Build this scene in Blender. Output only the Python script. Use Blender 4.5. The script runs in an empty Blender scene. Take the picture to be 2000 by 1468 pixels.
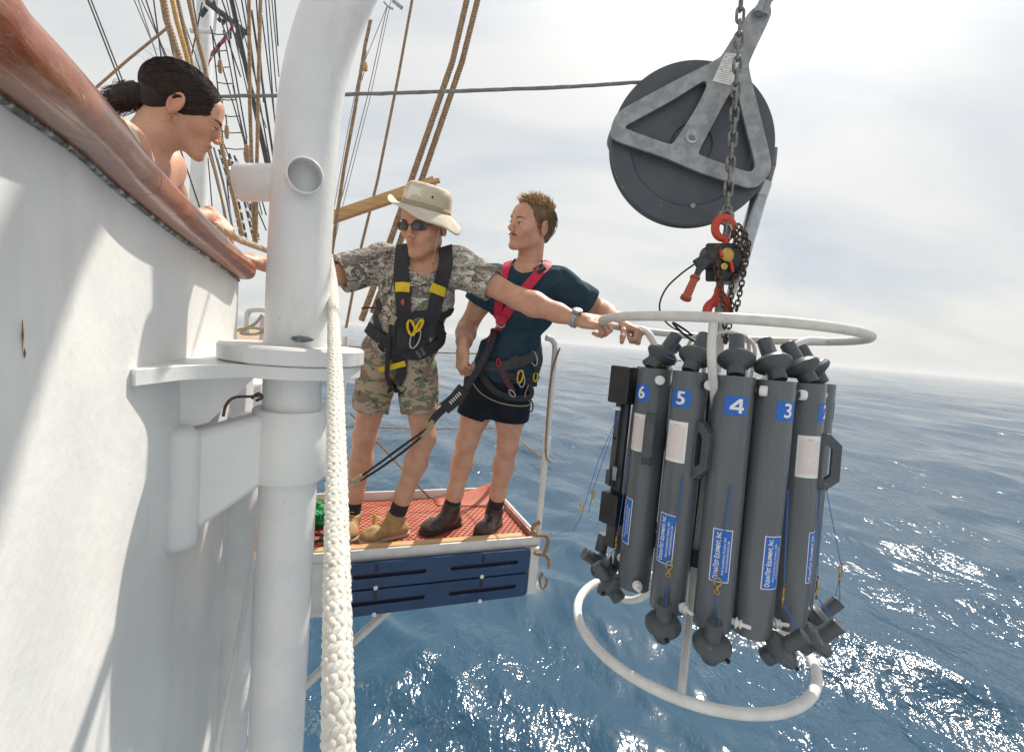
import bpy, bmesh, math, random
import numpy as np
from mathutils import Vector, Matrix, Quaternion, noise
from mathutils.bvhtree import BVHTree
import openvdb as vdb

random.seed(7); RNG = np.random.default_rng(7)
S = bpy.context.scene
COL = S.collection
R_ = math.radians

# ------------------------------------------------------------------ camera
ROLL = math.atan(0.0858)
PITCH = math.atan(74.1 / 900.0)
F3 = Vector((0, math.cos(PITCH), -math.sin(PITCH)))
U0 = Vector((0, math.sin(PITCH), math.cos(PITCH)))
R0 = Vector((1, 0, 0))
CR = math.cos(ROLL) * R0 + math.sin(ROLL) * U0
CU = -math.sin(ROLL) * R0 + math.cos(ROLL) * U0
cd = bpy.data.cameras.new('camera'); cam = bpy.data.objects.new('camera', cd); COL.objects.link(cam)
cam.matrix_world = Matrix((CR.to_4d(), CU.to_4d(), (-F3).to_4d(), (0, 0, 0, 1))).transposed()
for i in range(3):
    pass
m = Matrix.Identity(4)
for i in range(3):
    m[i][0] = CR[i]; m[i][1] = CU[i]; m[i][2] = -F3[i]
cam.matrix_world = m
cd.sensor_width = 36; cd.lens = 36 * 900 / 2000; cd.clip_start = 0.02; cd.clip_end = 60000
S.camera = cam
cd.dof.use_dof = False

# ------------------------------------------------------------------ sky and sun
SUN_EL, SUN_AZ = 54.0, 28.0          # azimuth clockwise from the direction the camera looks
SEA_Z = -3.6
w = bpy.data.worlds.new('World'); S.world = w; w.use_nodes = True
nt = w.node_tree; nt.nodes.clear()
N = nt.nodes.new; L = nt.links.new
out = N('ShaderNodeOutputWorld'); bg = N('ShaderNodeBackground'); bg.inputs[1].default_value = 0.1
sky = N('ShaderNodeTexSky'); sky.sky_type = 'NISHITA'; sky.sun_disc = False
sky.sun_elevation = R_(SUN_EL); sky.sun_rotation = R_(SUN_AZ); sky.dust_density = 3.0
tc = N('ShaderNodeTexCoord'); sep = N('ShaderNodeSeparateXYZ'); L(tc.outputs['Generated'], sep.inputs[0])
# thin cloud sheet: direction projected on a plane overhead
ad = N('ShaderNodeMath'); ad.operation = 'MAXIMUM'; ad.inputs[1].default_value = 0.0; L(sep.outputs[2], ad.inputs[0])
ad2 = N('ShaderNodeMath'); ad2.operation = 'ADD'; ad2.inputs[1].default_value = 0.42; L(ad.outputs[0], ad2.inputs[0])
dx = N('ShaderNodeMath'); dx.operation = 'DIVIDE'; L(sep.outputs[0], dx.inputs[0]); L(ad2.outputs[0], dx.inputs[1])
dy = N('ShaderNodeMath'); dy.operation = 'DIVIDE'; L(sep.outputs[1], dy.inputs[0]); L(ad2.outputs[0], dy.inputs[1])
cb = N('ShaderNodeCombineXYZ'); L(dx.outputs[0], cb.inputs[0]); L(dy.outputs[0], cb.inputs[1])
mp = N('ShaderNodeMapping'); mp.inputs['Rotation'].default_value = (0, 0, R_(28)); mp.inputs['Scale'].default_value = (0.7, 1.5, 1)
mp.inputs['Location'].default_value = (0.35, 0.8, 0)
L(cb.outputs[0], mp.inputs[0])
n1 = N('ShaderNodeTexNoise'); n1.inputs['Scale'].default_value = 1.9; n1.inputs['Detail'].default_value = 9; n1.inputs['Roughness'].default_value = 0.52
n1.inputs['Distortion'].default_value = 0.35
L(mp.outputs[0], n1.inputs['Vector'])
r1 = N('ShaderNodeValToRGB'); L(n1.outputs['Fac'], r1.inputs[0])
e = r1.color_ramp.elements
e[0].position = 0.30; e[0].color = (0, 0, 0, 1); e[1].position = 0.56; e[1].color = (1, 1, 1, 1)
cm = N('ShaderNodeMix'); cm.data_type = 'RGBA'
cm.inputs[6].default_value = (5.6, 6.05, 6.55, 1); cm.inputs[7].default_value = (7.75, 7.75, 7.45, 1)
L(r1.outputs[0], cm.inputs[0])
# brighter veil of cloud towards the sun
nrm = N('ShaderNodeVectorMath'); nrm.operation = 'DOT_PRODUCT'
a, b = R_(SUN_AZ), R_(SUN_EL)
SUND = Vector((math.cos(b) * math.sin(a), math.cos(b) * math.cos(a), math.sin(b)))
nrm.inputs[1].default_value = SUND; L(tc.outputs['Generated'], nrm.inputs[0])
mr = N('ShaderNodeMapRange'); mr.inputs[1].default_value = 0.2; mr.inputs[2].default_value = 1.0; mr.inputs[3].default_value = 0.92; mr.inputs[4].default_value = 1.5
L(nrm.outputs['Value'], mr.inputs[0])
mxd = N('ShaderNodeMath'); mxd.operation = 'MAXIMUM'; mxd.inputs[1].default_value = 0; L(nrm.outputs['Value'], mxd.inputs[0])
pw = N('ShaderNodeMath'); pw.operation = 'POWER'; pw.inputs[1].default_value = 17; L(mxd.outputs[0], pw.inputs[0])
gl = N('ShaderNodeMath'); gl.operation = 'MULTIPLY_ADD'; gl.inputs[1].default_value = 1.9; gl.inputs[2].default_value = 1.0; L(pw.outputs[0], gl.inputs[0])
sc = N('ShaderNodeVectorMath'); sc.operation = 'SCALE'; L(cm.outputs[2], sc.inputs[0]); L(gl.outputs[0], sc.inputs['Scale'])
mx = N('ShaderNodeMix'); mx.data_type = 'RGBA'; mx.inputs[0].default_value = 0.86
L(sky.outputs[0], mx.inputs[6]); L(sc.outputs[0], mx.inputs[7])
L(mx.outputs[2], bg.inputs[0]); L(bg.outputs[0], out.inputs[0])
sl = bpy.data.lights.new('sun', 'SUN'); sl.energy = 4.7; sl.angle = R_(1.3); sl.color = (1.0, 0.92, 0.80)
so = bpy.data.objects.new('sun', sl); COL.objects.link(so); so.rotation_euler = (-SUND).to_track_quat('-Z', 'Y').to_euler()
S.view_settings.view_transform = 'Standard'; S.view_settings.look = 'None'; S.view_settings.gamma = 1; S.view_settings.exposure = 0.17
S.view_settings.use_curve_mapping = False

# ------------------------------------------------------------------ helpers
def at(px, py, d):
    """point at optical depth d metres seen at pixel (px, py) of the 2000x1468 photograph"""
    return d * (F3 + CR * ((px - 1000) / 900) + CU * ((734 - py) / 900))
def onz(px, py, z):
    r = at(px, py, 1.0); return r * (z / r.z)

WM = {}
def link(o, parent=None, M=None):
    COL.objects.link(o)
    WM[o.name] = M.copy() if M is not None else Matrix.Identity(4)
    if parent is not None:
        o.parent = parent
        WM[o.name] = WM[parent.name] @ o.matrix_basis
    return o
def tag(o, label=None, cat=None, group=None, kind=None):
    if label: o['label'] = label
    if cat: o['category'] = cat
    if group: o['group'] = group
    if kind: o['kind'] = kind
    return o
def thing(name, label, cat, loc=(0, 0, 0), M=None, group=None):
    o = bpy.data.objects.new(name, None); o.empty_display_size = .05
    if M is None: M = Matrix.Translation(Vector(loc))
    o.matrix_basis = M
    COL.objects.link(o); WM[o.name] = M.copy()
    return tag(o, label, cat, group)

class MB:
    def __init__(s): s.v = []; s.f = []; s.uv = None
    def add(s, vs, fs, M=None):
        n = len(s.v)
        if M is not None: vs = [M @ Vector(v) for v in vs]
        s.v += [tuple(v) for v in vs]; s.f += [tuple(i + n for i in f) for f in fs]
        return s
    def box(s, c, size, M=None, bev=0.0, seg=2):
        bm = bmesh.new(); bmesh.ops.create_cube(bm, size=1)
        bmesh.ops.scale(bm, vec=size, verts=bm.verts)
        if bev > 0: bmesh.ops.bevel(bm, geom=bm.edges[:], offset=bev, segments=seg, profile=.5, affect='EDGES')
        bmesh.ops.translate(bm, vec=c, verts=bm.verts)
        bm.verts.index_update()
        s.add([v.co.copy() for v in bm.verts], [[v.index for v in f.verts] for f in bm.faces], M); bm.free(); return s
    def tube(s, pts, r, n=12, closed=False, caps=True, M=None, twist=0):
        P = [Vector(p) for p in pts]; m = len(P)
        rr = r if hasattr(r, '__len__') else [r] * m
        T = []
        for i in range(m):
            if closed: t = P[(i + 1) % m] - P[i - 1]
            else: t = P[min(i + 1, m - 1)] - P[max(i - 1, 0)]
            T.append(t.normalized() if t.length > 1e-9 else Vector((0, 0, 1)))
        u = T[0].orthogonal().normalized(); vs = []
        for i in range(m):
            u = (u - T[i] * u.dot(T[i])); u = u.normalized() if u.length > 1e-6 else T[i].orthogonal().normalized()
            w_ = T[i].cross(u)
            for k in range(n):
                a_ = 2 * math.pi * k / n + twist * i
                vs.append(P[i] + (u * math.cos(a_) + w_ * math.sin(a_)) * rr[i])
        fs = []
        for i in range(m if closed else m - 1):
            j = (i + 1) % m
            off = 0
            if closed and i == m - 1:   # match the seam
                best = min(range(n), key=lambda o: (vs[i * n] - vs[o]).length); off = best
            for k in range(n):
                k2 = (k + 1) % n
                fs.append((i * n + k, i * n + k2, j * n + (k2 + off) % n, j * n + (k + off) % n))
        if caps and not closed:
            fs.append(tuple(range(n - 1, -1, -1))); fs.append(tuple((m - 1) * n + k for k in range(n)))
        return s.add(vs, fs, M)
    def lathe(s, prof, n=24, M=None, cap=True):
        vs = []; fs = []
        for (r, z) in prof:
            for k in range(n):
                a_ = 2 * math.pi * k / n; vs.append((r * math.cos(a_), r * math.sin(a_), z))
        for i in range(len(prof) - 1):
            for k in range(n):
                k2 = (k + 1) % n; fs.append((i * n + k, i * n + k2, (i + 1) * n + k2, (i + 1) * n + k))
        if cap:
            fs.append(tuple(range(n - 1, -1, -1))); fs.append(tuple((len(prof) - 1) * n + k for k in range(n)))
        return s.add(vs, fs, M)
    def prism(s, poly, h0, h1, M=None, holes=()):
        """polygon in xy extruded z from h0 to h1, with holes"""
        bm = bmesh.new(); ed = []
        for loop in [poly] + list(holes):
            vv = [bm.verts.new((p[0], p[1], h0)) for p in loop]
            ed += [bm.edges.new((vv[i], vv[(i + 1) % len(vv)])) for i in range(len(vv))]
        g = bmesh.ops.triangle_fill(bm, edges=ed, use_beauty=True)
        ff = [f for f in bm.faces]
        ex = bmesh.ops.extrude_face_region(bm, geom=ff)
        bmesh.ops.translate(bm, vec=(0, 0, h1 - h0), verts=[q for q in ex['geom'] if isinstance(q, bmesh.types.BMVert)])
        bmesh.ops.recalc_face_normals(bm, faces=bm.faces)
        bm.verts.index_update()
        s.add([v.co.copy() for v in bm.verts], [[v.index for v in f.verts] for f in bm.faces], M); bm.free(); return s
    def build(s, name, mat, parent=None, local=False, smooth=True, ang=35, bev=0, M=None):
        me = bpy.data.meshes.new(name)
        vs = s.v
        if parent is not None and not local:
            inv = WM[parent.name].inverted(); vs = [inv @ Vector(v) for v in vs]
        me.from_pydata([tuple(v) for v in vs], [], s.f); me.update()
        me.materials.append(mat)
        if smooth:
            me.polygons.foreach_set('use_smooth', [True] * len(me.polygons))
            me.set_sharp_from_angle(angle=R_(ang))
        o = bpy.data.objects.new(name, me); link(o, parent)
        if bev > 0:
            b_ = o.modifiers.new('b', 'BEVEL'); b_.width = bev; b_.segments = 2; b_.limit_method = 'ANGLE'; b_.angle_limit = R_(40)
        return o

def frame(p, z, x=None):
    """matrix with origin p, z axis z, x axis near x"""
    z = Vector(z).normalized()
    x = Vector(x) if x is not None else z.orthogonal()
    x = (x - z * x.dot(z)).normalized(); y = z.cross(x)
    M = Matrix.Identity(4)
    for i in range(3): M[i][0] = x[i]; M[i][1] = y[i]; M[i][2] = z[i]; M[i][3] = Vector(p)[i]
    return M
def bez(pts, n=12):
    """Catmull-Rom through the points"""
    P = [Vector(p) for p in pts]; out_ = []
    for i in range(len(P) - 1):
        p0 = P[max(i - 1, 0)]; p1 = P[i]; p2 = P[i + 1]; p3 = P[min(i + 2, len(P) - 1)]
        for k in range(n):
            t = k / n
            out_.append(.5 * ((2 * p1) + (-p0 + p2) * t + (2 * p0 - 5 * p1 + 4 * p2 - p3) * t * t + (-p0 + 3 * p1 - 3 * p2 + p3) * t ** 3))
    out_.append(P[-1]); return out_

# ------------------------------------------------------------------ materials
def mat(name, col, rough=.5, metal=0., var=None, vscale=8, bump=0., bscale=40, detail=4, spec=.5, obj_space=True, sss=0., tint=None, coat=0., ramp=(.4, .6), stretch=None):
    m = bpy.data.materials.new(name); m.use_nodes = True; t = m.node_tree; p = t.nodes['Principled BSDF']
    p.inputs['Base Color'].default_value = (*col, 1); p.inputs['Roughness'].default_value = rough; p.inputs['Metallic'].default_value = metal
    p.inputs['Specular IOR Level'].default_value = spec
    p.inputs['Coat Weight'].default_value = coat; p.inputs['Coat Roughness'].default_value = .12
    if sss: p.inputs['Subsurface Weight'].default_value = sss; p.inputs['Subsurface Radius'].default_value = (.012, .005, .003); p.inputs['Subsurface Scale'].default_value = 1.0
    tcn = t.nodes.new('ShaderNodeTexCoord'); src = tcn.outputs['Object']
    if stretch:
        mpn = t.nodes.new('ShaderNodeMapping'); mpn.inputs['Scale'].default_value = stretch; t.links.new(src, mpn.inputs[0]); src = mpn.outputs[0]
    colout = None
    if var:
        nz = t.nodes.new('ShaderNodeTexNoise'); nz.inputs['Scale'].default_value = vscale; nz.inputs['Detail'].default_value = detail; nz.inputs['Roughness'].default_value = .6
        t.links.new(src, nz.inputs['Vector'])
        rp = t.nodes.new('ShaderNodeValToRGB'); rp.color_ramp.elements[0].position = ramp[0]; rp.color_ramp.elements[1].position = ramp[1]
        rp.color_ramp.elements[0].color = (*col, 1); rp.color_ramp.elements[1].color = (*var, 1)
        t.links.new(nz.outputs['Fac'], rp.inputs[0]); colout = rp.outputs[0]
        t.links.new(colout, p.inputs['Base Color'])
    if tint:
        at_ = t.nodes.new('ShaderNodeAttribute'); at_.attribute_name = tint
        mm = t.nodes.new('ShaderNodeMix'); mm.data_type = 'RGBA'; mm.blend_type = 'MULTIPLY'; mm.inputs[0].default_value = 1
        if colout: t.links.new(colout, mm.inputs[6])
        else: mm.inputs[6].default_value = (*col, 1)
        t.links.new(at_.outputs['Color'], mm.inputs[7]); t.links.new(mm.outputs[2], p.inputs['Base Color'])
    if bump:
        nb = t.nodes.new('ShaderNodeTexNoise'); nb.inputs['Scale'].default_value = bscale; nb.inputs['Detail'].default_value = 5
        t.links.new(src, nb.inputs['Vector'])
        bp = t.nodes.new('ShaderNodeBump'); bp.inputs['Strength'].default_value = 1.0; bp.inputs['Distance'].default_value = bump
        t.links.new(nb.outputs['Fac'], bp.inputs['Height']); t.links.new(bp.outputs[0], p.inputs['Normal'])
    return m
def add_stains(m, col, scale, lo, hi, stretch=(1, 1, 1), detail=6):
    """second layer of marks (chips, rust, salt) over a material's base colour"""
    t = m.node_tree; p = t.nodes['Principled BSDF']
    tcn = t.nodes.new('ShaderNodeTexCoord'); mp_ = t.nodes.new('ShaderNodeMapping'); mp_.inputs['Scale'].default_value = stretch
    t.links.new(tcn.outputs['Object'], mp_.inputs[0])
    nz = t.nodes.new('ShaderNodeTexNoise'); nz.inputs['Scale'].default_value = scale; nz.inputs['Detail'].default_value = detail; nz.inputs['Roughness'].default_value = .65
    t.links.new(mp_.outputs[0], nz.inputs['Vector'])
    mr_ = t.nodes.new('ShaderNodeMapRange'); mr_.inputs[1].default_value = lo; mr_.inputs[2].default_value = hi
    t.links.new(nz.outputs['Fac'], mr_.inputs[0])
    mm = t.nodes.new('ShaderNodeMix'); mm.data_type = 'RGBA'; t.links.new(mr_.outputs[0], mm.inputs[0])
    lk = p.inputs['Base Color'].links
    if lk: t.links.new(lk[0].from_socket, mm.inputs[6])
    else: mm.inputs[6].default_value = p.inputs['Base Color'].default_value
    mm.inputs[7].default_value = (*col, 1); t.links.new(mm.outputs[2], p.inputs['Base Color'])
    return m
M_ = {}
M_['white'] = add_stains(add_stains(mat('white_paint', (.78, .785, .77), .38, var=(.69, .70, .70), vscale=3, bump=.0016, bscale=34), (.30, .20, .12), 55, .735, .76), (.62, .62, .58), 6, .55, .8, (1, 1, .2))
M_['whitepost'] = add_stains(add_stains(mat('post_paint', (.76, .76, .75), .33, var=(.69, .70, .71), vscale=5, bump=.0014, bscale=40), (.30, .26, .21), 34, .69, .72), (.60, .57, .49), 9, .56, .78, (1, 1, .3))
M_['frame'] = add_stains(mat('frame_white', (.74, .73, .70), .42, var=(.66, .65, .62), vscale=14, bump=.0003, bscale=60), (.35, .33, .30), 90, .66, .72)
M_['ring'] = add_stains(mat('ring_white', (.66, .64, .59), .45, var=(.58, .56, .52), vscale=20, bump=.0003, bscale=60), (.40, .37, .33), 60, .62, .70)
M_['pvc'] = add_stains(mat('grey_pvc', (.092, .104, .117), .28, var=(.122, .135, .148), vscale=7, bump=.0001, bscale=80, stretch=(1, 1, .15)), (.21, .22, .23), 36, .58, .82, (1, 1, .07))
M_['lid'] = add_stains(mat('lid_pvc', (.060, .068, .078), .40, var=(.078, .088, .098), vscale=12, bump=.0002, bscale=90), (.22, .23, .24), 55, .62, .78)
M_['black'] = mat('black_plastic', (.012, .012, .014), .4, var=(.02, .02, .022), vscale=20)
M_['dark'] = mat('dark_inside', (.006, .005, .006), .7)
M_['galv'] = add_stains(mat('galvanised', (.25, .26, .27), .5, .35, var=(.36, .37, .38), vscale=22, bump=.0006, bscale=60, detail=8), (.55, .56, .56), 60, .66, .74)
M_['sheave'] = add_stains(mat('sheave_grey', (.060, .072, .088), .48, var=(.078, .09, .105), vscale=5, bump=.0002, bscale=60), (.35, .36, .37), 34, .70, .735)
M_['chain'] = add_stains(mat('chain_steel', (.15, .15, .145), .5, .5, var=(.27, .26, .245), vscale=45, bump=.0004, bscale=150), (.20, .10, .05), 60, .62, .72)
M_['rustchain'] = add_stains(mat('rusty_chain', (.055, .045, .04), .6, .4, var=(.13, .075, .045), vscale=60, bump=.0005, bscale=200), (.25, .10, .04), 80, .62, .7)
M_['orange'] = add_stains(mat('orange_paint', (.62, .055, .02), .4, var=(.50, .05, .025), vscale=30, bump=.0003, bscale=120), (.12, .05, .03), 70, .62, .66)
M_['steel'] = mat('bare_steel', (.42, .44, .46), .28, .85, var=(.33, .35, .37), vscale=18, bump=.0002, bscale=90)
M_['gold'] = mat('brass', (.55, .36, .10), .3, .9, var=(.45, .28, .08), vscale=50)
M_['blue_label'] = mat('blue_label', (.01, .13, .52), .35)
M_['white_label'] = mat('white_label', (.80, .79, .76), .45)
M_['red_ink'] = mat('red_ink', (.62, .16, .17), .5)
M_['blue_panel'] = add_stains(add_stains(mat('blue_panel', (.005, .036, .105), .33, var=(.007, .048, .130), vscale=4, bump=.0004, bscale=50), (.10, .16, .24), 18, .6, .85, (.4, 1, 2)), (.3, .34, .4), 120, .7, .74)
M_['grating'] = mat('grating_red', (.36, .085, .05), .5, var=(.46, .14, .085), vscale=9, bump=.0005, bscale=60)
M_['platrim'] = add_stains(mat('rim_paint', (.72, .71, .69), .45, var=(.64, .62, .6), vscale=10, bump=.0006, bscale=50), (.40, .17, .10), 14, .66, .70)
M_['rustrim'] = add_stains(mat('worn_red_brown', (.38, .20, .15), .6, var=(.50, .30, .24), vscale=16, bump=.0008, bscale=60), (.66, .63, .6), 9, .55, .58)
M_['wood'] = mat('raw_wood', (.45, .27, .11), .6, var=(.58, .37, .17), vscale=9, bump=.0008, bscale=40, stretch=(1, 12, 12))
M_['hemp'] = mat('hemp_rope', (.24, .155, .09), .85, var=(.38, .26, .16), vscale=60, bump=.0012, bscale=260)
M_['hempgold'] = mat('golden_rope', (.42, .24, .07), .85, var=(.52, .33, .12), vscale=60, bump=.0012, bscale=260)
M_['tarred'] = mat('tarred_rope', (.035, .036, .04), .75, var=(.06, .058, .055), vscale=50, bump=.0008, bscale=200)
M_['wire'] = mat('grey_wire', (.22, .235, .25), .5, .3, var=(.15, .155, .16), vscale=50)
M_['cable'] = add_stains(mat('cable_cover', (.13, .14, .15), .6, var=(.19, .20, .21), vscale=50, bump=.0008, bscale=200), (.35, .36, .36), 60, .6, .66)
M_['cord'] = mat('beige_cord', (.56, .48, .36), .85, var=(.46, .38, .27), vscale=80, bump=.0008, bscale=300)
M_['yarn'] = add_stains(mat('white_yarn', (.68, .65, .58), .9, var=(.76, .74, .68), vscale=120, bump=.0010, bscale=900, stretch=(1, 1, 1)), (.42, .37, .28), 30, .6, .75)
M_['green'] = mat('green_net', (.01, .22, .07), .6, var=(.02, .34, .11), vscale=60, bump=.001, bscale=200)
M_['bluecord'] = mat('blue_cord', (.03, .14, .42), .6)
M_['crimp'] = mat('copper_crimp', (.30, .09, .05), .5, .5)
# ================================================================== SEA
def sea():
    cz = SEA_Z
    nr, na = 560, 620
    rr = 1.3 * np.exp(np.linspace(0, math.log(24000 / 1.3), nr))
    # nonuniform: fine near
    aa = np.linspace(R_(-84), R_(84), na)
    RRR, AA = np.meshgrid(rr, aa, indexing='ij')
    X = RRR * np.sin(AA) ; Y = RRR * np.cos(AA) - 0.9
    Z = np.zeros_like(X)
    cell = np.maximum(RRR * (math.log(24000 / 1.3) / nr), RRR * (R_(168) / na))
    rg = np.random.default_rng(11)
    wind = R_(205)
    DX = np.zeros_like(X); DY = np.zeros_like(X)
    for i in range(88):
        lam = 0.28 * (34 / 0.28) ** (i / 87.0) * rg.uniform(.9, 1.1)
        th = wind + rg.normal() * (0.75 if lam < 4 else .4)
        k = 2 * math.pi / lam
        amp = 0.0052 * lam ** 0.93 if lam < 6 else 0.0052 * 6 ** .93 * (lam / 6) ** .35
        amp *= rg.uniform(.5, 1.2) * (1.45 if lam < 3 else 1.1)
        fade = np.clip((lam / cell - 2.2) / 3.0, 0, 1)
        ph = k * (X * math.cos(th) + Y * math.sin(th)) + rg.uniform(0, 6.28)
        s_, c_ = np.sin(ph), np.cos(ph)
        Z += amp * fade * s_
        DX += -amp * .8 * fade * math.cos(th) * -c_; DY += -amp * .8 * fade * math.sin(th) * -c_
    X = X + DX; Y = Y + DY; Z = Z + cz
    V = np.stack([X, Y, Z], -1).reshape(-1, 3)
    idx = np.arange(nr * na).reshape(nr, na)
    Fq = np.stack([idx[:-1, :-1], idx[:-1, 1:], idx[1:, 1:], idx[1:, :-1]], -1).reshape(-1, 4)
    me = bpy.data.meshes.new('sea_water')
    me.vertices.add(len(V)); me.vertices.foreach_set('co', V.astype('f').ravel())
    me.loops.add(Fq.size); me.loops.foreach_set('vertex_index', Fq[:, ::-1].ravel().astype('i'))
    me.polygons.add(len(Fq)); me.polygons.foreach_set('loop_start', np.arange(0, Fq.size, 4, dtype='i')); me.polygons.foreach_set('loop_total', np.full(len(Fq), 4, dtype='i'))
    me.polygons.foreach_set('use_smooth', [True] * len(Fq)); me.update()
    o = bpy.data.objects.new('sea_water', me); link(o); o['kind'] = 'structure'
    m = bpy.data.materials.new('sea'); m.use_nodes = True; t = m.node_tree; p = t.nodes['Principled BSDF']
    p.inputs['Base Color'].default_value = (.010, .052, .100, 1)
    p.inputs['Roughness'].default_value = .10; p.inputs['IOR'].default_value = 1.345; p.inputs['Specular IOR Level'].default_value = 1.0
    g = t.nodes.new('ShaderNodeNewGeometry')
    cur = None
    def wave(scale, dist, stretch, rot, detail=5, rough=.6, mod=None):
        nonlocal cur
        mp_ = t.nodes.new('ShaderNodeMapping'); mp_.inputs['Scale'].default_value = stretch; mp_.inputs['Rotation'].default_value = (0, 0, R_(rot))
        t.links.new(g.outputs['Position'], mp_.inputs[0])
        nz = t.nodes.new('ShaderNodeTexNoise'); nz.inputs['Scale'].default_value = scale; nz.inputs['Detail'].default_value = detail; nz.inputs['Roughness'].default_value = rough
        nz.inputs['Distortion'].default_value = .4
        t.links.new(mp_.outputs[0], nz.inputs['Vector'])
        bp = t.nodes.new('ShaderNodeBump'); bp.inputs['Strength'].default_value = 1; bp.inputs['Distance'].default_value = dist
        t.links.new(nz.outputs['Fac'], bp.inputs['Height'])
        if mod is not None:
            t.links.new(mod, bp.inputs['Strength'])
        if cur: t.links.new(cur, bp.inputs['Normal'])
        cur = bp.outputs[0]
    # patches of ruffled and of slick water
    nz = t.nodes.new('ShaderNodeTexNoise'); nz.inputs['Scale'].default_value = .38; nz.inputs['Detail'].default_value = 3
    mpp = t.nodes.new('ShaderNodeMapping'); mpp.inputs['Scale'].default_value = (1, .55, 1); mpp.inputs['Rotation'].default_value = (0, 0, R_(30)); mpp.inputs['Location'].default_value = (3.1, 1.2, 0)
    t.links.new(g.outputs['Position'], mpp.inputs[0]); t.links.new(mpp.outputs[0], nz.inputs['Vector'])
    mr_ = t.nodes.new('ShaderNodeMapRange'); mr_.inputs[1].default_value = .40; mr_.inputs[2].default_value = .56; mr_.inputs[3].default_value = .18; mr_.inputs[4].default_value = 1.5
    t.links.new(nz.outputs['Fac'], mr_.inputs[0]); mod = mr_.outputs[0]
    wave(.45, .23, (1, .5, 1), 20, 4, .55)
    wave(2.6, .055, (1, .6, 1), 35, 4, .55, mod)
    wave(11, .012, (1, .7, 1), 10, 3, .55, mod)
    t.links.new(cur, p.inputs['Normal'])
    me.materials.append(m)
sea()

# ================================================================== SHIP HULL
ship = thing('ship_hull', 'white painted steel side of the tall ship running along the left edge of the picture', 'ship', (-1.0, 1.0, SEA_Z))
def rail_pt(s):
    P = bez([Vector((-.27, -.60, .22)), Vector((-.345, -.2, .225)), Vector((-.405, .10, .230)), at(-190, -90, .335), at(-40, 55, .405), at(78, 159, .50), at(184, 258, .66), at(255, 334, .82), at(353, 424, 1.06), at(431, 489, 1.38), at(478, 529, 1.62)], 12)
    return P
RP = rail_pt(0)

def inb(p, k):
    i = RP.index(p); t_ = (RP[min(i + 1, len(RP) - 1)] - RP[max(i - 1, 0)]); n_ = Vector((t_.y, -t_.x, 0)).normalized(); q = p - n_ * k; return q
wall_path = [inb(p, .020) for p in RP]
_old_wall = bez([(-.18, -1.3), (-.33, -.5), (-.475, .05), (-.60, .5), (-.815, .97), (-.925, 1.35), (-.995, 1.64)], 14)
rail_z = .185
def wall_sheet(path, zs, thick, mb, undul=.004):
    m_ = len(path); vs = []; nn = []
    for i, p in enumerate(path):
        a_ = Vector(path[max(i - 1, 0)]).to_2d() if False else None
        t_ = (Vector(path[min(i + 1, m_ - 1)]) - Vector(path[max(i - 1, 0)])); nn.append(Vector((t_.y, -t_.x, 0)).normalized())
    for side in (0, 1):
        for i, p in enumerate(path):
            for z in zs:
                zz = z(Vector(p)) if callable(z) else z
                u_ = undul * noise.noise(Vector((p[0] * 2.1, p[1] * 2.1, zz * 1.5)) * 1.3) * (2 if side == 0 else 0)
                q = Vector((p[0], p[1], 0)) - nn[i] * (thick * side) + nn[i] * u_
                vs.append((q.x, q.y, zz))
    k = len(zs); off = m_ * k; fs = []
    for i in range(m_ - 1):
        for j in range(k - 1):
            a_ = i * k + j
            fs.append((a_, a_ + k, a_ + k + 1, a_ + 1)); fs.append((off + a_, off + a_ + 1, off + a_ + k + 1, off + a_ + k))
    for i in range(m_ - 1):
        fs.append((i * k, off + i * k, off + (i + 1) * k, (i + 1) * k)); b_ = i * k + k - 1
        fs.append((b_, b_ + k, off + b_ + k, off + b_))
    for j in range(k - 1):
        a_ = (m_ - 1) * k + j; fs.append((a_, off + a_, off + a_ + 1, a_ + 1)); fs.append((j, j + 1, off + j + 1, off + j))
    mb.add(vs, fs)
def topz(p):
    q = min(wall_path, key=lambda w_: (w_.xy - p.xy).length)
    return (q.z - .018) if (q.xy - p.xy).length < .0035 else -.10
def lowzs(): return [(lambda f_: (lambda p: -3.9 + (topz(p) + 3.9) * (1 - (1 - f_) ** 1.6)))(j / 60.0) for j in range(61)]
pass
_e = wall_path[-1]; low_path = [p - Vector((0, 0, 0)) + Vector((.003, 0, 0)) for p in wall_path] + [_e + Vector((.002, .004, 0)), _e + Vector((-.006, .05, 0)), _e + Vector((-.018, .11, 0)), _e + Vector((-.034, .19, 0))]
mb = MB(); wall_sheet(low_path, lowzs(), .06, mb, .006); mb.build('side_plate', M_['white'], ship, ang=60)
# hull aft of the gangway opening, under and behind the platform
mb = MB(); wall_sheet([(-1.10, 1.86), (-1.16, 2.1), (-1.33, 2.6), (-1.75, 3.4), (-2.5, 5.0), (-4.2, 9.0), (-6.5, 13.0)], [-3.9, -2.5, -1.2, -.32], .3, mb, 0)
mb.build('aft_side_plate', M_['white'], ship)
mb = MB(); wall_sheet([(-1.36, 2.62), (-1.78, 3.42), (-2.55, 5.03), (-4.25, 9.0), (-6.5, 13.0)], [-.32, .0], .08, mb, 0)
M_['pinkwhite'] = mat('pink_white_paint', (.68, .56, .56), .5, var=(.6, .48, .48), vscale=3, bump=.001, bscale=30)
mb.build('aft_bulwark', M_['pinkwhite'], ship)
mb = MB(); mb.add([(-1.2, 1.8, -.33), (-1.36, 2.62, -.33), (-6.5, 13, -.33), (-13, 13, -.33), (-6, .5, -.33), (-.9, .3, -.33)], [(0, 1, 2, 3, 4, 5)])
M_['deck'] = mat('teak_deck', (.35, .24, .15), .6, var=(.42, .30, .19), vscale=6); mb.build('deck_planking', M_['deck'], ship)
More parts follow.
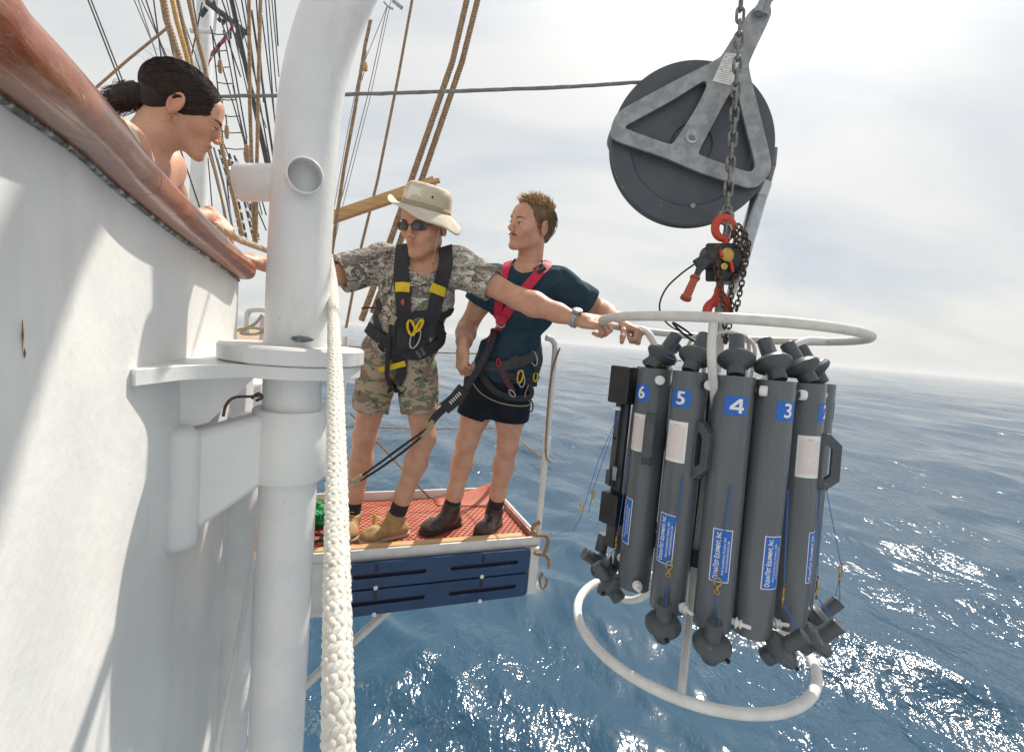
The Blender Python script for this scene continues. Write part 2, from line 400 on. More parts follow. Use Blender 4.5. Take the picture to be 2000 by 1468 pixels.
def wall_pt0(px_, py_, z=None):
    """where the sight line of the pixel meets the lower wall"""
    best = None
    r = at(px_, py_, 1.0)
    for i in range(len(low_path) - 1):
        a_, b_ = low_path[i].to_2d(), low_path[i + 1].to_2d()
        d_ = b_ - a_; rx, ry = r.x, r.y
        det = rx * (-d_.y) + ry * d_.x
        if abs(det) < 1e-9: continue
        s_ = (a_.x * (-d_.y) + a_.y * d_.x) / det
        u_ = (rx * a_.y - ry * a_.x) / det
        if 0 <= u_ <= 1 and s_ > 0: best = r * s_
    return best
M_['rustmark'] = mat('rust_mark', (.20, .09, .04), .9, var=(.34, .20, .11), vscale=90)
for (px_, py_, h_) in ((43, 655, .018), (47, 690, .006), (520, 0, 0)):
    if not h_: continue
    q_ = wall_pt0(px_, py_)
    if q_ is None: continue
    mb = MB(); nn_ = Vector((.93, -.36, 0)); mb.tube([q_ + nn_ * .001 + Vector((0, 0, h_)), q_ + nn_ * .0014, q_ + nn_ * .001 - Vector((0, 0, h_))], [.0003, .0011, .0002], 6); mb.build('rust_crack', M_['rustmark'], ship)
# half-round vertical moulding of the gangway opening
mb = MB()
for (px_, d_, r_) in ((458, 1.72, .066), ):
    p = at(px_, 1100, d_); mb.tube([(p.x, p.y, z) for z in np.linspace(-3.8, -.36, 30)], [r_ * (1 + .02 * math.sin(k)) for k in range(30)], 24)
mb.build('vertical_moulding', M_['white'], ship)
# painted weld seam lips under the rail
M_['caulk'] = add_stains(mat('dirty_seam', (.10, .09, .085), .9, var=(.2, .19, .18), vscale=50, bump=.002, bscale=200), (.5, .5, .48), 40, .5, .6)

# wooden cap rail: two lengths meeting at a joint
M_['varnish'] = mat('varnished_wood', (.24, .052, .014), .34, var=(.33, .10, .032), vscale=6, bump=.0005, bscale=60, stretch=(9, 1.0, 9), coat=.6, spec=.4)
add_stains(M_['varnish'], (.34, .20, .12), 7, .56, .72, (9, 1.0, 12), 9)
add_stains(M_['varnish'], (.46, .36, .28), 26, .64, .70, (3, 1.2, 6), 9)
def rail_mesh(P, mb, endcap):
    n = 28; vs = []; m_ = len(P)
    ext = []
    for i, p in enumerate(P):
        t_ = (P[min(i + 1, m_ - 1)] - P[max(i - 1, 0)]).normalized()
        out_ = Vector((t_.y, -t_.x, 0)).normalized(); up = out_.cross(t_).normalized()
        if up.z < 0: up = -up
        sc_ = 1.0
        if endcap and i > m_ - 6: sc_ = math.sqrt(max(1 - ((i - (m_ - 6)) / 5.2) ** 2.5, .04))
        for k in range(n):
            a_ = 2 * math.pi * k / n
            ca, sa = math.cos(a_), math.sin(a_)
            rx = .0405 * math.copysign(abs(ca) ** .8, ca); rz = .0345 * math.copysign(abs(sa) ** .8, sa)
            vs.append(p + out_ * rx * sc_ + up * rz * sc_)
    fs = [(i * n + k, i * n + (k + 1) % n, (i + 1) * n + (k + 1) % n, (i + 1) * n + k) for i in range(m_ - 1) for k in range(n)]
    fs.append(tuple(range(n - 1, -1, -1))); fs.append(tuple((m_ - 1) * n + k for k in range(n)))
    mb.add(vs, fs)
J = min(range(len(RP)), key=lambda i: (RP[i] - at(262, 340, .84)).length)
def densify(P, k=4):
    return bez(P, k)
mb = MB(); rail_mesh(densify(RP[:J + 1], 2), mb, False); mb.build('cap_rail', M_['varnish'], ship, ang=50)
g0 = RP[J] + (RP[J + 1] - RP[J]).normalized() * .0022
mb = MB(); tail = [g0] + RP[J + 1:]; rail_mesh(bez(tail, 3), mb, True); mb.build('cap_rail', M_['varnish'], ship, ang=50)
# seam under the rail
mb = MB(); P = []
for i, p in enumerate(bez(RP, 3)):
    t_ = Vector((0, 0, 0))
    P.append(p + Vector((-.015, -.006, -.036)) + Vector((random.uniform(-1, 1), random.uniform(-1, 1), random.uniform(-1, 1))) * .0004)
mb.tube(P, [.0046 * random.uniform(.88, 1.12) for _ in P], 7); mb.build('sealant_seam', M_['caulk'], ship)

# bracket that carries the davit
PC = at(575, 690, 1.36)      # post centre at the flange
PCX, PCY = PC.x, PC.y
zt = at(575, 705, 1.36).z    # underside of flange = top of the bracket plate
def wall_pt(px_, py_, z=None):
    """where the sight line of the pixel meets the lower wall"""
    best = None
    r = at(px_, py_, 1.0)
    for i in range(len(low_path) - 1):
        a_, b_ = low_path[i].to_2d(), low_path[i + 1].to_2d()
        d_ = b_ - a_; rx, ry = r.x, r.y
        det = rx * (-d_.y) + ry * d_.x
        if abs(det) < 1e-9: continue
        s_ = (a_.x * (-d_.y) + a_.y * d_.x) / det
        u_ = (rx * a_.y - ry * a_.x) / det
        if 0 <= u_ <= 1 and s_ > 0: best = r * s_
    return best
WL = wall_pt(262, 742) or at(262, 742, .97)
zb = zt - .002; th = .034
rad = .188
poly = []
wl = Vector((WL.x, WL.y)); 
wr = Vector((low_path[-4].x, low_path[-4].y))
cc = Vector((PCX, PCY))
# outline: concave edge from the wall to the round end about the post
pts = [wl - Vector((.09, -.02)), wl + Vector((.012, -.012))]
tan1 = cc + Vector((math.cos(R_(-98)), math.sin(R_(-98)))) * rad
mid = wl.lerp(tan1, .33) + Vector((-.012, .040)); mid2 = wl.lerp(tan1, .68) + Vector((-.006, .028))
pts += [Vector(p[:2]) for p in bez([(wl.x + .012, wl.y - .012, 0), (mid.x, mid.y, 0), (mid2.x, mid2.y, 0), (tan1.x, tan1.y, 0)], 6)][1:]
for a_ in np.linspace(-95, 100, 26)[1:]:
    pts.append(cc + Vector((math.cos(R_(a_)), math.sin(R_(a_)))) * rad)
pts += [wr + Vector((.02, 0)), wr + Vector((-.12, .0))]
mb = MB(); mb.prism([(p.x, p.y) for p in pts], zb - th, zb)
mb.build('bracket_plate', M_['white'], ship, bev=.006, ang=40)
# collar with its arm, lower knee
colz1 = at(575, 806, 1.30).z; colz0 = at(575, 945, 1.33).z
mb = MB()
mb.lathe([(.070, colz1), (.100, colz1), (.104, colz1 - .006), (.104, colz0 + .006), (.100, colz0), (.070, colz0)], 40, Matrix.Translation((PCX, PCY, 0)), cap=False)
mb.build('collar', M_['white'], ship, ang=40)
wa = wall_pt(345, 900); wdir = Vector((PCX - wa.x, PCY - wa.y, 0)); ln = wdir.length; wdir.normalize(); side = Vector((-wdir.y, wdir.x, 0))
A0 = Vector((wa.x, wa.y, 0)) - wdir * .03
def P3(s, lat, z): return A0 + wdir * s + side * lat + Vector((0, 0, z))
zwall0 = wall_pt(350, 1052).z; zwall1 = wall_pt(350, 836).z
for lat0, lat1, nm in ((-.035, .035, 'collar_arm'),):
    vs = []
    prof = [(0.0, zwall1 - .0), (.07, zwall1 - .006), (ln - .04, colz1 - .004), (ln - .04, colz0 + .004), (.06, zwall0 + .03), (0.0, zwall0)]
    for lat in (lat0, lat1):
        for s_, z_ in prof: vs.append(P3(s_, lat, z_))
    k = len(prof); fs = [tuple(range(k)), tuple(range(2 * k - 1, k - 1, -1))] + [(i, i + k, (i + 1) % k + k, (i + 1) % k) for i in range(k)]
    mb = MB(); mb.add(vs, fs); mb.build(nm, M_['white'], ship, bev=.016, ang=40)
# thick pad where the arm meets the plating
mb = MB(); Mx = frame(P3(.034, 0, (zwall0 + zwall1) / 2), (0, 0, 1), side)
mb.box((0, 0, 0), (.11, .085, zwall1 - zwall0 + .02), Mx, bev=.034, seg=5); mb.build('weld_pad', M_['white'], ship, ang=50)
# upper gusset web from plate down to arm
mb = MB(); vs = []
prof = [(.0, zb - th), (.22, zb - th), (.10, zwall1 + .01), (0.0, zwall1 - .01)]
for lat in (-.012, .012):
    for s_, z_ in prof: vs.append(P3(s_ - .0, lat + .02, z_))
k = 4; mb.add(vs, [tuple(range(k)), tuple(range(2 * k - 1, k - 1, -1))] + [(i, i + k, (i + 1) % k + k, (i + 1) % k) for i in range(k)])
mb.build('gusset', M_['white'], ship)
# long thin stay that runs down the side (bottom left of the post)
mb = MB(); mb.tube([at(493, 1105, 1.58), at(462, 1270, 1.50), at(428, 1440, 1.42), at(395, 1600, 1.36)], .0085, 10); mb.build('diagonal_pipe', M_['white'], ship)

# ================================================================== DAVIT POST
davit = thing('davit_post', 'thick white swan-neck davit post standing in the hull bracket, with two open pipe stubs', 'davit', (PCX, PCY, zt))
mb = MB(); lowr = .080
tilt = lambda z: Vector((PCX - .0 * (z), PCY, z))
mb.tube([(PCX, PCY, z) for z in np.linspace(-2.6, zt - .001, 12)], lowr, 48)
mb.build('lower_post', M_['whitepost'], davit)
mb = MB(); fz = zt
mb.lathe([(.10, fz), (.190, fz), (.196, fz + .004), (.196, fz + .041), (.190, fz + .047), (.086, fz + .047)], 56, Matrix.Translation((PCX, PCY, 0)), cap=False)
mb.build('flange', M_['whitepost'], davit, ang=40)
up = bez([Vector((PCX, PCY, fz + .03)), at(580, 660, 1.36), at(582, 600, 1.36), at(586, 500, 1.36), at(591, 400, 1.36), at(598, 300, 1.36), at(607, 200, 1.355), at(628, 100, 1.35), at(664, 0, 1.34), at(722, -110, 1.33), at(820, -215, 1.32), at(960, -300, 1.34), at(1150, -350, 1.42), at(1400, -380, 1.6), at(1640, -370, 1.72)], 10)
mb = MB(); mb.tube(up, [.0865] * len(up), 56); mb.build('swan_neck', M_['whitepost'], davit, ang=50)
# stubs: hollow pipes
def pipe_stub(mb, p0, p1, r, wall=.006, n=36, inner=None):
    Mz = frame(p0, Vector(p1) - Vector(p0)); ln_ = (Vector(p1) - Vector(p0)).length
    mb.lathe([(r, 0), (r, ln_ - .003), (r - .002, ln_), (r - wall, ln_), (r - wall, .01), (0.0005, .01)], n, Mz, cap=False)
mb = MB(); pipe_stub(mb, at(560, 357, 1.36), at(466, 357, 1.345), .0525); mb.build('pipe_stub', M_['whitepost'], davit, ang=40)
mb = MB(); c0 = at(588, 352, 1.33); c1 = at(596, 342, 1.235)
pipe_stub(mb, c0, c1, .0475, .005)
mb.build('pipe_stub', M_['whitepost'], davit, ang=40)
# grease smear and chipped paint at the foot of the neck
mb = MB()
M_['grease'] = mat('dark_grease', (.10, .12, .14), .35, var=(.2, .22, .23), vscale=60, bump=.001, bscale=100)
g = at(590, 662, 1.272)
bm = bmesh.new(); bmesh.ops.create_icosphere(bm, subdivisions=3, radius=1)
for v in bm.verts:
    f_ = 1 + .35 * noise.noise(v.co * 2.2)
    v.co = Vector((v.co.x * .030 * f_, v.co.y * .008, v.co.z * .0085 * f_)) + g
bm.verts.index_update(); mb.add([v.co.copy() for v in bm.verts], [[v.index for v in f.verts] for f in bm.faces]); bm.free()
mb.build('grease_smear', M_['grease'], davit)

# ================================================================== BRAIDED MOORING ROPE
def braided(name, label, path, R, mat_, pitch, carriers=8, cat='rope', sw=None):
    """two sets of helical yarn bundles that pass over and under each other, two by two"""
    t_ = thing(name, label, cat, path[0])
    P = bez(path, 30); m_ = len(P)
    s = [0.0]
    for i in range(1, m_): s.append(s[-1] + (P[i] - P[i - 1]).length)
    tot = s[-1]; step = pitch / 14.0; K = int(tot / step)
    S_ = np.array(s); PP = np.array(P); ss = np.linspace(0, tot, K)
    C = np.stack([np.interp(ss, S_, PP[:, i]) for i in range(3)], 1)
    T = np.gradient(C, axis=0); T /= np.linalg.norm(T, axis=1)[:, None]
    ref = np.array([1., 0, 0]); U = ref[None] - T * (T @ ref)[:, None]; U /= np.linalg.norm(U, axis=1)[:, None]; W = np.cross(T, U)
    mb = MB(); nv = 7
    sw = sw or R * .275
    for sgn in (1, -1):
        for c in range(carriers):
            ang = sgn * 2 * math.pi * ss / pitch / 1.0 * 1.0 + 2 * math.pi * c / carriers
            # phase of crossings
            ph = (2 * math.pi * ss / pitch) * carriers / 2.0 + math.pi / 4
            h_ = np.tanh(1.6 * np.sin(ph + (0 if sgn > 0 else math.pi)))
            rr = R * (.82 + .13 * h_)
            pos = C + rr[:, None] * (np.cos(ang)[:, None] * U + np.sin(ang)[:, None] * W)
            er = np.cos(ang)[:, None] * U + np.sin(ang)[:, None] * W
            et = np.gradient(pos, axis=0); et /= np.linalg.norm(et, axis=1)[:, None]
            eb = np.cross(et, er)
            vs = []
            base = len(mb.v)
            for k in range(nv):
                a_ = 2 * math.pi * k / nv
                vs.append(pos + er * (math.cos(a_) * sw * .52) + eb * (math.sin(a_) * sw))
            V = np.stack(vs, 1).reshape(-1, 3)
            i_ = np.arange(K - 1)[:, None]; k_ = np.arange(nv)[None]
            f_ = np.stack([i_ * nv + k_, i_ * nv + (k_ + 1) % nv, (i_ + 1) * nv + (k_ + 1) % nv, (i_ + 1) * nv + k_], -1).reshape(-1, 4) + base
            mb.v += [tuple(v) for v in V]; mb.f += [tuple(f) for f in f_]
    mb.build('braided_cover', mat_, t_, ang=180)
    mb = MB(); mb.tube([tuple(p) for p in C[::6]], R * .80, 10); mb.build('core', mat_, t_)
    return t_
braided('mooring_rope', 'thick cream white braided rope hanging in front of the white post, fraying at its edges', 
        [at(640, 500, 1.56), at(650, 560, 1.47), at(652, 640, 1.22), at(655, 740, .98), at(657, 880, .77), at(658, 1040, .62), at(659, 1220, .52), at(661, 1468, .445), at(664, 1760, .40)], .0158, M_['yarn'], .088, 10)

# ================================================================== TWISTED ROPES AND RIGGING
def twisted(mb, P, R, pitch, strands=3, n=6, step=None):
    P = [Vector(p) for p in P]
    L_ = sum((P[i + 1] - P[i]).length for i in range(len(P) - 1))
    K = max(8, min(700, int(L_ / (pitch / (step or 9)))))
    s = np.concatenate([[0], np.cumsum([(P[i + 1] - P[i]).length for i in range(len(P) - 1)])])
    ss = np.linspace(0, L_, K); PP = np.array(P); C = np.stack([np.interp(ss, s, PP[:, i]) for i in range(3)], 1)
    T = np.gradient(C, axis=0); T /= np.linalg.norm(T, axis=1)[:, None]
    ref = np.array([1., .2, 0]); U = ref[None] - T * (T @ ref)[:, None]; U /= np.linalg.norm(U, axis=1)[:, None]; W = np.cross(T, U)
    for c in range(strands):
        a_ = 2 * math.pi * (ss / pitch + c / strands)
        pos = C + (R * .5) * (np.cos(a_)[:, None] * U + np.sin(a_)[:, None] * W)
        mb.tube([Vector(p) for p in pos], R * .54, n)
def rope(label, pts, R, mt, pitch=None, group=None, sag=0.0, name='rope'):
    P = [at(*p) for p in pts]
    if sag and len(P) == 2:
        P = [P[0].lerp(P[1], t) + Vector((0, 0, -sag * 4 * t * (1 - t))) for t in np.linspace(0, 1, 14)]
    mb = MB()
    if pitch: twisted(mb, P, R, pitch)
    else: mb.tube(P, R, 8)
    o = mb.build(name, mt)
    return tag(o, label, 'rope', group)
# big ropes right of the post
rope('left one of the two thick brown twisted ropes coming down to the hat wearer', [(926, -60, 3.1), (884, 120, 3.0), (806, 345, 2.9), (752, 500, 2.85), (706, 625, 2.8)], .020, M_['hemp'], .062)
rope('right one of the two thick brown twisted ropes coming down behind the sun hat', [(948, -60, 3.15), (903, 120, 3.05), (826, 345, 2.95), (772, 500, 2.9), (728, 610, 2.86)], .020, M_['hemp'], .062)
rope('thin brown rope from the top edge past the timber beam to the horizon', [(816, -60, 3.3), (778, 150, 3.3), (738, 350, 3.3), (706, 480, 3.3), (676, 640, 3.3)], .0105, M_['hemp'], .045)
rope('brown rope ending in an eye just right of the white post', [(724, 40, 2.6), (713, 90, 2.6), (694, 210, 2.6), (672, 330, 2.6), (654, 450, 2.6), (640, 560, 2.6)], .0105, M_['hemp'], .04)
rope('thin grey wire pair beside the post, left wire', [(757, 10, 3.0), (700, 150, 3.0), (680, 250, 3.0), (650, 420, 3.0)], .0022, M_['wire'])
rope('long pale wire crossing right of the post from the top edge', [(757, 10, 3.2), (716, 195, 3.2), (664, 400, 3.2), (648, 480, 3.2)], .0030, M_['wire'])
rope('long pale wire running just beside the other pale wire right of the post', [(764, 0, 3.2), (722, 195, 3.2), (670, 400, 3.2), (652, 480, 3.2)], .0024, M_['wire'])
# wooden block on the wire and the metal fitting at the top
t = thing('pulley_block', 'small round brown wooden pulley block hanging on the wire right of the post', 'pulley', at(712, 130, 3.0))
mb = MB(); mb.lathe([(.0, -.03), (.018, -.024), (.022, 0), (.018, .024), (.0, .03)], 16, frame(at(712, 130, 3.0), CU)); mb.build('cheek', M_['wood'], t)
mb = MB(); mb.tube([at(712, 118, 3.0), at(716, 100, 3.0)], .004, 6); mb.tube([at(711, 142, 3.0), at(706, 158, 3.0)], .003, 6); mb.build('becket', M_['wire'], t)
t = thing('wire_fitting', 'small steel turnbuckle fitting at the top edge right of the post', 'fitting', at(762, 15, 3.0))
mb = MB(); mb.tube([at(750, 4, 3.0), at(760, 15, 3.0), at(768, 18, 3.0)], .007, 8); mb.tube([at(768, 2, 3.0), at(785, 16, 3.0)], .012, 10); mb.build('turnbuckle', M_['steel'], t)
# timber beam behind the hat
t = thing('timber_beam', 'raw timber beam slanting up behind the sun hat, broken at its tip', 'beam', at(655, 420, 2.7))
a0, a1 = at(640, 428, 2.7), at(850, 356, 2.72); dr = (a1 - a0).normalized()
mb = MB(); Mx = frame((a0 + a1) / 2, dr, CU); mb.box((0, 0, 0), (.062, .045, (a1 - a0).length), Mx, bev=.003)
mb.build('plank', M_['wood'], t)
mb = MB(); Mx = frame(at(838, 357, 2.70), (at(868, 352, 2.70) - at(825, 362, 2.70)).normalized(), CU); mb.box((0, 0, 0), (.022, .03, .13), Mx, bev=.003); mb.build('splinter', M_['wood'], t)

# horizontal cable to the sheave
cab = bez([at(300, 190, 2.0), at(450, 188, 1.95), at(700, 184, 1.86), at(900, 178, 1.82), at(1100, 170, 1.79), at(1272, 159, 1.78)], 10)
mb = MB(); mb.tube([p + Vector((0, 0, random.uniform(-.0012, .0012))) for p in cab], [.0066 * random.uniform(.93, 1.12) for _ in cab], 10)
tag(mb.build('hauling_cable', M_['cable']), 'grey cable stretched level from behind the woman to the big sheave', 'cable')

# hand rope from the end of the cap rail
rope('pale beige hand rope stretched from the end of the wooden rail behind the post', [(420, 440, 1.60), (470, 470, 1.72), (530, 492, 1.85), (600, 515, 2.0)], .0125, M_['cord'], .035)

# mast and rigging far aft, left of the post
mast = thing('mast', 'white steel mast rising far behind the woman', 'mast', at(385, 500, 11))
mb = MB(); mb.tube([at(378, 620, 10.5), at(392, 300, 10.5), at(400, 60, 10.6), at(404, -120, 10.7)], [.19, .18, .17, .165], 28); mb.build('mast_tube', M_['whitepost'], mast)
mb = MB()
for (x0, y0, x1, y1) in ((372, 60, 418, 62), (372, -6, 425, 0)):
    mb.tube([at(x0, y0, 10.3), at(x1, y1, 10.3)], .05, 10)
mb.tube([at(384, 70, 10.3), at(376, 0, 10.2)], .03, 8); mb.tube([at(418, 70, 10.3), at(424, 0, 10.2)], .03, 8)
mb.build('crosstree', M_['whitepost'], mast)
mb = MB(); p0 = at(405, 5, 10.2); p1 = at(482, 65, 10.2); mb.tube([p0, p1], .06, 10)
for k in range(14):
    q = p0.lerp(p1, (k + .5) / 14) + Vector((random.uniform(-.06, .06), 0, random.uniform(-.2, .12))); mb.tube([q, q + Vector((random.uniform(-.12, .12), 0, random.uniform(-.24, .1)))], random.uniform(.015, .05), 6)
mb.build('yard_with_sail', M_['tarred'], mast)
# heavy ropes
rope('thick dark brown hawser at the top left above the woman head', [(312, -40, 4.2), (326, 40, 4.2), (352, 120, 4.2), (372, 200, 4.2)], .031, M_['hemp'], .10)
rope('golden yellow frayed rope beside the dark hawser above the woman', [(328, -40, 4.1), (345, 40, 4.1), (365, 110, 4.1), (380, 180, 4.1)], .021, M_['hempgold'], .075)
rope('light brown hawser third from the left above the woman head', [(360, -40, 4.4), (382, 60, 4.4), (400, 130, 4.4), (412, 200, 4.4)], .021, M_['hemp'], .085)
rope('brown twisted rope left one of the vertical pair beside the post', [(486, -40, 2.6), (488, 200, 2.6), (492, 320, 2.6), (497, 480, 2.6)], .0105, M_['hemp'], .04)
rope('brown twisted rope right one of the vertical pair beside the post', [(510, -40, 2.6), (504, 200, 2.6), (502, 320, 2.6), (500, 480, 2.6)], .0105, M_['hemp'], .04)
rope('brown rope running down past the woman chin to the deck', [(425, 240, 4.0), (436, 300, 4.0), (458, 390, 4.0), (474, 460, 4.0)], .018, M_['hemp'], .07)
rope('dark brown hawser right of the golden frayed rope at the top', [(338, -40, 4.3), (356, 40, 4.3), (376, 130, 4.3), (392, 190, 4.3)], .019, M_['hemp'], .08)
rope('black rope slanting down right of the mast towards the pipe stub', [(446, -40, 3.9), (480, 120, 3.9), (520, 300, 3.9), (540, 400, 3.9)], .011, M_['tarred'], .05)
rope('slim tan rope just left of the black and white deadeye lines', [(400, 270, 4.2), (418, 330, 4.2), (436, 400, 4.2), (450, 470, 4.2)], .012, M_['hemp'], .06)
rope('pink brown boat boom line slanting up from the rail behind the ponytail', [(180, 178, 5.0), (250, 117, 5.0), (330, 52, 5.0)], .013, M_['hemp'])
stays = []
SH = 'dark standing shrouds and stays of the mast rigging'
lines = [((168, -10), (238, 170)), ((174, -10), (245, 172)), ((270, 0), (310, 120)), ((285, 0), (322, 110)), ((300, 0), (315, 112)), ((276, 0), (330, 120)),
         ((392, 20), (372, 120)), ((430, -10), (478, 120)), ((440, -10), (490, 210)), ((448, -10), (522, 330)), ((457, -10), (508, 190)), ((470, -10), (530, 330)),
         ((518, -10), (536, 230)), ((524, -10), (540, 180)), ((530, -10), (545, 150)), ((497, 60), (536, 320)), ((478, 120), (530, 330)), ((445, 60), (482, 270)),
         ((425, 100), (520, 420)), ((405, 200), (500, 440)), ((355, 30), (392, 140)), ((515, 60), (540, 260)), ((262, 0), (300, 90)), ((355, 300), (395, 420)), ((408, 330), (420, 470)), ((470, 330), (520, 450)), ((338, -10), (350, 60)), ((414, -10), (470, 150)), ((478, -10), (500, 160)), ((500, -10), (515, 200)), ((536, -10), (543, 90)), ((312, -10), (340, 115)), ((375, -10), (398, 130)), ((462, 200), (512, 420)), ((455, 330), (500, 455)), ((440, 20), (520, 250))]
ORD = 'first second third fourth fifth sixth seventh eighth ninth tenth eleventh twelfth thirteenth fourteenth fifteenth sixteenth seventeenth eighteenth nineteenth twentieth twenty-first twenty-second twenty-third twenty-fourth twenty-fifth twenty-sixth twenty-seventh twenty-eighth twenty-ninth thirtieth thirty-first thirty-second thirty-third thirty-fourth thirty-fifth thirty-sixth'.split()
lines.sort(key=lambda l_: l_[0][0])
for i, ((x0, y0), (x1, y1)) in enumerate(lines):
    d_ = 6.5 + (i % 5) * .6
    mb = MB(); mb.tube([at(x0 - (x1 - x0) * .15, y0 - (y1 - y0) * .15, d_), at(x1, y1, d_)], .0105 if (x0, x1) not in ((448, 522), (497, 536)) else .022, 6)
    tag(mb.build('shroud', M_['tarred'] if i not in (2, 3) else M_['wire']), '%s thin dark rigging line from the left in the sky above the woman' % ORD[i], 'rope', SH)
# ratlines: rungs on the shrouds right of the mast
t = thing('ratlines', 'ladder of thin rungs tied across the shrouds right of the mast', 'rope ladder', at(450, 200, 7.4))
for k in range(11):
    f_ = k / 10; x0 = 405 + 36 * f_ + 8 ; y0 = 95 + 320 * f_ - 30; x1 = x0 + 26 + 20 * f_
    mb = MB(); mb.tube([at(x0, y0, 7.4), at((x0 + x1) / 2, y0 + 3, 7.4), at(x1, y0 + 2, 7.4)], .008, 6); mb.build('rung', M_['tarred'], t)
for (x0, y0, x1, y1) in ((414, 60, 450, 420), (436, 60, 500, 400)):
    mb = MB(); mb.tube([at(x0, y0, 7.4), at(x1, y1, 7.4)], .010, 6); mb.build('side_rope', M_['tarred'], t)
# deadeyes and lanyards: black and white bundle
t = thing('deadeye_lanyards', 'bundle of black and white deadeye lanyards slanting down to the rail', 'rigging', at(470, 400, 4.4))
for k in range(6):
    x0 = 408 + k * 10; y0 = 285 + k * 4; x1 = 446 + k * 12; y1 = 462 + (k % 2) * 6
    P = bez([at(x0, y0, 4.4 + .03 * k), at((x0 + x1) / 2 + 3, (y0 + y1) / 2, 4.4), at(x1, y1, 4.4)], 14)
    mb = MB(); mb.tube(P, .011, 8); mb.build('lanyard', M_['tarred'] if k != 1 else M_['cable'], t)
    if k >= 2:
        for q in range(3, len(P) - 1, 3):
            mb = MB(); mb.tube([P[q], P[q].lerp(P[q + 1], .95)], .0155, 8); mb.build('white_seizing', M_['whitepost'], t)
for i, (x, y, s_) in enumerate(((430, 130, 1.0), (443, 258, 1.0), (448, 328, .8), (482, 300, 1.3))):
    tt = thing('rigging_block', ['elongated brown block under the flag', 'elongated dark block right of the woman forehead', 'small dark block right of the woman nose', 'tan wooden block on the ropes left of the pipe stub'][i], 'pulley', at(x, y, 4.6))
    mb = MB(); mb.lathe([(.0, -.075 * s_), (.016 * s_, -.06 * s_), (.024 * s_, 0), (.016 * s_, .06 * s_), (.0, .075 * s_)], 14, frame(at(x, y, 4.6), CU)); mb.build('shell', M_['hemp'], tt)
    mb = MB(); mb.tube([at(x, y - 14 * s_, 4.6), at(x - 2, y - 34 * s_, 4.6)], .006, 6); mb.build('strop', M_['tarred'], tt)
# flag: red cloth with blue and white cross, hanging in folds
t = thing('flag', 'furled red flag with white and blue stripes flying right of the mast', 'flag', at(430, 85, 9.0))
def flagstrip(a, b, mt, nm, dy):
    mb = MB(); vs = []; n = 12
    for i in range(n + 1):
        f_ = i / n; c = at(449 - 36 * f_, 60 + 52 * f_, 9.0); 
        for v_ in (a, b):
            q = c + CR * (.10 * v_ + .02 * math.sin(f_ * 9)) + CU * (.13 * v_ * (1 + .3 * math.sin(f_ * 7))) + Vector((0, .04 * math.sin(f_ * 11 + v_ * 3) + dy, 0)); vs.append(q)
    mb.add(vs, [(2 * i, 2 * i + 1, 2 * i + 3, 2 * i + 2) for i in range(n)])
    o = mb.build(nm, mt, t); s_ = o.modifiers.new('s', 'SOLIDIFY'); s_.thickness = .006
M_['flagred'] = mat('flag_red', (.55, .03, .09), .7); M_['flagblue'] = mat('flag_blue', (.04, .06, .22), .7); M_['flagwhite'] = mat('flag_white', (.75, .75, .76), .7)
flagstrip(-1, -.35, M_['flagred'], 'red_stripe', 0); flagstrip(-.35, -.15, M_['flagwhite'], 'white_stripe', 0); flagstrip(-.15, .2, M_['flagblue'], 'blue_stripe', 0); flagstrip(.2, .4, M_['flagwhite'], 'white_stripe', 0); flagstrip(.4, 1, M_['flagred'], 'red_stripe', 0)

# things seen in the gangway gap between rail and post
t = thing('deck_cleat', 'white bent pipe cleat behind the bracket with a thin line wound on it', 'cleat', at(495, 640, 1.9))
mb = MB(); mb.tube(bez([at(483, 655, 1.9), at(483, 618, 1.9), at(490, 606, 1.9), at(520, 606, 1.9), at(528, 618, 1.9), at(528, 655, 1.9)], 6), .011, 10); mb.build('bent_pipe', M_['whitepost'], t)
mb = MB(); mb.tube(bez([at(462, 645, 1.88), at(490, 640, 1.86), at(515, 645, 1.88), at(500, 652, 1.87), at(470, 650, 1.86), at(498, 632, 1.88), at(512, 615, 1.9)], 6), .006, 6); mb.build('line', M_['cord'], t)
t = thing('bracket_wire', 'dark rusty wire looped over the bracket beside the lower post', 'wire', at(470, 780, 1.25))
mb = MB(); mb.tube(bez([at(436, 812, 1.12), at(442, 790, 1.14), at(458, 776, 1.17), at(490, 774, 1.2), at(512, 772, 1.22)], 6), .0038, 8); mb.build('loop', M_['rustchain'], t)
mb = MB(); mb.tube(bez([at(492, 778, 1.2), at(504, 768, 1.2), at(512, 776, 1.2), at(500, 782, 1.2)], 5), .004, 6); mb.build('knot', M_['rustchain'], t)
t = thing('dark_bollard', 'dark red rod standing between hull and post under the bracket plate', 'rod', at(470, 750, 1.9))
mb = MB(); mb.tube([at(472, 700, 1.9), at(470, 762, 1.9)], .026, 12); mb.build('rod', mat('dark_red_paint', (.10, .02, .02), .5), t)
# ================================================================== PLATFORM
ZF = -1.03
NR = onz(1052, 1046, -1.0); NL = onz(612, 1080, -1.0); FR = onz(957, 957, -1.0)
e1 = (NR - NL).normalized(); e1.z = 0; e1.normalize(); n1_ = Vector((-e1.y, e1.x, 0))
wid = (FR - NR).dot(n1_)
LEN = 1.42
PM = Matrix.Identity(4)
for i in range(3): PM[i][0] = e1[i]; PM[i][1] = n1_[i]; PM[i][2] = (0, 0, 1)[i]; PM[i][3] = NR[i]
PM[2][3] = ZF      # local frame: x = -LEN..0 along the near edge, y = 0..wid, z=0 floor
plat = thing('work_platform', 'side platform with red grating floor and blue front panels under the two men', 'platform', M=PM)
def pb(name, mt, fn, **k):
    mb = MB(); fn(mb); return mb.build(name, mt, plat, local=True, **k)
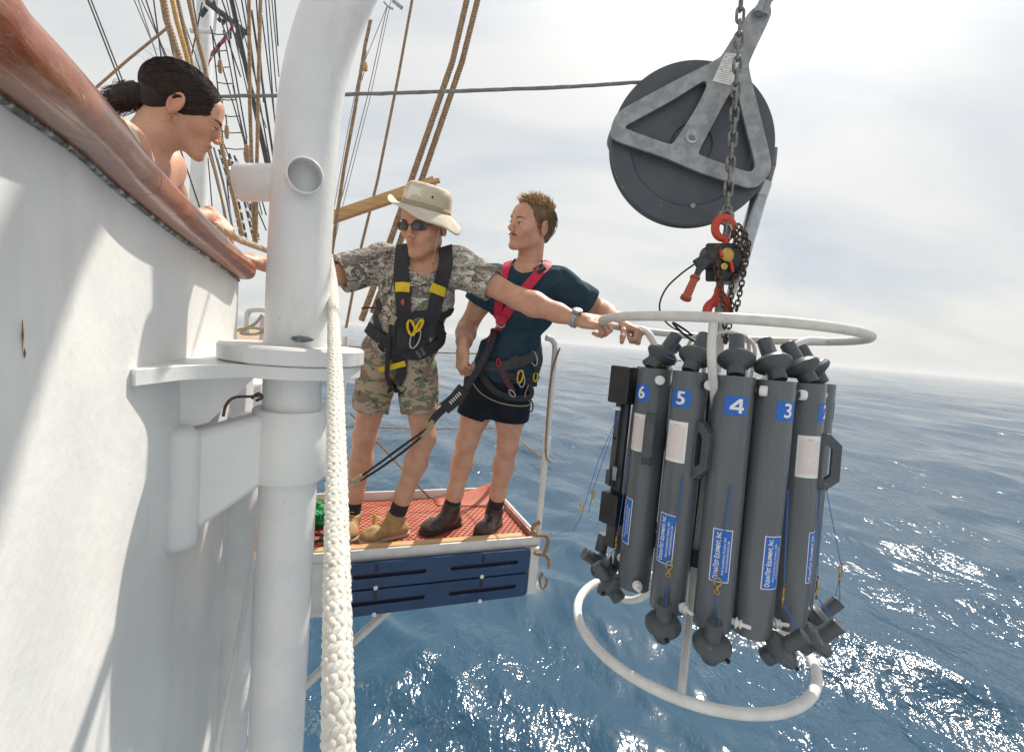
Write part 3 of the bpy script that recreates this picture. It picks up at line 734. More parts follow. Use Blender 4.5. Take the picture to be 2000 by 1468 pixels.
# rims (flat bars) with a small gap to each other
pb('near_rim', M_['platrim'], lambda q: q.box((-LEN / 2, .006, .004), (LEN, .012, .044), bev=.002))
pb('far_rim', M_['platrim'], lambda q: q.box((-LEN / 2, wid - .006, -.002), (LEN, .012, .105), bev=.002))
pb('end_rim', M_['platrim'], lambda q: q.box((-.006, wid / 2, -.008), (.012, wid - .026, .095), bev=.002))
pb('rim_lining', M_['rustrim'], lambda q: q.box((-.018, wid / 2, .012), (.008, wid - .04, .04)))
pb('timber_batten', M_['wood'], lambda q: q.box((-.70, .034, .022), (1.24, .040, .018), bev=.003))
# grating with real holes
def grating(q):
    px_, py_ = .0310, .0215; nx, ny = int((LEN - .03) / px_), int((wid - .03) / py_)
    for j in range(ny):
        for i in range(nx):
            cx = -.016 - (i + .5) * px_; cy = .014 + (j + .5) * py_; o = (px_ / 4 if j % 2 else -px_ / 4)
            hx, hy = px_ / 2, py_ / 2
            outer = [(-hx, -hy), (0, -hy), (hx, -hy), (hx, 0), (hx, hy), (0, hy), (-hx, hy), (-hx, 0)]
            inner = []
            for k in range(8):
                a_ = R_(225 + 45 * k); inner.append((.0098 * math.cos(a_), .0068 * math.sin(a_)))
            vs = [(cx + x + o * (abs(x) < hx * 2) * 1, cy + y, .0) for x, y in outer] + [(cx + x + o, cy + y, .0) for x, y in inner] + [(cx + x * 1.02 + o, cy + y * 1.02, -.012) for x, y in inner]
            fs = [(k, (k + 1) % 8, 8 + (k + 1) % 8, 8 + k) for k in range(8)] + [(8 + k, 8 + (k + 1) % 8, 16 + (k + 1) % 8, 16 + k) for k in range(8)]
            q.add(vs, fs)
g_ = pb('grating_floor', M_['grating'], grating, smooth=False); g_['kind'] = 'stuff'
pb('under_shade_sheet', mat('under_shade_brown', (.10, .025, .02), .7, var=(.16, .06, .05), vscale=20), lambda q: q.box((-LEN / 2, wid / 2, -.045), (LEN - .03, wid - .03, .008)))  # added sheet; its dark brown stands in for the shade below the holes
# curled corner of the mat
def flap(q):
    vs = []; n = 12
    for i in range(n + 1):
        for j in range(7):
            u, v = i / n, j / 6
            x = -.02 - .40 * u; y = wid - .03 - .20 * v * (1 - .4 * u)
            lift = .10 * (1 - u) ** 1.6 * (1 - v) ** 1.2
            vs.append((x, y, .004 + lift))
    q.add(vs, [(i * 7 + j, (i + 1) * 7 + j, (i + 1) * 7 + j + 1, i * 7 + j + 1) for i in range(n) for j in range(6)])
fl = pb('curled_mat', M_['grating'], flap); s_ = fl.modifiers.new('s', 'SOLIDIFY'); s_.thickness = .008
# blue panels on the near face: two stacked, each with a rounded outline, sunk slots and notches
def rrect(x0, y0, x1, y1, r, n=5):
    pts = []
    for cx, cy, a0_ in ((x1 - r, y0 + r, -90), (x1 - r, y1 - r, 0), (x0 + r, y1 - r, 90), (x0 + r, y0 + r, 180)):
        for k in range(n + 1): a_ = R_(a0_ + 90 * k / n); pts.append((cx + r * math.cos(a_), cy + r * math.sin(a_)))
    return pts
FaceM = Matrix(((1, 0, 0, 0), (0, 0, -1, 0), (0, 1, 0, 0), (0, 0, 0, 1)))   # xy drawn on the near face, z outwards
def panel(z0, z1):
    slots = [rrect(-.46, (z0 + z1) / 2 - .012, -.115, (z0 + z1) / 2 + .008, .0099), rrect(-.90, (z0 + z1) / 2 - .012, -.575, (z0 + z1) / 2 + .008, .0099)]
    outer = rrect(-.97, z0, -.052, z1, .022)
    mb = MB(); mb.prism(outer, .004, .030, FaceM, holes=slots)
    o = mb.build('blue_panel', M_['blue_panel'], plat, local=True, ang=30, bev=.004)
    mb = MB()
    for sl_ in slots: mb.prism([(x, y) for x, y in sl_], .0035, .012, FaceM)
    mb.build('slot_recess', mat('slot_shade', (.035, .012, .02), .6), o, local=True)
    ml = mat('latch_dark', (.02, .014, .025), .5)
    for cx in (-.30, -.80):
        mb = MB(); mb.box((cx, -.031, z1 - .026), (.016, .004, .036), bev=.0018); mb.build('latch', ml, o, local=True)
        mb = MB(); mb.lathe([(.010, 0), (.010, .004)], 16, Matrix.Translation((cx, -.030, z0 + .002)) @ Matrix.Rotation(R_(90), 4, 'X')); mb.build('lug', M_['frame'], o, local=True)
panel(-.142, -.022); panel(-.268, -.150)
pb('panel_backing', M_['platrim'], lambda q: q.box((-LEN / 2, .013, -.146), (LEN, .016, .250), bev=.003))
pb('end_plate', M_['platrim'], lambda q: (q.box((-.022, -.010, -.146), (.050, .028, .248), bev=.004)))
pb('side_skirt', M_['platrim'], lambda q: q.box((.003, wid / 2, -.155), (.006, wid, .19), bev=.002))
# stanchions
def posts(q): q.tube([(.004, .02, -.25), (.004, .02, .02), (.006, .02, .5), (.006, .02, .98), (.0, .02, 1.02), (-.02, .02, 1.04), (-.05, .02, 1.045)], .0155, 14)
pb('stanchion', M_['frame'], posts)
pb('stanchion', M_['frame'], lambda q: q.tube([(-.008, wid - .02, -.1), (-.008, wid - .02, .96), (-.02, wid - .02, .99)], .0145, 14))
pb('stanchion_sleeve', M_['frame'], lambda q: q.tube([(.006, .02, .47), (.006, .02, .50), (.006, .02, .545)], [.018, .021, .018], 14))
pb('stanchion', M_['frame'], lambda q: q.tube([(-.98, wid - .02, -.1), (-.98, wid - .02, .96)], .0145, 14))
# diagonal support below
pb('under_strut', M_['frame'], lambda q: q.tube(bez([(-.55, .25, -.10), (-.62, .25, -.34), (-.78, .22, -.48), (-1.06, .18, -.70), (-1.40, .10, -.98)], 8), .021, 14))
pb('cross_beam', M_['frame'], lambda q: q.box((-LEN / 2, .25, -.1), (LEN, .05, .09), bev=.004))
def rp(label, pts, R, mt, pitch=None):
    mb = MB()
    P = [PM @ Vector(p) for p in pts]
    if pitch: twisted(mb, P, R, pitch)
    else: mb.tube(P, R, 8)
    tag(mb.build('rope', mt), label, 'rope')
def sagl(a, b, s, n=10): a, b = Vector(a), Vector(b); return [a.lerp(b, t) - Vector((0, 0, s * 4 * t * (1 - t))) for t in np.linspace(0, 1, n)]
rp('upper safety line strung level behind the two men at waist height', sagl((-.008, wid - .02, .93), (-1.35, wid - .02, .93), .03, 14), .0042, M_['hemp'])
rp('lower safety line strung level behind the two men at knee height', sagl((-.008, wid - .02, .45), (-1.35, wid - .02, .47), .02, 14), .0042, M_['hemp'])
rp('thin side line sloping between the two white stanchions of the platform', sagl((.006, .02, .43), (-.008, wid - .02, .50), .02), .0042, M_['hemp'])
rp('diagonal yellow brown line running down behind the knees of the man in camouflage shorts', [(-.93, wid - .01, .52), (-.42, wid - .01, -.02)], .006, M_['hemp'], .03)
rp('tan line lashed down along the right white stanchion', bez([(.02, -.0, 1.0), (-.014, .0, .85), (-.012, -.0, .6), (.0, -.0, .45), (.03, .0, .42)], 6), .005, M_['hemp'], .028)
rp('tan rope knotted and hanging in loops at the right platform corner', bez([(.0, .0, .10), (-.04, -.01, .09), (-.035, -.02, .05), (.03, -.03, .04), (.045, -.02, -.01), (.02, -.03, -.05), (-.025, -.03, -.045), (.035, -.04, -.06), (.055, -.03, -.10), (.062, -.03, -.13)], 7), .0105, M_['hemp'], .034)
rp('short tan rope end curling below the platform corner', bez([(.03, -.03, -.15), (.015, -.03, -.19), (.03, -.03, -.235), (.055, -.03, -.22), (.052, -.03, -.18)], 7), .0085, M_['hemp'], .03)
# green net bundle at the hull end
t = thing('green_net', 'bundle of green netting lying at the hull end of the platform', 'net', PM @ Vector((-1.12, .35, 0)))
def blob(center, rad_, mt, nm, par, rough=.35, seed=0, sub=4, freq=2.0):
    bm = bmesh.new(); bmesh.ops.create_icosphere(bm, subdivisions=sub, radius=1)
    for v in bm.verts:
        f_ = 1 + rough * noise.noise(v.co * freq + Vector((seed, 0, 0))) + rough * .4 * noise.noise(v.co * freq * 3 + Vector((0, seed, 0)))
        v.co = Vector((v.co.x * rad_[0], v.co.y * rad_[1], v.co.z * rad_[2])) * f_ + Vector(center)
    bm.verts.index_update(); mb = MB(); mb.add([v.co.copy() for v in bm.verts], [[v.index for v in f.verts] for f in bm.faces]); bm.free()
    return mb.build(nm, mt, par)
blob(PM @ Vector((-1.15, .38, .055)), (.13, .10, .055), M_['green'], 'net_heap', t, .5, 3)
for k in range(10):
    mb = MB(); c = PM @ Vector((-1.15, .36, .06))
    P = [c + Vector((random.uniform(-.14, .14), random.uniform(-.1, .1), random.uniform(-.04, .08))) for _ in range(4)]
    mb.tube(bez(P, 6), .004, 6); mb.build('net_strand', M_['green'], t)
t = thing('black_cable', 'black cable heap on the platform between hull and lower post', 'cable', PM @ Vector((-1.12, .1, 0)))
mb = MB(); mb.tube(bez([PM @ Vector(p) for p in ((-1.25, .06, .02), (-1.1, .10, .03), (-1.02, .18, .02), (-1.15, .22, .03), (-1.3, .16, .02))], 8), .008, 8); mb.build('coil', M_['black'], t)

# ================================================================== ROSETTE SAMPLER
RC = Vector((.736, 1.665, 0)); BC = Vector((.7647, 1.6379, 0)) ; RAX = Vector((.008, .030, 1)).normalized()
RX = (Vector((1, 0, 0)) - RAX * RAX.x).normalized(); RY = RAX.cross(RX)
RM = Matrix.Identity(4)
for i in range(3): RM[i][0] = RX[i]; RM[i][1] = RY[i]; RM[i][2] = RAX[i]; RM[i][3] = RC[i]
ZT, ZB = .091, -1.015; RT, RB = .4245, .405
ros = thing('sampler_frame', 'worn white tubular sampler frame with a wide top ring and a bottom ring', 'frame', M=RM @ Matrix.Translation((0, 0, ZB)))
def rl(name, mt, fn, par=None, **k):
    mb = MB(); fn(mb); mb.v = [RM @ Vector(v) for v in mb.v]; return mb.build(name, mt, par or ros, **k)
def pol(r, deg, z): return Vector((r * math.cos(R_(deg)), r * math.sin(R_(deg)), z))
rl('top_ring', M_['ring'], lambda q: q.tube([pol(RT, a_, ZT) for a_ in range(0, 360, 3)], .0150, 16, closed=True))
rl('bottom_ring', M_['frame'], lambda q: q.tube([pol(RB, a_, ZB) for a_ in range(0, 360, 3)], .0165, 16, closed=True))
LEGS = (-113, 8, 128)
for a_ in LEGS:
    if a_ == -113:
        P = bez([pol(RT - .004, a_ - 4, ZT - .004), pol(RT - .020, a_ - 4, .02), pol(RT - .05, a_ - 3, -.05), pol(.27, a_ - 1, -.13), pol(.15, a_, -.24), pol(.12, a_, -.5), pol(.125, a_, -.78), pol(.19, a_, -.90), pol(.31, a_, -.985), pol(RB - .006, a_, ZB)], 8)
    else:
        P = bez([pol(RT - .004, a_, ZT), pol(RT - .10, a_, ZT - .01), pol(.26, a_, ZT - .08), pol(.17, a_, -.10), pol(.13, a_, -.3), pol(.13, a_, -.75), pol(.17, a_, -.95), pol(.28, a_, -1.045), pol(RB - .006, a_, ZB)], 8)
    rl('leg', M_['frame'], lambda q: q.tube(P, .0125 if a_ < 0 else .0145, 14))
for a_ in (-60, 60):   # bails in the middle
    rl('lifting_bail', M_['ring'], lambda q: q.tube(bez([pol(.11, a_ - 75, -.09), pol(.115, a_ - 75, .03), pol(.09, a_ - 55, .075), pol(.05, a_, .082), pol(.09, a_ + 60, .075), pol(.12, a_ + 72, .03), pol(.12, a_ + 72, -.09)], 6), .0068, 10))
rl('centre_post', M_['frame'], lambda q: q.tube([pol(0, 0, -.95), pol(0, 0, .15)], .014, 12))
rl('mid_band', M_['black'], lambda q: q.lathe([(.155, -.36), (.158, -.36), (.158, -.30), (.155, -.30)], 48, cap=False))
rl('mid_band', M_['black'], lambda q: q.lathe([(.155, -.72), (.158, -.72), (.158, -.66), (.155, -.66)], 48, cap=False))
rl('inner_plate', M_['dark'], lambda q: q.lathe([(.165, -.13), (.165, -.115)], 40))
# central instrument cylinder and carousel above
car = thing('carousel', 'dark cylindrical instrument in the middle of the sampler frame between the bottles', 'instrument', M=RM @ Matrix.Translation((0, 0, -.5)))
rl('housing', mat('maroon_black', (.035, .018, .02), .4), lambda q: q.lathe([(.075, -.78), (.095, -.76), (.095, -.18), (.07, -.15)], 32), car)
rl('release_head', M_['steel'], lambda q: q.lathe([(.05, -.15), (.085, -.13), (.085, -.10), (.05, -.085), (.02, -.06)], 24), car)
for k in range(12):
    rl('hook', M_['gold'], lambda q: q.tube([pol(.085, 30 * k, -.11), pol(.105, 30 * k, -.10), pol(.108, 30 * k, -.085)], .003, 6), car)

# ---- lettering
def text_mesh(s_, size, bold=0.0, small=False, xs=1.0, shear=0.0):
    c = bpy.data.curves.new('lettering', 'FONT'); c.body = s_; c.size = size; c.align_x = 'CENTER'; c.align_y = 'CENTER'; c.offset = bold; c.shear = shear; c.resolution_u = 3
    if small:
        c.small_caps_scale = .78
        for ch in c.body_format: ch.use_small_caps = True
    o = bpy.data.objects.new('lettering', c); COL.objects.link(o)
    dg = bpy.context.evaluated_depsgraph_get(); dg.update()
    me = bpy.data.meshes.new_from_object(o.evaluated_get(dg))
    bm = bmesh.new(); bm.from_mesh(me)
    bmesh.ops.triangulate(bm, faces=bm.faces)
    bm.verts.index_update()
    vs = [(v.co.x * xs, v.co.y) for v in bm.verts]; fs = [[v.index for v in f.verts] for f in bm.faces]
    bm.free(); bpy.data.objects.remove(o); bpy.data.meshes.remove(me)
    return vs, fs
def wrapcyl(vs, R, ang0, z0, vertical=False):
    """drawn on a cylinder about local z: +x of the text runs anticlockwise seen from above (left to right from outside)"""
    o = []
    for x, y in vs:
        if vertical: x, y = -y, x
        a_ = ang0 + x / R
        o.append((R * math.cos(a_), R * math.sin(a_), z0 + y))
    return o
def cylpatch(mb, R, ang0, z0, w, h, n=12):
    vs = []; 
    for i in range(n + 1):
        a_ = ang0 + (i / n - .5) * w / R
        for z in (z0 - h / 2, z0 + h / 2): vs.append((R * math.cos(a_), R * math.sin(a_), z))
    mb.add(vs, [(2 * i, 2 * i + 2, 2 * i + 3, 2 * i + 1) for i in range(n)])
TR = .0555; ZB0, ZT0 = -.834, -.066; TRAD = .262; PH = -80.0
DTOP = {6: -9, 5: 2, 4: -2, 3: -14, 2: -10, 1: 8, 7: 0}; DBOT = {6: -1, 5: 10, 4: 9, 3: -6, 2: 4, 1: 11, 7: 0}
def bottle_matrix(num, th):
    def P_(r, z, dpx):
        q = BC + RX * (r * math.cos(R_(th))) + RY * (r * math.sin(R_(th))) + RAX * z
        return q + CR * (dpx * q.dot(F3) / 900)
    b0 = P_(.270, ZB0, DBOT[num]); t0 = P_(.259, ZT0, DTOP[num])
    return frame(b0, t0 - b0, RX * math.cos(R_(th)) + RY * math.sin(R_(th)))
LT = .042
def lid_profile(): return [(.0005, -.048), (.024, -.048), (.026, -.044), (.026, -.018), (.030, -.014), (.046, -.004), (.0535, .004), (.0545, .008), (.0545, .014), (.0525, .017), (.050, .019), (.047, .024), (.036, .030), (.0235, .033), (.0225, .036), (.0225, .094), (.021, .096), (.0005, .096)]
def make_bottle(num, label, warn=None, handle=None, lidaz=0.0, liddown=True):
    i = 3 - num; th = PH + 30 * i; rad_ = TRAD
    M = bottle_matrix(num, th)
    b = thing('sample_bottle', label, 'bottle', M=M)
    H = ZT0 - ZB0
    def bb(name, mt, fn, par=b, **k):
        mb = MB(); fn(mb); return mb.build(name, mt, par, local=True, **k)
    bb('barrel', M_['pvc'], lambda q: q.lathe([(.0515, 0.0), (TR, .0), (TR + .0003, .002), (TR + .0003, H - .002), (TR - .0005, H), (.0515, H), (.0515, .002)], 56, cap=False), ang=30)
    bb('barrel_inner_shade', M_['dark'], lambda q: q.lathe([(.0005, .06), (.0512, .06), (.0512, H - .05), (.0005, H - .05)], 24, cap=False))  # near-black plug that paints the shade inside the open barrel
    # lids
    tl = frame((-.012, 0, H + .040), (-.62, 0, 1.0))
    l1 = bb('top_lid', M_['lid'], lambda q: q.lathe(lid_profile(), 32, tl), ang=28)
    a_ = R_(lidaz); od = Vector((math.cos(a_), math.sin(a_), 0))
    cen = od * .074 + Vector((0, 0, -.030))
    bl = frame(cen, od * (.34 if num in (4, 5) else .9) + Vector((0, 0, 1.0)))
    l2 = bb('bottom_lid', M_['lid'], lambda q: q.lathe(lid_profile(), 32, bl), ang=28)
    bb('hinge_screw', M_['dark'], lambda q: q.tube([bl @ Vector((.0535, 0, .010)), bl @ Vector((.064, 0, .010))], .006, 8), l2)
    bb('lanyard_eye', M_['dark'], lambda q: q.lathe([(.003, 0), (.003, .002)], 10, bl @ Matrix.Translation((0, .0215, .074)) @ Matrix.Rotation(R_(-90), 4, 'X')), l2)
    # vent knob, spigot
    va = R_(74); vd = Vector((math.cos(va), math.sin(va), 0))
    Mv = frame(vd * (TR - .001) + Vector((0, 0, H - .037)), vd)
    bb('vent_collar', M_['black'], lambda q: q.lathe([(.013, 0), (.013, .008), (.009, .010), (.009, .014)], 20, Mv))
    bb('vent_knob', M_['white_label'], lambda q: q.lathe([(.009, .014), (.0145, .015), (.0155, .018), (.0155, .030), (.0145, .034), (.012, .035)], 24, Mv), ang=40)
    Ms = frame(vd * (TR - .001) + Vector((0, 0, .032)), vd)
    sp = bb('spigot', M_['white_label'], lambda q: q.lathe([(.010, 0), (.010, .009), (.0165, .010), (.0165, .014), (.010, .016), (.010, .022), (.014, .023), (.014, .026), (.006, .028), (.006, .050), (.0045, .052)], 20, Ms), ang=40)
    # number plate
    def rot(deg): return R_(deg)
    pn = bb('number_label', M_['blue_label'], lambda q: cylpatch(q, TR + .0009, rot(3 + (14 if num == 6 else 0)), H - .086, .0640, .0560, 16))
    vs, fs = text_mesh(str(num), .058, 0, xs=1.06)
    if num == 4:      # drawn by hand: an open-ended heavy 4
        bm = bmesh.new(); ed = []
        for loop in ([(.12, -.36), (.28, -.36), (.28, -.20), (.37, -.20), (.37, -.06), (.28, -.06), (.28, .36), (.10, .36), (-.31, -.05), (-.31, -.20), (.12, -.20)], [(.12, -.06), (.12, .16), (-.11, -.06)]):
            vv = [bm.verts.new((x * .058 * 1.0, y * .058, 0)) for x, y in loop]; ed += [bm.edges.new((vv[i], vv[(i + 1) % len(vv)])) for i in range(len(vv))]
        bmesh.ops.triangle_fill(bm, edges=ed, use_beauty=True); bm.verts.index_update()
        vs = [(v.co.x, v.co.y) for v in bm.verts]; fs = [[v.index for v in f.verts] for f in bm.faces]; bm.free()
    bm = bmesh.new(); vv = [bm.verts.new((x, y, 0)) for x, y in vs]
    for f in fs:
        try: bm.faces.new([vv[i] for i in f])
        except ValueError: pass
    for k_ in range(-9, 10):      # cut into narrow strips so that the figure follows the round barrel
        bmesh.ops.bisect_plane(bm, geom=bm.verts[:] + bm.edges[:] + bm.faces[:], plane_co=(k_ * .0028 + .0001, 0, 0), plane_no=(1, 0, 0))
    bm.verts.index_update(); vs = [(v.co.x, v.co.y) for v in bm.verts]; fs = [[v.index for v in f.verts] for f in bm.faces]; bm.free()
    def dig(q):
        if num == 4: q.add(wrapcyl(vs, TR + .0017, rot(5), H - .0865), fs); return
        for k_, (dx_, dy_) in enumerate(((0, 0), (.0016, 0), (-.0012, 0), (0, .0010), (0, -.0010), (.0010, .0008), (-.0010, -.0008), (.0020, 0), (-.0020, 0))):
            q.add(wrapcyl([(x + dx_, y + dy_) for x, y in vs], TR + .0015 + k_ * .00004, rot(5 + (14 if num == 6 else 0)), H - .0865), fs)
    bb('digit', M_['white_label'], dig, pn, smooth=False)
    # maker's label
    zc = .236
    pm = bb('maker_label', M_['white_label'], lambda q: cylpatch(q, TR + .0009, rot(2), zc, .0560, .158, 14))
    bb('blue_field', M_['blue_label'], lambda q: cylpatch(q, TR + .0013, rot(2), zc, .0510, .153, 14), pm)
    for tx, sz, dx_, bd in (('OceanTest Equipment, Inc.', .0205, -.0110, .0004), ('Fort Lauderdale, Florida, USA', .0105, .0070, .0001), ('www.oceantestequip.com', .0100, .0175, .0001)):
        v2, f2 = text_mesh(tx, sz, bd, True, shear=.12 if sz > .01 else 0)
        wmax = max(v[0] for v in v2) - min(v[0] for v in v2)
        lim = {.0205: .142, }.get(sz, .112 if tx.startswith('F') else .092); k_ = lim / wmax
        v2 = [(x * k_, y) for x, y in v2]
        bb('lettering', M_['white_label'], lambda q: q.add(wrapcyl([(x, y - dx_) for x, y in v2], TR + .0018, rot(2), zc, True), f2), pm, smooth=False)
    if warn is not None:
        wl_ = bb('warning_label', M_['white_label'], lambda q: cylpatch(q, TR + .0009, rot(warn), H - .222, .0700, .128, 16))
        def lines(q):
            for k in range(19):
                z = H - .170 - k * .0057
                x = -.029 if k else -.009
                xe = .029 if k else .009
                h_ = .0011 if k else .0022
                while x < xe - .001:
                    l_ = random.uniform(.002, .006); x1 = min(x + l_, xe)
                    cylpatch(q, TR + .0014, rot(warn) + ((x + x1) / 2) / TR, z, x1 - x, h_, 1); x = x1 + .0012
                    if 6 < k < 15 and random.random() < .25: x += .003
        bb('print_lines', M_['red_ink'], lines, wl_, smooth=False)
    if handle is not None:
        ha = R_(handle); Mh = Matrix.Rotation(ha, 4, 'Z')
        prof = [(TR - .004, H - .150), (TR + .018, H - .150), (TR + .050, H - .182), (TR + .050, H - .290), (TR + .018, H - .322), (TR - .004, H - .322)]
        hole = [(TR + .004, H - .186), (TR + .012, H - .182), (TR + .025, H - .196), (TR + .025, H - .276), (TR + .012, H - .290), (TR + .004, H - .286)]
        Mp = Mh @ Matrix(((1, 0, 0, 0), (0, 0, -1, 0), (0, 1, 0, 0), (0, 0, 0, 1)))
        mb = MB(); mb.prism(prof, -.0165, .0165, Mp, holes=[hole]); mb.build('handle', M_['lid'], b, local=True, bev=.003, ang=30)
        mb = MB(); mb.tube([Mh @ Vector((TR + .010 + .014 * math.cos(R_(k)), .017 * math.sin(R_(k)), H - .322 - .004 * math.sin(R_(k * 2)))) for k in range(0, 360, 24)], .0016, 6, closed=True); mb.build('lanyard_loop', M_['wire'], b, local=True)
    return b, M, bl
BL = {
 6: ('dark grey sampling bottle marked 6, next to the black instrument', 10, 62, -34),
 5: ('dark grey water sampling bottle marked 5 with a handle and white print label', 0, 76, 24),
 4: ('dark grey water sampling bottle marked 4, with a blue label and no handle', None, None, -2),
 3: ('dark grey water sampling bottle marked 3, standing furthest forward on the frame', None, None, 46),
 2: ('dark grey water sampling bottle marked 2 with a handle on its right side', -46, 22, 22),
 1: ('rightmost dark grey sampling bottle, half hidden behind the one marked 2', None, None, 10),
}
for num, (lb, wa_, ha_, la_) in BL.items():
    b, M, bl = make_bottle(num, lb, wa_, ha_, la_)
    # blue lanyard with brass snap hook from the bottom lid up to the upper part
    H = ZT0 - ZB0
    wi = thing('lid_lanyard', '%s' % {6: 'leftmost hanging lid cord with brass hook, on the bottle marked 6', 5: 'blue lid cord and brass snap hook in front of the bottle marked 5', 4: 'blue lid cord whose brass hook overlaps the blue label of bottle 4', 3: 'blue lid cord hanging right of the bottle marked 3', 2: 'blue lid cord with brass hook on the bottle marked 2', 1: 'rightmost blue lid cord, hanging clear of the bottles over the sea'}[num], 'lanyard', M=M.copy())
    s0 = bl @ Vector((.0215, 0, .088)); s1 = bl @ Vector((-.0215, 0, .088))
    hk = (s0 + s1) / 2 + Vector((0, 0, .095)); r_ = math.hypot(hk.x, hk.y); hk *= 1
    k_ = (TR + .018) / max(r_, 1e-6); 
    if num not in (1,): hk = Vector((hk.x * k_, hk.y * k_, hk.z))
    topp = Vector((math.cos(R_(la_ + 10)) * (TR + .003), math.sin(R_(la_ + 10)) * (TR + .003), H - .32))
    def wb(name, mt, fn):
        mb = MB(); fn(mb); return mb.build(name, mt, wi, local=True)
    wb('cord', M_['bluecord'], lambda q: (q.tube([s0, hk - Vector((0, 0, .018))], .0011, 6), q.tube([s1, hk - Vector((0, 0, .018))], .0011, 6), q.tube([hk + Vector((0, 0, .032)), topp], .0012, 6), q.tube([hk + Vector((0, 0, .032)), topp + Vector((.001, .004, 0))], .001, 6)))
    wb('crimp', M_['crimp'], lambda q: (q.tube([hk + Vector((0, 0, .036)), hk + Vector((0, 0, .044))], .003, 8), q.tube([hk - Vector((0, 0, .022)), hk - Vector((0, 0, .030))], .003, 8)))
    sd = Vector((-math.sin(R_(la_)), math.cos(R_(la_)), 0))
    wb('snap_hook', M_['gold'], lambda q: (q.tube([hk + sd * (.0095 * math.cos(R_(a2))) + Vector((0, 0, .016 + .0125 * math.sin(R_(a2)))) for a2 in range(-70, 250, 20)], .0026, 8), q.tube([hk + Vector((0, 0, .006)), hk - Vector((0, 0, .008))], .0042, 10), q.tube([hk + sd * (.0065 * math.cos(R_(a2))) + Vector((0, 0, -.014 + .0065 * math.sin(R_(a2)))) for a2 in range(0, 360, 30)], .0017, 6, closed=True)))
# black instrument left of bottle 6 and the grey bottle behind it
th = PH + 30 * -4.0
M = bottle_matrix(7, th)
bt = thing('unnumbered_bottle', 'grey sampling bottle at the far left with a long black instrument strapped on it', 'bottle', M=M)
def bb(name, mt, fn, par=bt, **k):
    mb = MB(); fn(mb); return mb.build(name, mt, par, local=True, **k)
H = ZT0 - ZB0
bb('barrel', M_['pvc'], lambda q: q.lathe([(.0515, 0.0), (TR, .0), (TR, H), (.0515, H), (.0515, .002)], 48, cap=False))
bb('barrel_inner_shade', M_['dark'], lambda q: q.lathe([(.0005, .06), (.051, .06), (.051, H - .05), (.0005, H - .05)], 24, cap=False))  # same near-black plug, shade of the hollow barrel put into colour
bb('top_lid', M_['lid'], lambda q: q.lathe(lid_profile(), 32, frame((-.012, 0, H + .035), (-.9, .1, .8))), ang=28)
blm = frame((.085, .045, -.0), (.9, .5, .6)); bb('bottom_lid', M_['lid'], lambda q: q.lathe(lid_profile(), 32, blm), ang=28)
bb('lid_stub', M_['lid'], lambda q: q.tube([(.105, .03, .05), (.098, .025, .115)], .0225, 20))
Ms = frame(Vector((math.cos(R_(70)), math.sin(R_(70)), 0)) * TR + Vector((0, 0, .055)), (math.cos(R_(70)), math.sin(R_(70)), 0))
bb('spigot', M_['white_label'], lambda q: q.lathe([(.010, 0), (.010, .009), (.0165, .010), (.0165, .014), (.010, .016), (.006, .030)], 20, Ms))
M2 = RM @ Matrix.Translation(pol(TRAD + .028, th + 13, ZB0)) @ Matrix.Rotation(R_(th + 62), 4, 'Z')
M2 = Matrix.Translation(-CR * .008) @ M2
ins = thing('sensor_housing', 'long black instrument with stepped square housings mounted left of bottle 6', 'instrument', M=M2)
def ib(name, mt, fn, **k):
    mb = MB(); fn(mb); return mb.build(name, mt, ins, local=True, **k)
ib('backing_rail', mat('dark_rail', (.05, .055, .06), .45), lambda q: q.box((.020, 0, H * .55), (.020, .040, H * .86), bev=.003))
ib('upper_housing', M_['black'], lambda q: q.box((.050, 0, H - .070), (.052, .085, .135), bev=.006))
ib('yellow_edge', mat('olive_yellow', (.22, .24, .04), .6, var=(.05, .06, .04), vscale=60), lambda q: q.box((.050, -.0445, H - .070), (.030, .003, .130)))
ib('lower_housing', M_['black'], lambda q: q.box((.045, .008, .245), (.055, .075, .115), bev=.006))
ib('guide_bar', mat('guide_grey', (.06, .065, .07), .4), lambda q: (q.box((.040, -.012, .50), (.014, .022, .36), bev=.002), q.box((.052, -.016, .355), (.016, .020, .055), bev=.002)))
ib('white_clip', M_['white_label'], lambda q: q.box((.052, -.012, .610), (.012, .030, .014), bev=.002))
ib('connector', M_['black'], lambda q: (q.tube([(.048, -.012, .63), (.048, -.012, .66)], .009, 12), q.lathe([(.006, 0), (.006, .005)], 14, frame((.048, -.012, .50), (1, 0, 0)))))
ib('bracket_ear', M_['steel'], lambda q: q.box((.056, .010, .375), (.006, .018, .05), bev=.002))
# lanyards with hooks at far left
wi = thing('lid_lanyard', 'blue lanyard with two brass hooks hanging left of the black instrument', 'lanyard', M=M.copy())
WI = M.inverted()
def wb2(name, mt, pts, r): 
    mb = MB(); mb.tube(pts, r, 6); mb.build(name, mt, wi)
d_ = 1.62
wb2('cord', M_['bluecord'], [at(1212, 800, 1.60), at(1168, 900, d_), at(1146, 972, d_), at(1133, 1012, d_), at(1118, 1038, d_)], .0011)
wb2('cord', M_['bluecord'], [at(1212, 800, 1.60), at(1172, 915, d_), at(1160, 950, d_), at(1150, 1002, d_)], .0011)
for (x, y) in ((1136, 996), (1158, 968)):
    c = at(x, y, d_)
    mb = MB(); mb.tube([c + CR * .0035 * math.cos(R_(q)) * 1.6 + CU * (.012 + .009 * math.sin(R_(q))) for q in range(-70, 250, 20)], .0022, 8); mb.tube([c + CU * .004, c - CU * .012], .0038, 8); mb.build('snap_hook', M_['gold'], wi)
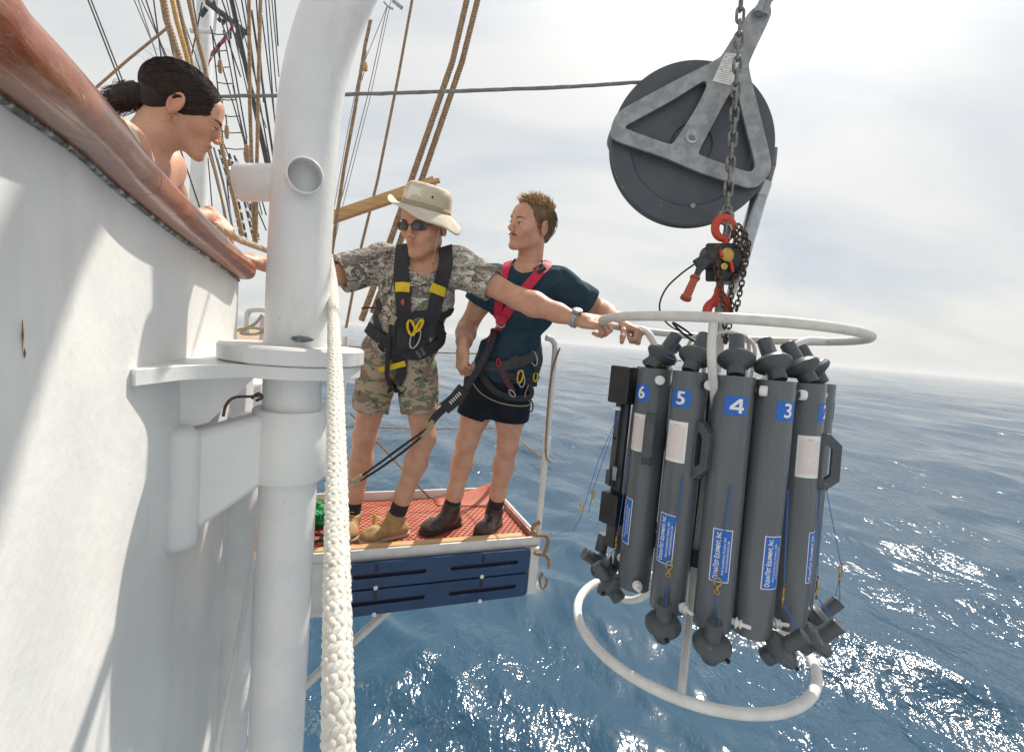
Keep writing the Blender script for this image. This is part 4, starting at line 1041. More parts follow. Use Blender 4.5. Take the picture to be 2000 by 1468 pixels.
# inner cables of the frame top
for k, P in enumerate([[at(1295, 690, 1.55), at(1310, 700, 1.5), at(1330, 705, 1.5)], [at(1285, 678, 1.6), at(1305, 672, 1.6), at(1322, 690, 1.55)]]):
    tag(rl('trigger_line', M_['bluecord'], lambda q: None) if False else (lambda mb: (mb.tube(bez(P, 6), .0018, 6), mb.build('trigger_line', M_['bluecord']))[1])(MB()), ['thin trigger line across the lids between bottles 6 and 5', 'thin trigger line near the left hand grip of the ring'][k], 'cord')

# ================================================================== SHEAVE
DS = 1.78
def sp_(px, py): return ((px - 1345) / 900 * DS, -(py - 278) / 900 * DS)
SM = Matrix.Identity(4); o_ = at(1345, 278, DS)
for i in range(3): SM[i][0] = CR[i]; SM[i][1] = CU[i]; SM[i][2] = -F3[i]; SM[i][3] = o_[i]
SM = SM @ Matrix.Rotation(R_(-3), 4, 'Y') @ Matrix.Rotation(R_(3), 4, 'X')
shv = thing('sheave_block', 'big dark grey sheave in a galvanised triangular steel side plate', 'pulley', M=SM)
def sb(name, mt, fn, par=shv, **k):
    mb = MB(); fn(mb); return mb.build(name, mt, par, local=True, **k)
cR = 156.5 / 900 * DS
def disc(q):
    c = sp_(1350, 283)
    Mx_ = Matrix.Translation((c[0], c[1], 0))
    pr = [(.0005, -.030), (cR * .93, -.030), (cR * .985, -.036), (cR, -.034), (cR, -.026), (cR * .96, -.018), (cR * .96, -.006), (cR, .004), (cR, .012), (cR * .985, .014), (cR * .82, .012), (cR * .76, .010), (cR * .735, .002), (cR * .72, .001), (cR * .28, .002), (cR * .265, .003), (cR * .26, .009), (cR * .255, .009), (cR * .245, .002), (.0005, .002)]
    q.lathe(pr, 120, Mx_, cap=False)
sb('sheave_wheel', M_['sheave'], disc, ang=25)
for (x, y) in ((1353, 402), (1334, 163)):
    c = sp_(x, y); sb('wheel_bolt', M_['galv'], lambda q: q.lathe([(.010, .012), (.010, .016), (.004, .018)], 12, Matrix.Translation((c[0], c[1], 0))))
def zp(x, y): return (1150 + x * .3135, y * .3135)     # coordinates read from an enlarged view
def plate_pts():
    o_ = [(925, 190), (960, 150), (1010, 122), (1050, 125), (1072, 150), (1070, 200), (955, 440), (945, 490), (1040, 830), (1100, 1060), (1085, 1120), (1020, 1190), (960, 1195), (880, 1170), (640, 1085), (480, 1010), (300, 945), (150, 890), (130, 850), (135, 800), (160, 740), (200, 705), (520, 545), (770, 430), (800, 395)]
    h1 = [(240, 795), (500, 665), (680, 555), (700, 560), (704, 590), (640, 720), (520, 905), (500, 925), (470, 920), (230, 830), (217, 815)]
    h2 = [(845, 620), (870, 615), (890, 640), (930, 800), (1000, 1050), (995, 1080), (975, 1100), (940, 1095), (670, 995), (658, 975), (740, 820)]
    return [sp_(*zp(*p)) for p in o_], [sp_(*zp(*p)) for p in h1], [sp_(*zp(*p)) for p in h2]
def rnd(P, n=3):
    """Chaikin corner rounding"""
    for _ in range(2):
        Q = []
        for i in range(len(P)):
            a_, b_ = Vector(P[i]), Vector(P[(i + 1) % len(P)]); Q += [tuple(a_.lerp(b_, .22)), tuple(a_.lerp(b_, .78))]
        P = Q
    return P
o1, h1, h2 = plate_pts()
mb = MB(); mb.prism(rnd(o1), .030, .042, holes=[rnd(h1), rnd(h2)]); mb.build('side_plate', M_['galv'], shv, local=True, bev=.0022, ang=30)
mb = MB(); mb.prism(rnd(o1), -.062, -.052, holes=[rnd(h1), rnd(h2)]); mb.build('rear_side_plate', M_['galv'], shv, local=True, ang=30)
c = sp_(*zp(622, 885))
sb('axle_bolt', M_['steel'], lambda q: (q.lathe([(.026, .042), (.026, .046), (.024, .047)], 28, Matrix.Translation((c[0], c[1], 0))), q.lathe([(.0155, .047), (.0155, .056), (.014, .058)], 6, Matrix.Translation((c[0], c[1], 0))), q.lathe([(.008, .058), (.008, .066), (.006, .068)], 14, Matrix.Translation((c[0], c[1], 0)))))
for (x, y) in ((1000, 1120), (190, 790)):
    cc_ = sp_(*zp(x, y)); sb('spacer', M_['galv'], lambda q: q.lathe([(.012, -.052), (.012, .030)], 14, Matrix.Translation((cc_[0], cc_[1], 0))))
# printed plate
lp = [sp_(*zp(*p)) for p in ((808, 398), (900, 410), (852, 592), (735, 560))]
la = sb('rating_label', M_['white_label'], lambda q: q.add([(p[0], p[1], .0432) for p in lp], [(3, 2, 1, 0)]), smooth=False)
def lab(q):
    A_, B_, C_, D_ = [Vector(p) for p in lp]
    for k in range(13):
        f_ = (k + .8) / 14; l_, r__ = A_.lerp(D_, f_), B_.lerp(C_, f_)
        x = .08
        while x < .92:
            w_ = random.uniform(.03, .12); 
            if random.random() < .75:
                p0, p1 = l_.lerp(r__, x), l_.lerp(r__, min(x + w_, .94)); dn = (D_ - A_) * (.018 if k not in (1, 7) else .035)
                q.add([(p0.x, p0.y, .0436), (p1.x, p1.y, .0436), (p1.x + dn.x, p1.y + dn.y, .0436), (p0.x + dn.x, p0.y + dn.y, .0436)], [(3, 2, 1, 0)])
            x += w_ + .03
sb('print_lines', mat('grey_ink', (.22, .23, .25), .6), lab, la, smooth=False)
c = sp_(*zp(1000, 165))
sb('shackle_pin', M_['galv'], lambda q: (q.lathe([(.021, .043), (.021, .050), (.018, .052)], 24, Matrix.Translation((c[0], c[1], 0))), q.lathe([(.011, .052), (.011, .060)], 16, Matrix.Translation((c[0], c[1], 0)))))
sb('shackle', M_['galv'], lambda q: (q.tube([sp_(*zp(985, 190)) + (.052,), sp_(*zp(1010, 120)) + (.052,), sp_(*zp(1052, 35)) + (.02,)], [.016, .013, .011], 12), q.tube([sp_(*zp(1020, 200)) + (.048,), sp_(*zp(1046, 120)) + (.048,), sp_(*zp(1072, 35)) + (.01,)], [.016, .013, .011], 12)))
sb('swivel', M_['sheave'], lambda q: q.lathe([(.012, -.05), (.026, -.04), (.030, -.01), (.028, .02), (.010, .04)], 20, Matrix.Translation(sp_(1492, -2) + (.01,)) @ Matrix.Rotation(R_(-90), 4, 'X') @ Matrix.Rotation(R_(20), 4, 'Y')), ang=60)
# cable guide tube leaving the sheave to the right, down to the sampler
gt = thing('cable_termination', 'bare steel tube running from the right of the sheave down behind the lever hoist', 'tube', at(1480, 400, 1.80))
mb = MB(); mb.tube([at(1512, 290, 1.80), at(1509, 322, 1.80), at(1497, 366, 1.80)], .0125, 16); mb.build('armoured_cable', M_['cable'], gt)
mb = MB(); mb.tube([at(1487, 366, 1.80), at(1480, 392, 1.80), at(1458, 470, 1.79), at(1440, 540, 1.77)], [.0300, .0300, .0285, .026], 24); mb.build('steel_tube', M_['steel'], gt)
mb = MB(); mb.tube([at(1490, 358, 1.80), at(1480, 387, 1.80)], [.0325, .0325], 24); mb.build('end_collar', M_['steel'], gt)
mb = MB(); mb.tube([at(1440, 540, 1.77), at(1425, 580, 1.74), at(1405, 610, 1.72)], [.020, .015, .013], 16); mb.build('lower_tube', M_['steel'], gt)
mb = MB(); mb.tube(bez([at(1365, 510, 1.72), at(1330, 535, 1.74), at(1300, 565, 1.76), at(1288, 600, 1.76), at(1302, 630, 1.74), at(1335, 650, 1.70), at(1352, 655, 1.68)], 8), .0035, 8); tag(mb.build('black_hose', M_['black']), 'thin black cable bowing from the hoist down to the frame top', 'cable')
mb = MB(); mb.tube(bez([at(1352, 655, 1.62), at(1335, 642, 1.60), at(1315, 630, 1.58), at(1322, 640, 1.58), at(1345, 660, 1.6), at(1360, 668, 1.6)], 6), .004, 8); tag(mb.build('cable_pigtail', M_['black']), 'short black cable pigtail looped at the back of the top ring', 'cable')

# ================================================================== CHAINS
def link_mesh(L_, W_, r, name, mt, n=8, seg=8):
    pts = []
    h_ = L_ / 2 - W_ / 2
    for k in range(seg + 1): a_ = math.pi * k / seg; pts.append((W_ / 2 * math.cos(a_), 0, h_ + W_ / 2 * math.sin(a_)))
    for k in range(seg + 1): a_ = math.pi + math.pi * k / seg; pts.append((W_ / 2 * math.cos(a_), 0, -h_ + W_ / 2 * math.sin(a_)))
    mb = MB(); mb.tube(pts, r, n, closed=True)
    me = bpy.data.meshes.new(name); me.from_pydata(mb.v, [], mb.f); me.materials.append(mt); me.polygons.foreach_set('use_smooth', [True] * len(me.polygons)); return me
def chain(label, pts, pitch, W_, r, mt, name='chain', first=0):
    P = bez(pts, 12); s = [0.0]
    for i in range(1, len(P)): s.append(s[-1] + (P[i] - P[i - 1]).length)
    n = int(s[-1] / pitch); t_ = thing(name, label, 'chain', P[0])
    me = link_mesh(pitch + 2 * r + .0005, W_, r, 'link', mt)
    inv = WM[t_.name].inverted()
    for k in range(n):
        d_ = (k + .5) * pitch
        i = next(j for j in range(1, len(s)) if s[j] >= d_); f_ = (d_ - s[i - 1]) / (s[i] - s[i - 1])
        c = P[i - 1].lerp(P[i], f_); tg = (P[i] - P[i - 1]).normalized()
        Mx_ = frame(c, tg, CR) @ Matrix.Rotation(R_(12 + random.uniform(-14, 14) + (90 if (k + first) % 2 else 0)), 4, 'Z')
        o = bpy.data.objects.new('link', me); COL.objects.link(o); o.parent = t_; o.matrix_basis = inv @ Mx_
    return t_
DC = 1.655
chain('heavy steel chain hanging in front of the sheave down to the orange hook', [at(1449, -30, DC), at(1444, 60, DC), at(1436, 190, DC), at(1430, 280, DC), at(1422, 380, DC), at(1418, 432, DC)], .0445, .0255, .0054, M_['chain'])

# ================================================================== LEVER HOIST
ho = thing('lever_hoist', 'dark lever chain hoist with orange hooks and an orange lever grip', 'hoist', at(1420, 520, 1.64))
DH = 1.64
def zh(x, y, d=DH): return at(1240 + x * .20434, 400 + y * .20434, d)
mb = MB(); mb.tube(bez([zh(855, 60), zh(815, 90), zh(820, 150), zh(870, 180), zh(920, 150), zh(925, 90), zh(885, 60), zh(855, 60)], 5), .0085, 8); mb.tube([zh(880, 150), zh(878, 230), zh(860, 330)], .0105, 10); mb.build('joining_link', M_['chain'], ho)
# eye hook: open ring
P = [zh(850 + 84 * math.cos(R_(a_)), 225 + 98 * -math.sin(R_(a_))) for a_ in range(-65, 275, 15)]
mb = MB(); mb.tube(P, [.0125 + .003 * math.sin(math.pi * i / (len(P) - 1)) for i in range(len(P))], 14); mb.tube([zh(885, 300), zh(870, 350), zh(860, 400)], [.015, .012, .010], 12); mb.build('top_hook', M_['orange'], ho)
mb = MB(); mb.tube([zh(905, 190, 1.625), zh(925, 230, 1.625), zh(900, 330, 1.625)], .0045, 8); mb.build('safety_latch', M_['steel'], ho)
mb = MB()
Mh = frame(zh(850, 540), -F3, CR)
mb.lathe([(.052, -.045), (.058, -.035), (.058, .028), (.050, .036)], 28, frame(zh(900, 545, 1.66), CR * .9 - F3 * .35))
mb.box((0, 0, 0), (.105, .135, .022), frame(zh(820, 550, 1.63), -F3, CR), bev=.008)
mb.build('hoist_body', M_['black'], ho, ang=35)
mb = MB(); mb.box((0, 0, 0), (.045, .085, .05), frame(zh(745, 510, 1.62), -F3, CR), bev=.01); mb.lathe([(.033, -.02), (.038, -.012), (.038, .012), (.028, .020)], 20, frame(zh(700, 510, 1.61), CR)); mb.build('ratchet_housing', mat('hoist_iron', (.03, .03, .035), .45, .4, var=(.06, .05, .05), vscale=60), ho, ang=35)
mb = MB(); mb.lathe([(.016, -.02), (.024, -.015), (.024, .006), (.016, .012)], 20, frame(zh(880, 480, 1.60), -F3)); mb.lathe([(.010, 0), (.012, .02)], 12, frame(zh(830, 600, 1.61), -F3)); mb.build('brass_gear', M_['gold'], ho)
mb = MB(); mb.box((0, 0, 0), (.060, .040, .06), frame(zh(885, 700, 1.66), -F3, CR), bev=.004); mb.build('bottom_housing', M_['galv'], ho)
mb = MB(); mb.tube([zh(870, 440, 1.60), zh(920, 560, 1.60), zh(935, 640, 1.61)], .006, 8); mb.tube([zh(800, 430, 1.60), zh(830, 500, 1.59)], .008, 8); mb.build('red_link', M_['orange'], ho)
mb = MB(); mb.tube([zh(690, 520, 1.60), zh(640, 580, 1.585), zh(605, 640, 1.575), zh(580, 700, 1.57)], [.022, .016, .011, .010], 12); mb.box((0, 0, 0), (.034, .036, .02), frame(zh(620, 550, 1.58), -F3, CR + CU * .6), bev=.004); mb.build('lever_arm', mat('lever_iron', (.045, .05, .055), .45, .3), ho, ang=35)
a0, a1 = zh(578, 690, 1.57), zh(482, 900, 1.555); 
prof = []
Lg = (a1 - a0).length
for k in range(25):
    z = Lg * k / 24; prof.append((.0125 + .0025 * (k / 24) + .0011 * math.sin(k * 1.9), z))
prof = [(.017, 0), (.017, .006)] + prof[2:] + [(.0185, Lg - .01), (.0185, Lg), (.013, Lg + .003)]
mb = MB(); mb.lathe(prof, 20, frame(a0, a1 - a0)); mb.build('lever_grip', mat('orange_rubber', (.45, .09, .04), .6, var=(.34, .08, .05), vscale=60, bump=.0005, bscale=150), ho, ang=60)
mb = MB(); mb.tube(bez([zh(805, 760), zh(800, 850), zh(760, 920), zh(710, 960), zh(690, 1010), zh(700, 1060), zh(740, 1085)], 6), [.010, .011, .013, .015, .017] + [.0165] * 32, 12); mb.tube(bez([zh(810, 860), zh(850, 880), zh(880, 940), zh(900, 1010), zh(880, 1060)], 6), .013, 12)
mb.lathe([(.014, -.008), (.024, -.006), (.024, .006), (.014, .008)], 16, frame(zh(808, 815), CR)); mb.build('bottom_hook', M_['orange'], ho)
mb = MB(); mb.tube([zh(795, 900, 1.66), zh(800, 1060, 1.66), zh(800, 1500, 1.665)], .0125, 14); mb.build('lift_bolt', M_['galv'], ho)
def zc(x, y, d): return zh(x, y, d)
ch = [('short strand of rusty chain on the left side of the lever hoist', [(800, 400), (770, 470), (775, 580), (790, 700), (815, 760)], 1.585),
      ('rusty chain strand running down the middle of the lever hoist to the sampler', [(820, 640), (820, 760), (835, 880), (850, 1000), (860, 1150), (850, 1330)], 1.60),
      ('rusty chain bundle strand on the right edge of the lever hoist', [(975, 190), (1040, 260), (1085, 370), (1070, 500), (1045, 620), (1020, 760), (990, 900), (970, 1020)], 1.60),
      ('rusty chain strand inside the bundle right of the lever hoist', [(960, 220), (990, 300), (1030, 400), (1035, 520), (1000, 640), (930, 740), (920, 880), (925, 1010), (900, 1160), (870, 1330)], 1.61),
      ('dark chain strand looped beside the orange top hook', [(940, 250), (960, 340), (985, 430), (1000, 540), (1010, 620), (1050, 660)], 1.62),
      ('dark chain strand hanging behind the hoist chain bundle', [(990, 200), (1060, 330), (1050, 460), (1000, 520), (985, 420), (960, 330)], 1.63)]
for lb, pp, dd in ch:
    chain(lb, [zc(x, y, dd) for x, y in pp], .0175, .0145, .0028, M_['rustchain'], 'hoist_chain')
# ================================================================== PEOPLE: smooth implicit bodies
class SDF:
    """soft union of tapered capsules and ellipsoids, turned into one closed surface"""
    def __init__(s, k=.02): s.pr = []; s.k = k
    def cone(s, a, b, r1, r2, k=None): s.pr.append(('c', Vector(a), Vector(b), r1, r2, s.k if k is None else k, 1)); return s
    def chain(s, pts, rs, k=None):
        for i in range(len(pts) - 1): s.cone(pts[i], pts[i + 1], rs[i], rs[i + 1], k)
        return s
    def ell(s, c, r, M=None, k=None, sub=False): s.pr.append(('e', Vector(c), Vector(r), M or Matrix.Identity(3), None, s.k if k is None else k, -1 if sub else 1)); return s
    def subcone(s, a, b, r1, r2, k=None): s.pr.append(('c', Vector(a), Vector(b), r1, r2, s.k if k is None else k, -1)); return s
    def xf(s, M):
        R3 = M.to_3x3(); sc_ = R3.col[0].length; Rn = R3 * (1 / sc_)
        o = SDF(s.k)
        for p in s.pr:
            if p[0] == 'c': o.pr.append(('c', M @ p[1], M @ p[2], p[3] * sc_, p[4] * sc_, p[5] * sc_, p[6]))
            else: o.pr.append(('e', M @ p[1], p[2] * sc_, Rn @ p[3], None, p[5] * sc_, p[6]))
        return o
    def join(s, o): s.pr += o.pr; return s
    def bounds(s):
        lo = np.full(3, 1e9); hi = -lo
        for p in s.pr:
            if p[6] < 0: continue
            if p[0] == 'c':
                for q, r in ((p[1], p[3]), (p[2], p[4])): lo = np.minimum(lo, np.array(q) - r); hi = np.maximum(hi, np.array(q) + r)
            else:
                r = max(p[2]); lo = np.minimum(lo, np.array(p[1]) - r); hi = np.maximum(hi, np.array(p[1]) + r)
        return lo, hi
    def eval(s, h, infl=0.0, lo=None, hi=None, pad=.02):
        if lo is None: lo, hi = s.bounds()
        lo = np.array(lo, float) - pad - infl; hi = np.array(hi, float) + pad + infl
        n = np.ceil((hi - lo) / h).astype(int) + 1
        D = np.full(n, .06, np.float32); ax_ = [lo[i] + h * np.arange(n[i]) for i in range(3)]
        for p in s.pr:
            k = max(p[5], 1e-5)
            if p[0] == 'c':
                l_ = np.minimum(np.array(p[1]), np.array(p[2])) - max(p[3], p[4]); u_ = np.maximum(np.array(p[1]), np.array(p[2])) + max(p[3], p[4])
            else:
                rm = max(p[2]); l_ = np.array(p[1]) - rm; u_ = np.array(p[1]) + rm
            mg = k + .03 + infl
            i0 = np.maximum(np.floor((l_ - mg - lo) / h).astype(int), 0); i1 = np.minimum(np.ceil((u_ + mg - lo) / h).astype(int) + 1, n)
            if (i1 <= i0).any(): continue
            sl_ = tuple(slice(i0[i], i1[i]) for i in range(3))
            X, Y, Z = np.meshgrid(*[ax_[i][sl_[i]].astype(np.float32) for i in range(3)], indexing='ij', sparse=True)
            if p[0] == 'c':
                a = p[1]; b = p[2]; d = b - a; L2 = max(d.length_squared, 1e-10)
                t = np.clip(((X - a.x) * d.x + (Y - a.y) * d.y + (Z - a.z) * d.z) / L2, 0, 1)
                q = np.sqrt((X - a.x - t * d.x) ** 2 + (Y - a.y - t * d.y) ** 2 + (Z - a.z - t * d.z) ** 2) - (p[3] + (p[4] - p[3]) * t)
            else:
                R3 = p[3].transposed(); x, y, z = X - p[1].x, Y - p[1].y, Z - p[1].z; r = p[2]
                u = (R3[0][0] * x + R3[0][1] * y + R3[0][2] * z) ; v = (R3[1][0] * x + R3[1][1] * y + R3[1][2] * z); w_ = (R3[2][0] * x + R3[2][1] * y + R3[2][2] * z)
                k0 = np.sqrt((u / r.x) ** 2 + (v / r.y) ** 2 + (w_ / r.z) ** 2); k1 = np.sqrt((u / r.x ** 2) ** 2 + (v / r.y ** 2) ** 2 + (w_ / r.z ** 2) ** 2)
                q = k0 * (k0 - 1) / np.maximum(k1, 1e-6)
            cur = D[sl_]
            if p[6] > 0:
                hh = np.maximum(k - np.abs(cur - q), 0) / k; D[sl_] = np.minimum(cur, q) - hh * hh * k * .25
            else:
                q = -q; hh = np.maximum(k - np.abs(cur - q), 0) / k; D[sl_] = np.maximum(cur, q) + hh * hh * k * .25
        return D - infl, lo, h
def grid_xyz(D, lo, h):
    return np.meshgrid(*[(lo[i] + h * np.arange(D.shape[i])).astype(np.float32) for i in range(3)], indexing='ij', sparse=True)
def polygonise(D, lo, h):
    g = vdb.FloatGrid(.06); g.copyFromArray(np.ascontiguousarray(D, dtype=np.float32))
    pts, quads = g.convertToQuads(0.0)
    return pts * h + np.array(lo), quads[:, ::-1]
def np_mesh(name, parts, mt, parent, smooth_it=0, attr=None):
    V = []; Q = []; n = 0
    for v, q in parts: V.append(v); Q.append(q + n); n += len(v)
    V = np.concatenate(V); Q = np.concatenate(Q)
    if smooth_it:
        for _ in range(smooth_it):
            acc = np.zeros_like(V); cnt = np.zeros(len(V))
            for a_, b_ in ((0, 1), (1, 2), (2, 3), (3, 0)):
                np.add.at(acc, Q[:, a_], V[Q[:, b_]]); np.add.at(acc, Q[:, b_], V[Q[:, a_]]); np.add.at(cnt, Q[:, a_], 1); np.add.at(cnt, Q[:, b_], 1)
            V = V * .5 + acc / np.maximum(cnt, 1)[:, None] * .5
    W = V
    if parent is not None:
        inv = np.array(WM[parent.name].inverted()); W = V @ inv[:3, :3].T + inv[:3, 3]
    me = bpy.data.meshes.new(name); me.vertices.add(len(V)); me.vertices.foreach_set('co', W.astype('f').ravel())
    me.loops.add(Q.size); me.loops.foreach_set('vertex_index', Q.ravel().astype('i'))
    me.polygons.add(len(Q)); me.polygons.foreach_set('loop_start', np.arange(0, Q.size, 4, dtype='i')); me.polygons.foreach_set('loop_total', np.full(len(Q), 4, dtype='i'))
    me.polygons.foreach_set('use_smooth', [True] * len(Q)); me.update(); me.validate()
    if attr is not None:
        c = attr(V).astype('f'); ca = me.color_attributes.new('tint', 'FLOAT_COLOR', 'POINT')
        ca.data.foreach_set('color', np.concatenate([c, np.ones((len(V), 1), 'f')], 1).ravel())
    me.materials.append(mt); o = bpy.data.objects.new(name, me); link(o, parent); o['_v'] = 0; del o['_v']
    return o, (V, Q)
def folds(X, Y, Z, seed, amp, freq, dirs=5, aniso=None):
    rg = np.random.default_rng(seed); o = 0
    for i in range(dirs):
        d = rg.normal(size=3); d /= np.linalg.norm(d)
        if aniso is not None: d = d * np.array(aniso); d /= np.linalg.norm(d)
        f = freq * rg.uniform(.6, 1.7); d2 = rg.normal(size=3) * freq * .35
        o = o + np.sin((X * d[0] + Y * d[1] + Z * d[2]) * f + 1.6 * np.sin(X * d2[0] + Y * d2[1] + Z * d2[2] + i) + rg.uniform(0, 6)) 
    o = o / dirs
    return amp * (o + .6 * np.abs(o))
def smax(a, b, k):
    h_ = np.maximum(k - np.abs(a - b), 0) / k; return np.maximum(a, b) + h_ * h_ * k * .25
def plane(X, Y, Z, p, n): n = Vector(n).normalized(); return (X - p[0]) * n.x + (Y - p[1]) * n.y + (Z - p[2]) * n.z

def head_sdf(female=False):
    """face towards +y, up +z, about 0.23 tall, centre between the ears"""
    s = SDF(.02)
    s.ell((0, -.018, .036), (.074, .097, .080), k=.02)
    s.ell((0, .028, -.015), (.060, .060, .082), k=.03)
    jw = .044 if female else .049
    for q in (-1, 1):
        s.cone((q * jw, -.006, -.056), (q * .016, .068, -.098), .018, .0155, k=.026)
        s.ell((q * .041, .060, -.020), (.020, .016, .018), k=.025)
    s.ell((0, .081, -.098), (.019, .0135, .0145), k=.014)
    s.ell((0, .070, -.060), (.030, .022, .026), k=.020)
    s.cone((-.036, .0765, .022), (-.010, .086, .016), .0085, .0085, k=.014); s.cone((.036, .0765, .022), (.010, .086, .016), .0085, .0085, k=.014)
    s.ell((0, .064, .046), (.046, .021, .030), k=.03)
    for q in (-1, 1): s.ell((q * .031, .098, .000), (.0165, .016, .0105), k=.012, sub=True)
    for q in (-1, 1):
        s.ell((q * .0305, .0738, .0052), (.0158, .0150, .0090), k=.003)
        s.ell((q * .0305, .0735, -.0095), (.0150, .0135, .0065), k=.004)
    ny = -.005 if female else 0
    s.cone((0, .086, .012), (0, .1070 + ny, -.024), .0080, .0092, k=.014)
    s.ell((0, .1100 + ny, -.028), (.0098, .0090, .0084), k=.007)
    for q in (-1, 1): s.ell((q * .0115, .100, -.0320), (.0062, .0095, .0062), k=.005)
    for q in (-1, 1): s.ell((q * .0062, .1030, -.0385), (.0032, .0045, .003), k=.002, sub=True)
    s.cone((-.0245, .081, -.0585), (0, .0945, -.0540), .0036, .0050, k=.004); s.cone((.0245, .081, -.0585), (0, .0945, -.0540), .0036, .0050, k=.004)
    s.cone((-.021, .0815, -.0645), (.021, .0815, -.0645), .0052, .0052, k=.006); s.ell((0, .0912, -.0668), (.013, .0068, .0060), k=.004)
    s.subcone((-.0255, .0855, -.0602), (0, .0990, -.0600), .0010, .0014, k=.0022); s.subcone((.0255, .0855, -.0602), (0, .0990, -.0600), .0010, .0014, k=.0022)
    for q in (-1, 1):
        c = Vector((q * .0765, -.012, -.004)); Rr = Matrix.Rotation(R_(q * -22), 3, 'Z') @ Matrix.Rotation(R_(-12), 3, 'X')
        s.ell(c, (.0075, .0175, .0300), Rr, k=.006)
        for a0_ in range(-120, 150, 24):
            p_ = lambda a_: c + Rr @ Vector((q * .007, -.0165 * math.cos(R_(a_)), .0270 * math.sin(R_(a_)) + .003))
            s.cone(p_(a0_), p_(a0_ + 24), .0034, .0034, k=.003)
        s.ell(c + Rr @ Vector((q * .011, .004, .001)), (.0065, .0085, .0150), Rr, k=.003, sub=True)
        s.ell(c + Rr @ Vector((q * .003, .004, -.026)), (.0055, .0065, .0075), Rr, k=.004)
    return s
def face_tint(Minv, beard=0.0, pink=1.0):
    A = np.array(Minv)
    def f(V):
        L_ = V @ A[:3, :3].T + A[:3, 3]; x, y, z = L_[:, 0], L_[:, 1], L_[:, 2]
        c = np.ones((len(V), 3)); s1 = np.sin(V[:, 0] * 41 + np.sin(V[:, 2] * 37) * 2) * np.sin(V[:, 1] * 47 + V[:, 2] * 29); c = c * (1 + np.outer(s1, [.035, .06, .06])); s2 = np.sin(V[:, 0] * 190 + V[:, 2] * 130) * np.sin(V[:, 1] * 170 - V[:, 2] * 210); c = c * (1 - np.outer(np.clip(s2 - .55, 0, 1), [.18, .28, .30]))
        def blend(mask, col):
            nonlocal c
            m_ = np.clip(mask, 0, 1)[:, None]; c = c * (1 - m_) + np.array(col) * m_
        inhead = (np.abs(x) < .1) & (np.abs(y) < .14) & (np.abs(z) < .15)
        g = lambda cx, cy, cz, rx, ry, rz: np.exp(-(((x - cx) / rx) ** 2 + ((y - cy) / ry) ** 2 + ((z - cz) / rz) ** 2) ** 1.5)
        blend((g(0, .092, -.060, .026, .018, .0095)) * .85 * inhead, (.90, .56, .53))
        for q in (-1, 1):
            blend(g(q * .042, .065, -.022, .024, .03, .02) * .35 * pink * inhead, (1.0, .72, .68))
            blend(g(q * .08, -.012, 0, .012, .03, .04) * .4 * inhead, (1.0, .72, .66))
        blend(g(0, .112, -.028, .014, .014, .014) * .45 * pink * inhead, (1.0, .70, .66))
        if beard:
            m_ = np.clip((.0 - z - .035) / .02, 0, 1) * np.clip((y + .01) / .03, 0, 1) * (z > -.135) * inhead
            blend(m_ * beard, (.66, .60, .57))
        return c
    return f

def hand_sdf(side, curl=(.5, .5, .5, .5), thumb=(0.6, .5), spread=.10, k=.006, sc=1.0, thumb_in=.0):
    """wrist at origin, fingers towards +y, back of the hand +z; side=+1 thumb towards +x"""
    s = SDF(k)
    s.ell((0, .050, 0), (.040, .054, .0145), k=.012)
    s.cone((.022 * side, .018, -.003), (.028 * side, .045, -.008), .017, .016, k=.016)
    s.cone((-.024 * side, .02, -.002), (-.028 * side, .06, -.004), .015, .012, k=.014)
    s.cone((0, -.03, 0), (0, .018, 0), .026, .025, k=.02)
    bx = (.029, .0095, -.0105, -.0290); ln = ((.040, .024, .019), (.045, .028, .020), (.042, .026, .020), (.033, .020, .018)); rr = (.0095, .0098, .0092, .0082)
    by = (.086, .091, .087, .078)
    for i in range(4):
        p = Vector((bx[i] * side, by[i], .001)); a = 0.0; sp = side * spread * (1.2 - i * .8)
        s.cone((bx[i] * side * .75, .05, .0), p, .011, .0105, k=.008)
        pts = [p]; c = curl[i]
        for j, l_ in enumerate(ln[i]):
            a += (c * 1.25, c * 1.55, c * 1.0)[j]
            d = Vector((math.sin(sp) * math.cos(a), math.cos(a) * math.cos(sp), -math.sin(a)))
            pts.append(pts[-1] + d * l_)
        r0 = rr[i]; s.chain(pts, [r0 * 1.08, r0, r0 * .92, r0 * .78], k=.0035)
        s.ell(pts[1], (r0 * 1.08,) * 3, k=.004)
    t0 = Vector((.026 * side, .022, -.008)); a, b = thumb
    d1 = Vector((math.cos(a) * side * .9, math.sin(a) + .25, -.35 - thumb_in)).normalized(); d2 = Vector((math.cos(a + b) * side, math.sin(a + b), -.55 - thumb_in * 1.5)).normalized(); d3 = Vector((math.cos(a + b * 2) * side, math.sin(a + b * 2), -.7 - thumb_in * 2)).normalized()
    q1 = t0 + d1 * .040; q2 = q1 + d2 * .032; q3 = q2 + d3 * .025
    s.chain([t0, q1, q2, q3], [.0165, .0125, .0112, .0088], k=.006)
    if sc != 1.0: s = s.xf(Matrix.Scale(sc, 4))
    return s
def skinmat(name, col, var):
    m = mat(name, col, .46, var=var, vscale=14, detail=8, bump=.0012, bscale=160, tint='tint', sss=.12, spec=.4)
    return m
def strands(name, mt, parent, curves_, r=.0009, n=3):
    mb = MB()
    for P in curves_:
        m_ = len(P); mb.tube(P, [r * (1 - .75 * (i / (m_ - 1)) ** 2) for i in range(m_)], n, caps=False)
    o = mb.build(name, mt, parent, ang=180); return o
def bvh_of(*vq):
    V = []; F = []; n = 0
    for v, q in vq: V += [tuple(x) for x in v]; F += [tuple(int(i) + n for i in f) for f in q]; n += len(v)
    return BVHTree.FromPolygons(V, F)
